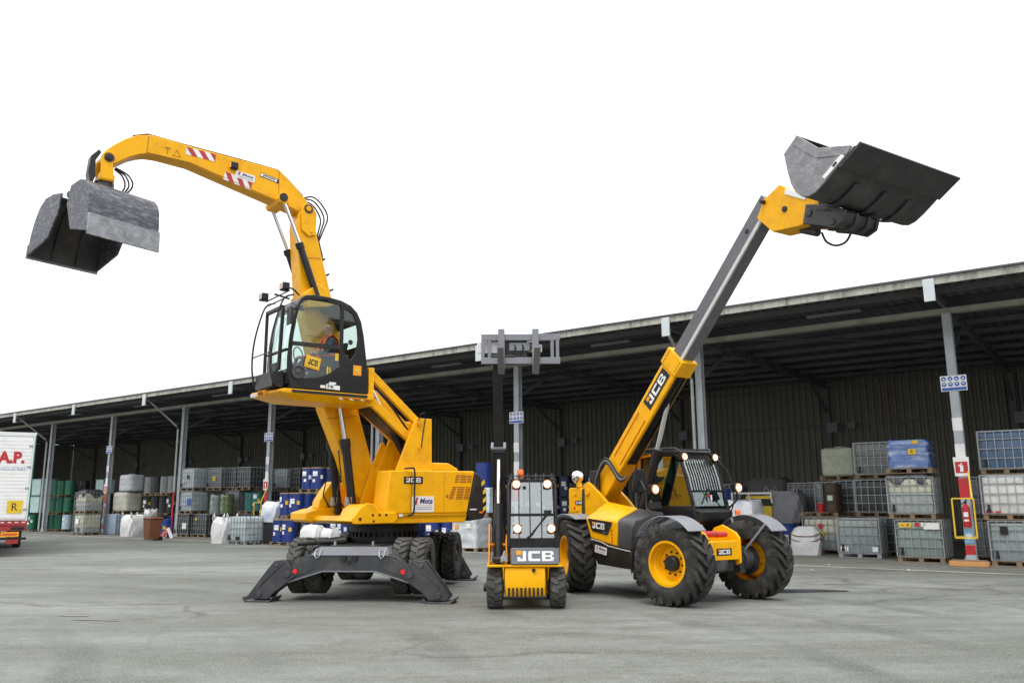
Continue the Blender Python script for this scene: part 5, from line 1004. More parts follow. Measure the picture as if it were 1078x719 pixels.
for i, (x, y) in enumerate(((7.3, 21.0), (8.3, 22.6), (9.6, 20.9))):
    m = MB(); m.hull([(x+random.uniform(-.09, .09), y+random.uniform(-.09, .09), 0.005+random.uniform(0, .035)) for _ in range(8)])
    tag(m.build('litter', LIT if i < 3 else WOOD), ('crumpled white scrap on the asphalt near the far front wheel of the telehandler', 'pale flat scrap beside the drain line in front of the caged tanks', 'small white scrap on the asphalt in front of the column with the extinguisher', 'tiny brown scrap lying on the asphalt in front of the forklift')[i], 'litter', 'scraps of litter')

# ------------------------------------------------------------------ trailer
def build_trailer():
    t = thing('truck_trailer', 'white box trailer with red lettering on its rear doors parked by the shed', 'trailer', (-16.26, 28.42, 0), R(120))
    m = MB(); m.box((0.0, 0.0, 1.16), (12.5, 2.5, 4.02)); bd = m.build('body', WHT, t, 0.02)
    GRN = mat('trailer_green', (0.02, 0.14, 0.12), 0.45)
    m = MB(); m.box((0.05, -0.012, 1.2), (12.4, -0.002, 3.95)); m.build('side_curtain', GRN, bd)
    m = MB(); m.box((-0.03, -0.03, 3.95), (0.08, 2.53, 4.08)); m.box((-0.03, 0.0, 1.10), (0.05, 0.05, 4.0)); m.box((-0.032, -0.035, 1.10), (0.05, 0.0, 4.0), 1); m.box((-0.03, 2.45, 1.10), (0.05, 2.53, 4.0)); m.build('rear_frame', [mat('trailer_frame_white', (0.68, 0.70, 0.70), 0.4), GRN], bd, 0.01)
    for y in (0.06, 1.26):
        m = MB(); m.box((-0.02, y, 1.22), (-0.003, y+1.18, 3.93))
        for k in range(22): m.box((-0.026, y+0.01, 1.26+k*0.12), (-0.02, y+1.17, 1.33+k*0.12))
        d = m.build('rear_door', WHT, bd)
        m = MB()
        for z in (1.5, 2.2, 2.9, 3.6): m.box((-0.04, y-0.02 if y < 1 else y+1.12, z), (-0.028, y+0.10 if y < 1 else y+1.22, z+0.06))
        m.build('hinge', GALV, d)
    r = (0, -1, 0)
    m = MB(); m.text('.A.P.', (-0.027, 0.68, 3.24), r, Z, 0.86, 0.40, 0.004, 0, 0.05); m.text('INDUSTRIES', (-0.027, 0.56, 2.86), r, Z, 0.72, 0.10, 0.004, 1, 0.0); m.build('lettering', [RED, mat('pale_blue_lettering', (0.25, 0.33, 0.55), 0.5)], bd)
    m = MB(); m.slab((-0.027, 0.40, 1.61), r, Z, 0.45, 0.42, 0.008, 0); m.text('R', (-0.036, 0.40, 1.61), r, Z, 0.17, 0.25, 0.002, 1, 0.0); m.build('hazard_plate', [YLB, BLK], bd)
    m = MB(); m.box((-0.05, 0.0, 1.0), (0.3, 2.5, 1.15), 0)
    for k in range(12): m.box((-0.056, 0.05+k*0.2, 1.09), (-0.05, 0.15+k*0.2, 1.12), 1)
    m.box((-0.08, 0.0, 0.84), (0.1, 2.5, 0.98), 0); m.box((-0.09, 0.05, 0.86), (-0.08, 0.45, 0.96), 2); m.box((-0.09, 0.2, 0.64), (-0.05, 0.72, 0.80), 3); m.box((-0.093, 0.25, 0.69), (-0.09, 0.67, 0.75), 4)
    m.box((-0.06, -0.02, 0.54), (0.05, 2.52, 0.62), 2); m.box((-0.07, 0.2, 0.42), (0.0, 0.55, 0.55), 0); m.build('bumper', [mat('bumper_red', (0.33, 0.02, 0.025), 0.5, var=0.2, dirt=(0.12, 0.05, 0.04), dirt_amt=0.5), WHT, BLK, OSQ, mat('plate_red', (0.5, 0.08, 0.02), 0.5)], t)
    for x in (7.0, 8.3):
        for y in (0.28, 2.22):
            m = MB(); rim_geo(m, 0.28, 0.3, -1 if y < 1 else 1, 0, 0.4, 0.12, 8); w = m.build('wheel', [GALV, BLK], t, loc=(x, y, 0.5)); tm = MB(); tyre_geo(tm, 0.5, 0.32, 0.28, 24, 0.015, 0.1, 32, True, 0.07); tm.build('tyre', RUB, w)
    m = MB(); m.box((0.2, 0.3, 0.85), (12.2, 2.2, 1.1)); m.cyl((7.0, 0.2, 0.5), (7.0, 2.3, 0.5), 0.08); m.cyl((8.3, 0.2, 0.5), (8.3, 2.3, 0.5), 0.08); m.box((10.5, 0.5, 0.0), (10.7, 0.7, 0.9)); m.box((10.5, 1.8, 0.0), (10.7, 2.0, 0.9)); m.build('trailer_chassis', BLK, t)
build_trailer()

# ================================================================== stored goods (each one an object; copies share mesh data)
def plast(n, c, **k): return mat(n, c, k.pop('rough', 0.45), var=0.22, scale=2.5, dirt=tuple(x*0.35+0.01 for x in c), dirt_amt=0.6, dscale=4.5, **k)
TK = {'clear': (plast('tank_clear_upper', (0.42, 0.46, 0.43)), plast('tank_clear_contents', (0.26, 0.31, 0.31))),
      'white': (plast('tank_white_upper', (0.74, 0.74, 0.70)), plast('tank_white_contents', (0.66, 0.66, 0.62))),
      'cream': (plast('tank_cream_upper', (0.62, 0.62, 0.48)), plast('tank_cream_contents', (0.36, 0.40, 0.38))),
      'blue': (plast('tank_blue_upper', (0.10, 0.17, 0.27)), plast('tank_blue_contents', (0.07, 0.13, 0.22))),
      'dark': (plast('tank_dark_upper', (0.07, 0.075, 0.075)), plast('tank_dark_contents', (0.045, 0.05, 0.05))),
      'milky': (plast('tank_milky_upper', (0.58, 0.64, 0.64)), plast('tank_milky_contents', (0.46, 0.54, 0.56))),
      'grey': (plast('tank_grey_upper', (0.24, 0.25, 0.25)), plast('tank_grey_contents', (0.17, 0.18, 0.18))),
      'green': (plast('tank_green_upper', (0.42, 0.47, 0.36)), plast('tank_green_contents', (0.22, 0.28, 0.25)))}
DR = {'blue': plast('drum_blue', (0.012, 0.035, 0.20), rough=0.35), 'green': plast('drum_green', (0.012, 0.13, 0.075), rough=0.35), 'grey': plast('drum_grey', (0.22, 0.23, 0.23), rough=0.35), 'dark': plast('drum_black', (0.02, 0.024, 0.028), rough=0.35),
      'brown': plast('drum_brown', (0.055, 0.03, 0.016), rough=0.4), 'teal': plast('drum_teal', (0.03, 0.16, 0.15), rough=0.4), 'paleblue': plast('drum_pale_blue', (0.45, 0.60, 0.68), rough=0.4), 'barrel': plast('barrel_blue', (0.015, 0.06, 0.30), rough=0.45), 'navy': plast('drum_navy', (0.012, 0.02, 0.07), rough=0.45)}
BAG = mat('white_woven_bag', (0.70, 0.70, 0.70), 0.85, var=0.12, scale=2.5, dirt=(0.38, 0.36, 0.33), dirt_amt=0.5, bump=1.0)
BGG = mat('grey_woven_bag', (0.28, 0.28, 0.30), 0.85, var=0.15, scale=5, dirt=(0.16, 0.15, 0.15), dirt_amt=0.5, bump=0.5)
BGD = mat('dark_grey_bag', (0.10, 0.10, 0.105), 0.85, var=0.2, scale=5, bump=0.5)
FILM = mat('clear_wrap', (0.55, 0.58, 0.60), 0.22, var=0.25, scale=7, dirt=(0.25, 0.27, 0.3), dirt_amt=0.6, bump=0.9, coat=0.6)
FILMB = mat('blue_sacks_under_wrap', (0.08, 0.17, 0.42), 0.25, var=0.4, scale=4, dirt=(0.62, 0.66, 0.72), dirt_amt=0.95, bump=0.8, coat=0.6, dscale=1.6, stretch=(1, 1, 5))
TARP = mat('black_sheet', (0.03, 0.03, 0.033), 0.4, var=0.4, scale=6, bump=0.8)
TARG = mat('grey_sheet', (0.11, 0.115, 0.125), 0.4, var=0.4, scale=6, bump=0.8)
CARD = plast('brown_box', (0.20, 0.11, 0.06), rough=0.8); CRATE = plast('black_crate', (0.02, 0.022, 0.025)); TOTE = plast('dusty_tote', (0.40, 0.43, 0.33)); BINB = plast('bin_brown', (0.20, 0.075, 0.035)); BEIGE = plast('beige_tank', (0.50, 0.49, 0.42)); LGM = plast('tank_sheet_metal', (0.46, 0.48, 0.50), rough=0.35); CYB = plast('pale_cyan_box', (0.40, 0.56, 0.55)); CORB = plast('corrugated_blue_grey', (0.34, 0.42, 0.52))
CACHE = {}
def part(key, name, mats, parent, fn, bevel=0.0, smooth=32):
    if key not in CACHE:
        m = MB(); fn(m); o = m.build(name, mats, parent, bevel, smooth); CACHE[key] = o; return o
    o = CACHE[key].copy(); COL.objects.link(o); o.parent = parent; o.name = name; return o
def put(name, label, cat, x, y, z, group, rz=0.0):
    return thing(name, label, cat, tuple(sw(x, y, z)), SA+rz, group)
def jit(): return random.uniform(-0.05, 0.05)

def pal_geo(m, w=1.2, d=1.0, h=0.14):
    for j in range(5): m.box((-w/2, -d/2+j*(d-0.1)/4, h-0.022), (w/2, -d/2+0.1+j*(d-0.1)/4, h))
    for j in range(3):
        yy = -d/2+j*(d-0.1)/2
        m.box((-w/2, yy, 0), (w/2, yy+0.1, 0.02))
        for i in range(3): m.box((-w/2+i*(w-0.12)/2, yy+0.003, 0.02), (-w/2+0.12+i*(w-0.12)/2, yy+0.097, h-0.022))
def pallet(x, y, z, label, rz=0.0):
    o = part('pallet', 'pallet', WOOD, None, pal_geo, smooth=0); o.location = sw(x, y, z); o.rotation_euler = (0, 0, SA+rz)
    return tag(o, label, 'pallet', 'wooden pallets under the stored goods')
def cage_geo(m):
    w, d, b, h = 1.19, 0.99, 0.14, 1.14; r = 0.019
    for z in (b+0.02, b+0.28, b+0.53, b+0.78, h):
        for s in (-1, 1): m.box((-w/2, s*d/2-r/2, z-r/2), (w/2, s*d/2+r/2, z+r/2)); m.box((s*w/2-r/2, -d/2, z-r/2), (s*w/2+r/2, d/2, z+r/2))
    for s in (-1, 1):
        for i in range(7): xx = -w/2+i*w/6; m.box((xx-r/2, s*(d/2+0.012)-r/2, b), (xx+r/2, s*(d/2+0.012)+r/2, h))
        for i in range(6): yy = -d/2+i*d/5; m.box((s*(w/2+0.012)-r/2, yy-r/2, b), (s*(w/2+0.012)+r/2, yy+r/2, h))
    for yy in (-0.25, 0.25): m.box((-w/2, yy-0.02, h-0.01), (w/2, yy+0.02, h+0.02))
def tank_geo(m, lv=0.8):
    w, d = 1.13, 0.93
    m.hull([(sx*w/2*k, sy*d/2*k2, z) for sx in (-1, 1) for sy in (-1, 1) for k, k2 in ((1, 0.93), (0.95, 1)) for z in (0.16, lv)], 1)
    m.hull([(sx*w/2*k, sy*d/2*k2, z) for sx in (-1, 1) for sy in (-1, 1) for k, k2 in ((1, 0.93), (0.95, 1)) for z in (lv+0.002, 1.08)] + [(sx*w/2*0.8, sy*d/2*0.8, 1.125) for sx in (-1, 1) for sy in (-1, 1)], 0)
    m.lathe([(0.11, 1.1), (0.11, 1.15), (0, 1.15)], None, 14, 0)
def ibc(kind, x, y, z, label, marks=(), rz=0.0, group='caged tanks stacked in the shed', woodbase=True):
    t = put('caged_tank', label, 'tank', x, y, z, group, rz+jit())
    part('ibcp'+str(woodbase), 'pallet_base', WOOD if woodbase else GALV, t, pal_geo, smooth=0)
    part('ibcc', 'cage', GALV, t, cage_geo, smooth=0)
    lv = random.choice((0.42, 0.58, 0.72, 0.9, 1.0)); part(f'ibct{kind}{lv}', 'tank', list(TK[kind]), t, lambda m: tank_geo(m, lv), 0.03, 50)
    part('ibcv', 'valve', BLK, t, lambda m: (m.cyl((0.45, 0.46, 0.24), (0.45, 0.56, 0.24), 0.05), m.cbox((0.45, 0.53, 0.33), (0.05, 0.05, 0.12))))
    if marks:
        for px, pz, w, h, mi in marks:
            m = MB(); m.slab((px, 0.515, pz), (-1, 0, 0), Z, w, h, 0.006, 0)
            if mi == 1: m.text('R', (px-(0.08 if w > 0.28 else 0), 0.521, pz), (-1, 0, 0), Z, min(w, 0.2)*0.35, h*0.6, 0.004, 1, 0.01)
            if mi == 1 and w > 0.28: m.bar((px+0.12, 0.5225, pz), (px+0.02, 0.5225, pz), 0.02, 0.002, 2, (0, 1, 0))
            m.build('label_plate', [(WHT, YLB, RED, BLK, BLU)[mi], BLK, RED], t)
    return t
def drum_geo(m, r=0.29, h=0.90):
    m.lathe([(0, 0.0), (r-0.01, 0.0), (r, 0.015), (r, h*0.32), (r+0.012, h*0.335), (r, h*0.35), (r, h*0.65), (r+0.012, h*0.665), (r, h*0.68), (r, h-0.02), (r+0.012, h-0.008), (r+0.006, h), (r-0.02, h-0.002), (r-0.025, h-0.025), (0, h-0.025)], None, 26)
    m.cyl((0.15, 0.1, h-0.03), (0.15, 0.1, h-0.005), 0.04, n=10)
def lid_geo(m, r=0.29, h=0.90): m.lathe([(r+0.016, h-0.045), (r+0.018, h-0.03), (r+0.018, h+0.004), (r-0.01, h+0.006), (0, h-0.002)], None, 26)
LIDM = {'blue': mat('drum_lid_tan', (0.30, 0.21, 0.13), 0.5), 'paleblue': WHT}
def drum(kind, x, y, z, label, rz=0.0, labels=True, group='steel drums standing in the shed', lid=False):
    t = put('drum', label, 'drum', x, y, z, group, rz)
    part('drum'+kind, 'shell', DR[kind], t, drum_geo)
    if lid: part('lid'+kind, 'lid', LIDM.get(kind, GALV), t, lid_geo)
    if labels:
        m = MB(); r = 0.296; rr = random.Random(label)
        for (a0, z0, w, h, mi) in ((rr.uniform(1.1, 1.5), rr.uniform(.45, .6), .75, .20, 0), (rr.uniform(1.2, 1.9), rr.uniform(.25, .34), .42, .13, 0), (rr.uniform(2.2, 2.6), .42, .40, .16, rr.choice((0, 1)))):
            n = 5; vs = [(r*math.cos(a0+w*i/n), r*math.sin(a0+w*i/n), zz) for i in range(n+1) for zz in (z0, z0+h)]
            m.add(vs, [(2*i, 2*i+2, 2*i+3, 2*i+1) for i in range(n)], mi)
        m.build('label_sheet', [WHT, YLB], t)
    return t
def bag_geo(m, w, d, h, seed, top=0.12):
    rnd = random.Random(seed); n = 12; V = []; rows = 10
    ph = [rnd.uniform(0, 6.28) for _ in range(6)]
    for i in range(rows+1):
        f = i/rows; z = h*f; bul = 1+0.10*math.sin(math.pi*min(1, f*1.1))-(0.25*max(0, f-0.8)/0.2 if f > 0.8 else 0)
        for k in range(n*4):
            a = 2*math.pi*k/(n*4); c, s = math.cos(a), math.sin(a); e = 0.42
            x = math.copysign(abs(c)**e, c)*w/2*bul; y = math.copysign(abs(s)**e, s)*d/2*bul
            q = 1+0.035*math.sin(3*a+ph[0]+f*4)+0.03*math.sin(7*a+ph[1]-f*7)+0.022*math.sin(13*a+ph[2]+f*11)+0.018*math.sin(19*a+ph[4]-f*17)+rnd.uniform(-0.012, 0.012)
            V.append((x*q, y*q, z*(1+0.03*math.sin(2*a+ph[3]))))
    N = n*4; F = [(i*N+k, i*N+(k+1) % N, (i+1)*N+(k+1) % N, (i+1)*N+k) for i in range(rows) for k in range(N)]
    c = len(V); V.append((0, 0, h*0.93)); F += [(rows*N+k, rows*N+(k+1) % N, c) for k in range(N)]; F.append(tuple(range(N))[::-1])
    m.add(V, F)
def bulk_bag(x, y, z, w, d, h, label, m_=None, seed=1, loops=True, rz=0.0, straps=0):
    t = put('bulk_bag', label, 'bag', x, y, z, 'bulk bags in and beside the shed', rz)
    m = MB(); bag_geo(m, w, d, h, seed); m.build('sack', m_ or BAG, t, smooth=50)
    if loops:
        for sx in (-1, 1):
            for sy in (-1, 1):
                m = MB(); cx, cy = sx*w*0.42, sy*d*0.42
                m.tube([(cx-0.09*sx, cy, h*0.86), (cx-0.07*sx, cy, h*1.02), (cx-0.01*sx+jit()*0.5, cy+jit(), h*1.13), (cx+0.05*sx, cy+0.02, h*1.03), (cx+0.06*sx, cy-0.02, h*0.84)], 0.022, 6); m.build('loop', m_ or BAG, t)
    if straps:
        m = MB()
        for k in range(straps):
            zz = h*(0.55+0.18*k); m.tube([(w*0.56*math.copysign(abs(math.cos(a))**.45, math.cos(a)), d*0.56*math.copysign(abs(math.sin(a))**.45, math.sin(a)), zz+0.05*math.sin(3*a)) for a in [2*math.pi*i/24 for i in range(24)]], 0.018, 5, closed=True)
        m.build('strap', CARD, t)
    return t
def wrap_geo(m, w, d, h, seed, e=0.22):
    """boxy stack of goods pulled tight under film: small bulges, creases, a slightly uneven top"""
    rnd = random.Random(seed); n = 12; ph = [rnd.uniform(0, 6.28) for _ in range(8)]; rows = 12; V = []; N = n*4
    lv = [rnd.uniform(-0.03, 0.03) for _ in range(rows+1)]
    for i in range(rows+1):
        z = h*i/rows; ins = 0.0 if i < rows else 0.03
        for k in range(N):
            a = 2*math.pi*k/N; c, s = math.cos(a), math.sin(a)
            q = 1-ins+0.018*math.sin(5*a+ph[0]+i*0.9)+0.014*math.sin(11*a+ph[1]-i*1.7)+(0.02*math.sin(i*math.pi/2.0+ph[2]))*0.8-abs(lv[i])*0.5
            V.append((math.copysign(abs(c)**e, c)*w/2*q*0.985, math.copysign(abs(s)**e, s)*d/2*q*0.985, z+(0.03*math.sin(2*a+ph[3])+0.02*math.sin(5*a+ph[4]) if i == rows else 0)))
    F = [(i*N+k, i*N+(k+1) % N, (i+1)*N+(k+1) % N, (i+1)*N+k) for i in range(rows) for k in range(N)]
    c = len(V); V.append((0, 0, h*1.02)); F += [(rows*N+k, rows*N+(k+1) % N, c) for k in range(N)]; F.append(tuple(range(N))[::-1]); m.add(V, F)
def wrapped(x, y, z, w, d, h, label, m_, seed, marks=(), rz=0.0, e=0.22):
    t = put('wrapped_load', label, 'load', x, y, z, 'film-wrapped loads', rz)
    m = MB(); wrap_geo(m, w, d, h, seed, e); m.build('wrapped_goods', m_, t, smooth=50)
    if marks:
        for px, pz, ww, hh, mi in marks:
            m = MB(); m.slab((px, d/2*1.012, pz), (-1, 0, 0), Z, ww, hh, 0.01, 0)
            if mi == 0 and ww > 0.18: m.text('R', (px, d/2*1.012+0.01, pz), (-1, 0, 0), Z, ww*.35, hh*.6, 0.003, 1, 0.01)
            m.build('label_plate', [(YLB, WHT, BLK, OSQ)[mi], BLK], t)
    return t
def sheet(x, y, z, w, d, label, m_, seed, drop=0.25, rz=0.0):
    rnd = random.Random(seed); n = 14; V = []; ph = [rnd.uniform(0, 6.28) for _ in range(4)]
    for i in range(n+1):
        for j in range(n+1):
            u, v = (i/n-0.5)*2, (j/n-0.5)*2; e = max(0, max(abs(u), abs(v))-0.8)/0.2
            ww = 1-0.14*e
            V.append((u*w/2*(1.02 if e else 1)*ww*1.17, v*d/2*ww*1.17, 0.04+0.06*math.sin(3*u+ph[0])*math.cos(4*v+ph[1])+0.10*(1-u*u)*(1-v*v)-e*drop*(0.6+0.5*math.sin(5*u+3*v+ph[2]))))
    m = MB(); m.add(V, [(i*(n+1)+j, (i+1)*(n+1)+j, (i+1)*(n+1)+j+1, i*(n+1)+j+1) for i in range(n) for j in range(n)])
    o = m.build('plastic_sheet', m_, smooth=60); o.location = sw(x, y, z); o.rotation_euler = (0, 0, SA+rz)
    s = o.modifiers.new('thick', 'SOLIDIFY'); s.thickness = 0.01
    return tag(o, label, 'sheet', 'plastic sheets over the tanks')
def soft_geo(m, w, d, h, e):
    """rounded moulded tank: superellipse plan, swelling sides, domed top"""
    N = 40; V = []; rows = [(0.0, 0.92), (0.04, 0.98), (0.3, 1.0), (0.34, 0.985), (0.38, 1.0), (0.62, 1.0), (0.66, 0.985), (0.70, 1.0), (0.93, 0.985), (0.98, 0.93), (1.0, 0.82)]
    for f, q in rows:
        for k in range(N):
            a = 2*math.pi*k/N; c, s_ = math.cos(a), math.sin(a); V.append((math.copysign(abs(c)**e, c)*w/2*q, math.copysign(abs(s_)**e, s_)*d/2*q, f*h))
    F = [(i*N+k, i*N+(k+1) % N, (i+1)*N+(k+1) % N, (i+1)*N+k) for i in range(len(rows)-1) for k in range(N)]
    F += [tuple(range(N))[::-1], tuple(range((len(rows)-1)*N, len(rows)*N))]; m.add(V, F); m.cyl((0, 0, h-0.01), (0, 0, h+0.05), 0.2, n=18)
def boxy(name, cat, x, y, z, w, d, h, label, m_, group, ribs=0, rz=0.0, lid=True, soft=0):
    t = put(name, label, cat, x, y, z, group, rz)
    m = MB()
    if soft: soft_geo(m, w, d, h, soft)
    else: m.hull([(sx*w/2*k, sy*d/2*k, zz) for sx in (-1, 1) for sy in (-1, 1) for zz, k in ((0.0, 0.96), (h, 1.0))])
    for i in range(ribs):
        xx = -w/2+(i+0.5)*w/ribs
        for s in (-1, 1): m.box((xx-w/ribs*0.25, s*d/2-0.02, 0.02), (xx+w/ribs*0.25, s*d/2+0.025, h-0.02))
        if i < ribs*d/w:
            yy = -d/2+(i+0.5)*w/ribs
            for s in (-1, 1): m.box((s*w/2-0.02, yy-w/ribs*0.25, 0.02), (s*w/2+0.025, yy+w/ribs*0.25, h-0.02))
    m.build('body', m_, t, 0.025)
    if lid: m = MB(); m.box((-w/2-0.02, -d/2-0.02, h), (w/2+0.02, d/2+0.02, h+0.05)); m.cyl((0, 0, h+0.05), (0, 0, h+0.09), 0.12, n=14); m.build('lid', m_, t, 0.015)
    return t
L1, L2 = 1.17, 2.34      # caged-tank stacking heights
D1, D2 = 1.06, 2.12      # drum-on-pallet stacking heights

# ---- right end of the shed
ibc('green', 1.29, -0.9, 0, 'lowest caged tank of greenish liquid with a yellow R tape, beside the extinguisher column', ((0.33, 1.0, 0.30, 0.12, 1), (0.02, 1.02, 0.12, 0.10, 2), (-0.14, 1.02, 0.12, 0.10, 0), (-0.34, 0.98, 0.40, 0.17, 0)))
ibc('cream', 1.43, -0.9, L1, 'half-full cream caged tank in the middle of the stack under grey sheeting')
sheet(1.51, -0.9, L1*2+0.0, 1.05, 0.95, 'grey plastic sheet sagging over the cream caged tank', TARG, 4, 0.30)
pallet(1.41, -0.9, L2+0.08, 'wooden pallet carrying the wrapped blue load on top of the sheeted tank')
wrapped(1.41, -0.9, L2+0.22, 1.12, 0.95, 0.78, 'film-wrapped blue and white load with an R label on top of the tank stack', FILMB, 5, ((-0.12, 0.46, 0.20, 0.16, 0), (-0.22, 0.72, 0.16, 0.10, 0)))
ibc('clear', 3.19, -1.9, 0, 'grey-blue caged tank on a metal pallet at floor level with white corner tags', ((0.45, 0.26, 0.16, 0.14, 0), (-0.45, 0.26, 0.16, 0.14, 0), (0.33, 0.26, 0.05, 0.14, 0)), woodbase=False)
ibc('grey', 2.91, -3.4, L2, 'grey caged tank beside the wrapped blue load, on the third tier')
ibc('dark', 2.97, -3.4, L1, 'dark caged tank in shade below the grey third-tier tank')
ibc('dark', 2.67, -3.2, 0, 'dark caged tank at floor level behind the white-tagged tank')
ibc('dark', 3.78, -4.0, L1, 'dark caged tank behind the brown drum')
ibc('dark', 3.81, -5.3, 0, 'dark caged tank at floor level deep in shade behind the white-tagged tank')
pallet(4.20, -4.0, L2, 'wooden pallet under the dusty yellow-green tote')
boxy('tote', 'tote', 4.20, -4.0, L2+0.14, 1.12, 0.95, 0.92, 'dusty yellow-green plastic tote on a pallet, third tier', TOTE, 'totes and boxes in the shed', lid=False, soft=0.28)
ibc('cream', 4.61, -3.2, 0, 'pale caged tank with a red diamond and a yellow R label', ((0.02, 0.88, 0.14, 0.14, 2), (0.02, 0.62, 0.17, 0.16, 1), (0.42, 0.22, 0.18, 0.10, 0)))
pallet(4.67, -3.2, L1, 'wooden pallet under the brown drum')
drum('brown', 4.27, -2.95, L1+0.14, 'dark brown drum with a pale green label standing on a pallet', labels=False)
m = MB(); m.slab((0, 0.30, 0.45), (-1, 0, 0), Z, 0.16, 0.16, 0.006); o = m.build('label_sheet', plast('pale_green_label', (0.5, 0.66, 0.5)), bpy.data.objects['drum'])
t = put('bucket', 'small red bucket lying beside the brown drum', 'bucket', 4.65, -2.9, L1+0.14, None)
m = MB(); m.lathe([(0, 0), (0.10, 0), (0.13, 0.26), (0.14, 0.27), (0.13, 0.28), (0.12, 0.26), (0.09, 0.03), (0, 0.03)], None, 18); m.build('pail', RED, t); m = MB(); m.tube([(0.13*math.cos(a), 0.02, 0.24+0.14*math.sin(a)) for a in [math.pi*k/10 for k in range(11)]], 0.006, 5); m.build('handle', BLK, t)
ibc('grey', 6.06, -6.4, L1, 'grey caged tank with a small orange tag behind the red bucket', ((0.1, 0.4, 0.12, 0.1, 2),))
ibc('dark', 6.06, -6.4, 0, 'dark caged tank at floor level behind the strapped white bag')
ibc('clear', 4.78, -5.3, L1, 'clear caged tank half hidden behind the brown drum')
bulk_bag(4.97, -2.2, 0, 0.85, 0.75, 0.85, 'white bag crossed by brown straps, beside the pale tank with the red diamond', None, 8, False, 0.2, 2)
drum('barrel', 5.92, -3.3, 0, 'blue plastic barrel with a white and green label behind the far front wheel', labels=False)
m = MB(); vs = [(0.296*math.cos(a), 0.296*math.sin(a), z) for a in [1.35+0.12*i for i in range(6)] for z in (0.18, 0.58)]; m.add(vs, [(2*i, 2*i+2, 2*i+3, 2*i+1) for i in range(5)], 0); m.add([(0.299*math.cos(a), 0.299*math.sin(a), z) for a, z in ((1.45, .22), (1.65, .22), (1.9, .5), (1.7, .5))], [(0, 1, 2, 3)], 1); m.build('label_sheet', [WHT, DR['green']], bpy.data.objects['drum.001'])
drum('barrel', 6.48, -3.8, 0, 'plain blue plastic barrel half hidden by the telehandler tyre', labels=False)
bulk_bag(6.46, -4.9, 0.9, 1.25, 1.1, 1.15, 'big pale grey bulk bag with blue straps above the barrels', BGG, 10, True)
boxy('crate', 'crate', 6.46, -4.9, 0.0, 1.2, 1.0, 0.88, 'black crate under the big pale grey bulk bag', CRATE, 'crates in the shed')
bulk_bag(7.75, -7.2, 1.5, 1.5, 1.2, 1.05, 'dark grey bulk bag heaped highest at the back wall', BGD, 12, False)
boxy('crate', 'crate', 7.75, -7.2, 0.0, 1.4, 1.1, 1.45, 'tall black crate under the dark grey bulk bag', CRATE, 'crates in the shed')
t = put('stillage', 'yellow and black striped stillage with a white top rail beside the grey bag', 'stillage', 7.25, -4.6, 0.0, None)
m = MB()
for k, (z0, z1, mi) in enumerate(((0, .62, 1), (.62, .75, 0), (.75, 1.0, 1), (1.0, 1.5, 0), (1.5, 1.75, 1), (1.75, 1.85, 0))): m.box((-0.5, -0.4, z0), (0.42, 0.4, z1), mi)
m.build('panel', [YLB, BLK], t)
m = MB(); m.bar((-0.55, 0.45, 1.95), (0.95, 0.45, 1.95), 0.06); m.bar((-0.52, 0.45, 1.95), (-0.56, 0.45, 1.6), 0.05); m.bar((0.3, 0.45, 1.95), (0.22, 0.45, 1.65), 0.05); m.bar((0.9, 0.45, 1.95), (0.9, 0.45, 0.0), 0.06); m.bar((-0.55, -0.45, 1.95), (0.95, -0.45, 1.95), 0.06); m.build('rail', WHT, t)
pallet(6.79, -1.4, 0, 'wooden pallet under the bright white and blue wrapped load')
wrapped(6.79, -1.4, 0.14, 1.25, 1.05, 1.55, 'bright white load with blue streaks, wrapped in film, behind the telehandler headlight', mat('white_load_blue_streaks', (0.88, 0.89, 0.90), 0.3, var=0.08, scale=4, dirt=(0.12, 0.28, 0.65), dirt_amt=0.6, bump=0.8, coat=0.4, dscale=2.2), 14)
drum('barrel', 8.00, -2.9, 1.20, 'blue drum end showing beside the white wrapped load', labels=False)
boxy('crate', 'crate', 8.00, -2.9, 0.0, 0.9, 0.8, 1.18, 'black crate under the blue drum beside the white wrapped load', CRATE, 'crates in the shed')
ibc('clear', -1.05, -0.5, 0, 'pale caged tank with a black cap plate at floor level beyond the extinguisher column', ((0.25, 0.9, 0.18, 0.2, 3),))
ibc('white', -0.97, -0.5, L1, 'bright white ribbed caged tank, middle of the stack beyond the extinguisher column', ((0.45, 0.2, 0.16, 0.05, 2), (0.25, 0.2, 0.12, 0.05, 2)))
ibc('blue', -0.98, -0.8, L2, 'dark blue caged tank on top of the stack beyond the extinguisher column')
ibc('grey', -0.28, -2.2, 0, 'grey caged tank behind the pale tank with the black cap plate'); ibc('grey', -0.28, -2.2, L1, 'grey caged tank behind the bright white ribbed tank')

# ---- behind the vehicles, deep in the shade
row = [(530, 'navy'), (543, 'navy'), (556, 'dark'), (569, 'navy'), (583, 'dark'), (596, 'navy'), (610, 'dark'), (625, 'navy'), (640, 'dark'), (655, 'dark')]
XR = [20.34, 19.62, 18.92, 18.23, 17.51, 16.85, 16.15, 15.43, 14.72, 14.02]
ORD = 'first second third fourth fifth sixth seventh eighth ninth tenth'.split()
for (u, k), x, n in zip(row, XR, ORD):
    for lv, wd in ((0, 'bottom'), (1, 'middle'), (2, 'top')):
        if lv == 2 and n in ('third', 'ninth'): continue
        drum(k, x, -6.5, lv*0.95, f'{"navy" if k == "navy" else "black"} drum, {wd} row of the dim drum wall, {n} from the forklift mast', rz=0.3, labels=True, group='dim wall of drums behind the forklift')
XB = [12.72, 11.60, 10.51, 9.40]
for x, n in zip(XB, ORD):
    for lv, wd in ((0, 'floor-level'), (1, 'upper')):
        ibc('dark', x, -7.0, lv*L1, f'{wd} dark caged tank in shade behind the telehandler cab, {n} along from the boom', group='dark caged tanks behind the telehandler')

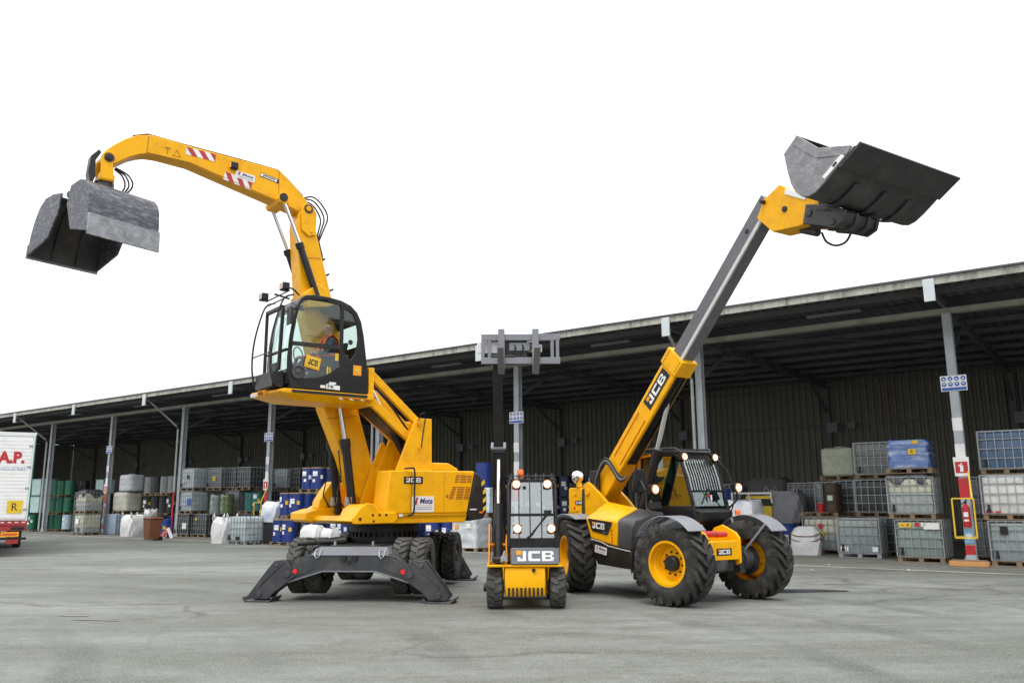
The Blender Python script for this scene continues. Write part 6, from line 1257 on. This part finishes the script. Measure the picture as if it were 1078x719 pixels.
# ---- around the forklift mast and behind the excavator
wrapped(15.34, 1.9, 0.14, 1.15, 1.0, 1.0, 'grey film-wrapped load with an orange label under the excavator tail', FILM, 16, ((0.30, 0.70, 0.14, 0.16, 3), (-0.25, 0.74, 0.2, 0.16, 1)))
pallet(15.34, 1.9, 0, 'wooden pallet under the grey film-wrapped load')
pallet(15.59, 1.0, 1.17, 'wooden pallet under the pale tank beside the forklift mast')
boxy('tote', 'tote', 15.42, 1.0, 1.31, 1.0, 0.9, 0.88, 'pale blue-white tote beside the forklift mast', plast('pale_tote', (0.55, 0.63, 0.70)), 'totes and boxes in the shed', lid=False)
drum('blue', 15.47, 1.1, 2.2, 'lone blue drum standing on the pale tote beside the forklift mast', labels=False, lid=False)
for u, x, nm in ((437, 17.71, 'nearest the excavator wheels'), (456, 16.83, 'in the middle of the pallet'), (473, 16.32, 'nearest the wrapped load')):
    drum('blue', x, 2.3 if u < 470 else 2.0, 0.14, f'blue drum under the excavator tail, {nm}', group='blue drums under the excavator tail')
pallet(17.29, 2.3, 0, 'wooden pallet under the blue drums behind the excavator wheels'); pallet(16.32, 2.0, 0, 'wooden pallet under the blue drum nearest the wrapped load')

def drum_pallet(kind, x, y, z, what, grp, labels=True, lid=True, back=True):
    pallet(x, y, z, f'wooden pallet under {what}')
    for sx, sy, nm in ((0.30, 0.24, 'front left'), (-0.30, 0.24, 'front right'), (0.30, -0.26, 'rear left'), (-0.30, -0.26, 'rear right')):
        if sy < 0 and not back: continue
        drum(kind, x+sx, y+sy, z+0.14, f'{kind} drum, {nm} of {what}', rz=random.uniform(-0.4, 0.4), labels=labels and sy > 0, group=grp, lid=lid)
g = 'blue drums stacked on pallets beside the excavator'
drum_pallet('blue', 24.44, 2.6, 0, 'the lowest tier of the blue stack by the column', g, back=False)
drum_pallet('blue', 24.33, 2.4, D1, 'the middle tier of the blue stack by the column', g)
drum_pallet('blue', 24.39, 1.2, 0, 'the lowest tier of the tallest blue stack', g, back=False)
drum_pallet('blue', 24.33, 1.2, D1, 'the middle tier of the tallest blue stack', g, back=False)
drum_pallet('blue', 24.45, 1.2, D2, 'the top tier of the tallest blue stack', g)
drum_pallet('blue', 22.74, 1.2, 0, 'the lone low blue tier behind the boom cylinders', g, back=False)
bulk_bag(22.02, 3.4, 0.0, 0.8, 0.7, 0.85, 'slumped white bag against the blue drums behind the front tyres', None, 21, False, 0.3)
bulk_bag(20.93, 3.5, 0.0, 0.5, 0.6, 0.75, 'slumped white bag behind the slew ring', None, 22, False, 0.1)

# ---- third bay
boxy('crate', 'crate', 25.94, 2.2, 0.0, 0.9, 0.8, 0.85, 'black plastic crate beside the column, under a white bag', CRATE, 'crates in the shed')
bulk_bag(25.94, 2.2, 0.90, 0.9, 0.8, 0.85, 'white and blue bag sitting on the black crate beside the column', mat('white_blue_bag', (0.66, 0.70, 0.78), 0.8, var=0.1, scale=4, dirt=(0.2, 0.3, 0.55), dirt_amt=0.6, bump=0.5), 23, False)
ibc('milky', 26.74, 3.0, 0, 'bright milky caged tank on a metal pallet beside the upright white bag', ((0.45, 0.24, 0.14, 0.1, 3), (-0.1, 0.26, 0.28, 0.14, 3)), woodbase=False)
bulk_bag(28.28, 3.0, 0, 0.85, 0.8, 1.1, 'upright white bulk bag beside the milky caged tank', None, 24, True)
ibc('milky', 36.01, -0.4, L1, 'clear caged tank with a blue label on the second tier beside the downpipe column', ((-0.35, 0.6, 0.34, 0.36, 4), (-0.35, 0.66, 0.16, 0.14, 0), (-0.35, 0.5, 0.2, 0.08, 1)))
ibc('milky', 36.01, -0.4, L2, 'clear caged tank with a black cap on the third tier beside the downpipe column', ((-0.1, 0.7, 0.2, 0.2, 3), (0.3, 0.4, 0.1, 0.1, 1)))
ibc('dark', 36.27, -0.4, 0, 'dark caged tank at floor level with a white label beside the downpipe column', ((-0.3, 0.55, 0.36, 0.3, 0),))
ibc('dark', 35.05, -0.6, 0, 'dark caged tank with a yellow tag at floor level, second from the downpipe column', ((0.2, 0.9, 0.14, 0.14, 1),))
ibc('grey', 34.57, -1.0, L2, 'grey caged tank with a yellow mark on the third tier above the wrapped drums', ((-0.05, 0.6, 0.22, 0.22, 1),))
for u, x, nm in ((227, 34.01, 'clear-wrapped'), (238, 33.13, 'yellow-green')):
    wrapped(x, -0.4, L1, 0.62, 0.62, 0.95, f'{nm} bundle of drums under film on the second tier of the third bay', plast('wrap_'+nm, (0.20, 0.24, 0.23) if u < 230 else (0.12, 0.15, 0.06), rough=0.15, coat=0.8, bump=0.6), u, e=0.8)
ibc('dark', 34.70, -1.2, 0, 'dark caged tank at floor level under the wrapped drums')
ibc('dark', 33.93, -1.4, L2, 'dark caged tank on the third tier, nearer the downpipe column'); ibc('dark', 32.66, -1.4, L2, 'dark caged tank on the third tier above the teal drums')
ibc('grey', 33.60, -1.4, L1, 'grey caged tank on the second tier beside the teal drums'); ibc('dark', 33.72, -1.6, 0, 'dark caged tank at floor level behind the milky tank'); ibc('dark', 32.46, -1.6, 0, 'dark caged tank at floor level under the teal drums')
for u, x in ((263, 32.03), (271, 31.42)): drum('teal', x, -1.0, L1+0.14, f'teal drum on the second tier of the third bay, {"beside the grey tank" if u < 266 else "nearest the guard-frame column"}', labels=u > 266, group='teal drums')
pallet(31.86, -1.1, L1, 'wooden pallet under the teal drums')
ibc('milky', 33.02, -4.0, L2, 'pale caged tank high up behind the guard-frame column'); ibc('dark', 33.02, -4.0, L1, 'dark caged tank under the pale tank behind the guard-frame column'); ibc('dark', 33.02, -4.0, 0, 'dark caged tank at floor level behind the guard-frame column')
ibc('dark', 32.25, -4.2, L2, 'dark caged tank high up between the pale tank and the blue drums'); ibc('dark', 33.78, -3.6, L1, 'dark caged tank behind the white and blue bag')

# ---- second bay
t = boxy('tank', 'tank', 42.99, -0.2, 0.0, 1.2, 1.0, 1.12, 'blue-grey corrugated metal tank at floor level under the beige tank', CORB, 'sheet tanks in the second bay', ribs=8, lid=False)
pallet(42.64, -0.4, 1.14, 'wooden pallet under the beige tank')
boxy('tank', 'tank', 42.54, -0.4, 1.28, 1.5, 1.15, 1.05, 'big beige plastic tank with brown stains on the second tier', BEIGE, 'sheet tanks in the second bay', lid=False, soft=0.4)
t = boxy('tank', 'tank', 42.24, -0.4, 2.38, 1.35, 1.05, 0.92, 'dented grey metal tank on top of the beige tank', LGM, 'sheet tanks in the second bay', lid=False, soft=0.55)
ibc('dark', 42.25, -0.8, 0, 'dark caged tank hidden low behind the white bulk bag and the bin')
bulk_bag(39.24, 1.0, 0, 1.05, 0.95, 1.1, 'full white bulk bag with lifting loops beside the brown wheelie bin', None, 31, True)
bulk_bag(39.05, 0.2, 0.95, 0.5, 0.5, 0.42, 'small white bag showing above the brown wheelie bin', None, 32, True)
boxy('crate', 'crate', 39.05, 0.2, 0.0, 0.8, 0.7, 0.92, 'black crate under the small white bag', CRATE, 'crates in the shed')
for u, x in ((155, 41.06), (163, 40.29), (172, 39.44), (180, 38.69)):
    w = {155: 'next to the beige tank', 163: 'second from the beige tank', 172: 'second from the downpipe column', 180: 'next to the downpipe column'}[u]
    drum('grey' if u != 163 else 'dark', x, -0.8, D2+0.14, f'{"grey" if u != 163 else "black"} drum on the third tier of the second bay, {w}', labels=False, group='drums of the second bay')
    drum('dark', x, -0.8, D1+0.14, f'black drum on the second tier of the second bay, {w}', labels=u in (155, 180), group='drums of the second bay')
    drum('navy' if u < 170 else 'blue', x, -0.8, 0.14, f'dark blue drum at floor level of the second bay, {w}', labels=u > 165, group='drums of the second bay')
for z, n in ((0, 'floor-level'), (D1, 'second-tier'), (D2, 'third-tier')):
    pallet(40.67, -0.8, z, f'wooden pallet under the {n} drums next to the beige tank'); pallet(39.06, -0.8, z, f'wooden pallet under the {n} drums next to the downpipe column')
drum('barrel', 35.93, 1.2, 0, 'blue and yellow drum standing in front of the tiers, behind the wheelie bin', labels=True)
t = put('wheelie_bin', 'brown wheelie bin with its lid shut standing out in the yard', 'bin', 33.65, 3.2, 0, None)
m = MB(); m.hull([(sx*a, sy*b, z) for sx in (-1, 1) for sy in (-1, 1) for a, b, z in ((0.24, 0.27, 0.06), (0.29, 0.34, 0.98))]); m.box((-0.25, -0.28, 0.0), (0.25, -0.20, 0.08)); m.build('bin_body', BINB, t, 0.03)
m = MB(); m.hull([(sx*0.31, sy*0.37, z) for sx in (-1, 1) for sy in (-1, 1) for z in (0.98, 1.03)] + [(sx*0.25, sy*0.28, 1.08) for sx in (-1, 1) for sy in (-1, 1)]); m.build('lid', BINB, t, 0.02)
for s in (-1, 1): m = MB(); m.cyl((s*0.28, -0.30, 0.10), (s*0.22, -0.30, 0.10), 0.10, n=16); m.build('wheel', BLK, t)
m = MB(); m.cyl((-0.26, -0.43, 1.0), (0.26, -0.43, 1.0), 0.02); m.cbox((-0.24, -0.38, 1.0), (.03, .1, .04)); m.cbox((0.24, -0.38, 1.0), (.03, .1, .04)); m.build('handle', BINB, t)
t = put('barrier_board', 'broken red and white barrier boards leaning at the foot of the downpipe column', 'barrier', 35.09, 1.5, 0, None)
m = MB(); m.bar((-0.35, 0, 0.02), (-0.1, 0.1, 0.5), 0.05, 0.16, 0); m.bar((0.0, 0.12, 0.02), (0.22, 0.0, 0.5), 0.05, 0.16, 1); m.bar((0.1, 0.2, 0.05), (0.6, 0.1, 0.10), 0.14, 0.05, 0); m.bar((0.25, 0.22, 0.08), (0.05, 0.15, 0.32), 0.05, 0.12, 1); m.build('board', [WHT, mat('barrier_orange', (0.7, 0.16, 0.05), 0.6)], t)

# ---- first bay and beyond
ibc('cream', 43.55, 1.3, 0, 'caged tank with a white label at floor level in front of the sign column', ((0.1, 0.75, 0.34, 0.28, 0), (-0.1, 0.3, 0.2, 0.2, 3)))
ibc('cream', 43.55, 1.3, L1, 'cream caged tank under a black sheet in front of the sign column')
sheet(43.55, 1.3, L1*2, 1.15, 1.0, 'black plastic sheet humped over the cream caged tank', TARP, 9, 0.35)
for u, x in ((57, 52.36), (63, 51.61), (71, 50.62)):
    for lv, wd in ((0, 'floor'), (1, 'second'), (2, 'third')):
        k = 'paleblue' if (u == 71 and lv == 0) else 'green'
        drum(k, x, -1.0, lv*D1+0.14, 'pale blue and white drum at floor level under the green drums' if k == 'paleblue' else f'glossy green drum on the {wd} tier, {dict([(57, "behind the end column"), (63, "second from the end column"), (71, "third from the end column")])[u]}', labels=k == 'paleblue', group='green drums at the far end')
for lv, wd in ((0, 'floor'), (1, 'second'), (2, 'third')): pallet(51.61, -1.0, lv*D1, f'wooden pallet under the {wd}-tier green drums')
for u, x in ((80, 52.80), (86, 52.05)):
    for lv, wd in ((0, 'floor'), (1, 'second'), (2, 'third')): drum('dark', x, -2.6, lv*D1+0.14, f'black drum on the {wd} tier behind the sheeted tanks, {"by the green drums" if u == 80 else "farther from the green drums"}', labels=False, group='black drums behind the sheeted tanks')
boxy('box', 'box', 49.00, -2.4, 2.3, 0.9, 0.8, 0.85, 'pale cyan box high up behind the sign column', CYB, 'totes and boxes in the shed'); boxy('crate', 'crate', 49.00, -2.4, 0, 1.0, 0.9, 2.28, 'tall black crate under the pale cyan box', CRATE, 'crates in the shed')
for lv, wd in ((1, 'lower'), (2, 'upper')): boxy('box', 'box', 53.29, -0.6, lv*1.1+0.05, 1.2, 1.0, 0.98, f'{wd} pale cyan box stacked beside the trailer', CYB, 'totes and boxes in the shed')
for u, x in ((34, 52.66), (40, 53.23), (46, 53.34)): drum('green', x, {34: 0.2, 40: -0.4, 46: -0.8}[u], 0.14, f'green drum at floor level beside the trailer, {dict([(34, "closest to its bumper"), (40, "in the middle of three"), (46, "beside the end column")])[u]}', labels=u == 34, group='green drums beside the trailer')
pallet(53.46, -0.5, 0, 'wooden pallet under the green drums beside the trailer')

# ------------------------------------------------------------------ things fixed to the columns
def cx(k): return (8-k)*BAY
WHERE = {2: 'beside the beige tank', 4: 'beside the blue drums', 6: 'behind the forklift mast', 8: 'beside the wrapped blue load'}
for k in (2, 4, 6, 8):
    t = put('safety_sign', f'white safety sign with blue round symbols on the column {WHERE[k]}', 'sign', cx(k)-0.02, 0.135, 4.78, 'safety signs on the columns')
    m = MB(); m.box((-0.32, -0.008, -0.21), (0.32, 0.008, 0.21)); m.build('board', WHT, t)
    m = MB()
    for i in range(4):
        for j in range(2):
            c = Vector((0.235-i*0.157, 0.009, 0.125-j*0.15)); m.lathe([(0.06, 0), (0.06, 0.003), (0, 0.003)], T(*c) @ Matrix.Rotation(R(-90), 4, 'X'), 16, 0); m.cbox(c+Vector((0, 0.004, 0.012 if j else -0.01)), (0.05, 0.002, 0.035), 1)
    m.box((-0.30, 0.008, -0.195), (0.30, 0.011, -0.115), 0); m.build('symbols', [BLU, WHT], t)
for k in (2, 4, 8):
    t = put('fire_sign', f'red and white extinguisher sign on the column {WHERE[k]}', 'sign', cx(k), 0.15, 2.55, 'extinguisher signs on the columns')
    m = MB(); m.hull([(-0.17, -0.012, -0.25), (0.17, -0.012, -0.25), (0.19, -0.012, 0.25), (-0.19, -0.012, 0.25), (-0.17, 0.012, -0.25), (0.17, 0.012, -0.25), (0.19, 0.012, 0.25), (-0.19, 0.012, 0.25)]); m.build('board', WHT, t)
    m = MB(); m.slab((0, 0.012, -0.02), (-1, 0, 0), Z, 0.30, 0.30, 0.004, 0); m.cbox((0.0, 0.018, -0.05), (0.08, 0.003, 0.17), 1); m.cbox((0.0, 0.018, 0.06), (0.03, 0.003, 0.06), 1); m.bar((0.0, 0.018, 0.07), (0.08, 0.018, 0.02), 0.02, 0.003, 1, (0, 1, 0)); m.build('symbol', [RED, WHT], t)
    t = put('notice', f'small blue and white notice low on the column {WHERE[k]}', 'notice', cx(k), 0.145, 0.75, 'notices on the columns')
    m = MB(); m.box((-0.11, -0.006, -0.18), (0.11, 0.006, 0.18)); m.build('board', plast('notice_blue', (0.25, 0.5, 0.72)), t); m = MB(); m.lathe([(0.08, 0), (0.08, 0.004), (0, 0.004)], T(0, 0.006, 0.0) @ Matrix.Rotation(R(-90), 4, 'X'), 18); m.build('symbol', WHT, t)
    # extinguisher
    t = put('fire_extinguisher', f'red fire extinguisher hanging on the column {WHERE[k]}', 'extinguisher', cx(k)-0.02, 0.30, 0.98, 'fire extinguishers on the columns')
    m = MB(); m.lathe([(0, 0), (0.085, 0), (0.095, 0.03), (0.095, 0.46), (0.07, 0.55), (0.03, 0.58), (0.03, 0.62), (0, 0.62)], None, 18); m.build('bottle', RED, t)
    m = MB(); m.cbox((0, 0, 0.64), (0.06, 0.06, 0.05)); m.bar((0, 0, 0.66), (-0.05, 0.12, 0.72), 0.025); m.tube([(0.03, 0, 0.63), (0.13, 0.02, 0.58), (0.14, 0.02, 0.3), (0.12, 0.02, 0.08)], 0.016, 6); m.bar((0, -0.10, 0.5), (0, -0.16, 0.5), 0.06); m.build('hose', BLK, t)
    m = MB(); m.slab((0, 0.096, 0.33), (-1, 0, 0), Z, 0.11, 0.12, 0.004); m.slab((0, 0.096, 0.18), (-1, 0, 0), Z, 0.11, 0.05, 0.004); m.build('label_plate', WHT, t)
    t = put('guard_frame', f'yellow tubular guard frame round the extinguisher on the column {WHERE[k]}', 'guard', cx(k), 0.25, 0.0, 'yellow guard frames')
    m = MB(); a = [(-0.25, 0.30, 0.72), (0.25, 0.30, 0.72), (0.25, 0.30, 1.72), (-0.25, 0.30, 1.72)]
    for p, q in zip(a, a[1:]+a[:1]): m.bar(p, q, 0.034)
    m.bar((-0.22, 0.30, 1.70), (-0.14, -0.12, 2.45), 0.04); m.bar((-0.25, 0.30, 0.74), (-0.11, -0.13, 0.74), 0.035); m.bar((0.25, 0.30, 0.74), (0.11, -0.13, 0.74), 0.035); m.build('rail', YLB, t)
    t = put('base_block', f'orange timber block at the foot of the column {WHERE[k]}', 'block', cx(k), 0.52, 0.0, 'orange blocks at the column feet')
    m = MB(); m.box((-0.45, -0.14, 0.008), (0.45, 0.10, 0.14)); m.box((-0.42, -0.12, 0.14), (0.40, 0.08, 0.17), 1); m.build('timber', [mat('faded_orange_timber', (0.52, 0.26, 0.09), 0.8, var=0.3, scale=5, dirt=(0.2, 0.12, 0.06), dirt_amt=0.6), WOOD], t, 0.01)

# ================================================================== camera, sky, sun
cam = bpy.data.cameras.new('camera'); co = bpy.data.objects.new('camera', cam); COL.objects.link(co); SC.camera = co
cam.sensor_width = 36; cam.lens = 874.65/1078*36; cam.clip_start = 0.1; cam.clip_end = 2000
co.matrix_world = T(0, 0, 1.7) @ Matrix.Rotation(math.pi/2+0.1901, 4, 'X') @ Matrix.Rotation(-0.0052, 4, 'Z')
SUN_EL, SUN_AZ = R(64), R(202)      # high veiled sun behind the camera
w = bpy.data.worlds.new('World'); SC.world = w; w.use_nodes = True; nt = w.node_tree
bg = nt.nodes['Background']; sk = nt.nodes.new('ShaderNodeTexSky'); sk.sky_type = 'NISHITA'; sk.sun_disc = False; sk.sun_elevation = SUN_EL; sk.sun_rotation = SUN_AZ; sk.air_density = 1.0; sk.dust_density = 6.0; sk.ozone_density = 1.0
mx = nt.nodes.new('ShaderNodeMix'); mx.data_type = 'RGBA'; mx.inputs[0].default_value = 0.85
# closed cloud cover: three times brighter overhead than at the horizon, as an overcast sky is
tc = nt.nodes.new('ShaderNodeTexCoord'); sp = nt.nodes.new('ShaderNodeSeparateXYZ'); nt.links.new(tc.outputs['Generated'], sp.inputs[0])
mr = nt.nodes.new('ShaderNodeMapRange'); mr.inputs[1].default_value = 0.0; mr.inputs[2].default_value = 1.0; mr.inputs[3].default_value = 7.6; mr.inputs[4].default_value = 21.0; nt.links.new(sp.outputs['Z'], mr.inputs[0])
cl = nt.nodes.new('ShaderNodeCombineColor')
for i, k in enumerate((0.985, 1.0, 1.02)):
    mu = nt.nodes.new('ShaderNodeMath'); mu.operation = 'MULTIPLY'; mu.inputs[1].default_value = k; nt.links.new(mr.outputs[0], mu.inputs[0]); nt.links.new(mu.outputs[0], cl.inputs[i])
nt.links.new(cl.outputs[0], mx.inputs[7])
nt.links.new(sk.outputs[0], mx.inputs[6]); nt.links.new(mx.outputs[2], bg.inputs[0]); bg.inputs[1].default_value = 0.12
sl = bpy.data.lights.new('sun', 'SUN'); sl.energy = 0.9; sl.angle = R(12); sl.color = (1.0, 0.965, 0.91); so = bpy.data.objects.new('sun', sl); COL.objects.link(so)
# sun_rotation is measured clockwise from +Y, so the light comes from (sin, cos)
d = Vector((math.sin(SUN_AZ)*math.cos(SUN_EL), math.cos(SUN_AZ)*math.cos(SUN_EL), math.sin(SUN_EL))); so.rotation_euler = d.to_track_quat('Z', 'Y').to_euler()
vs = SC.view_settings; vs.view_transform = 'Standard'; vs.look = 'None'; vs.gamma = 1.0; vs.use_curve_mapping = False; vs.exposure = 0.2
SC.cycles.max_bounces = 6; SC.cycles.transparent_max_bounces = 12; SC.cycles.use_denoising = True
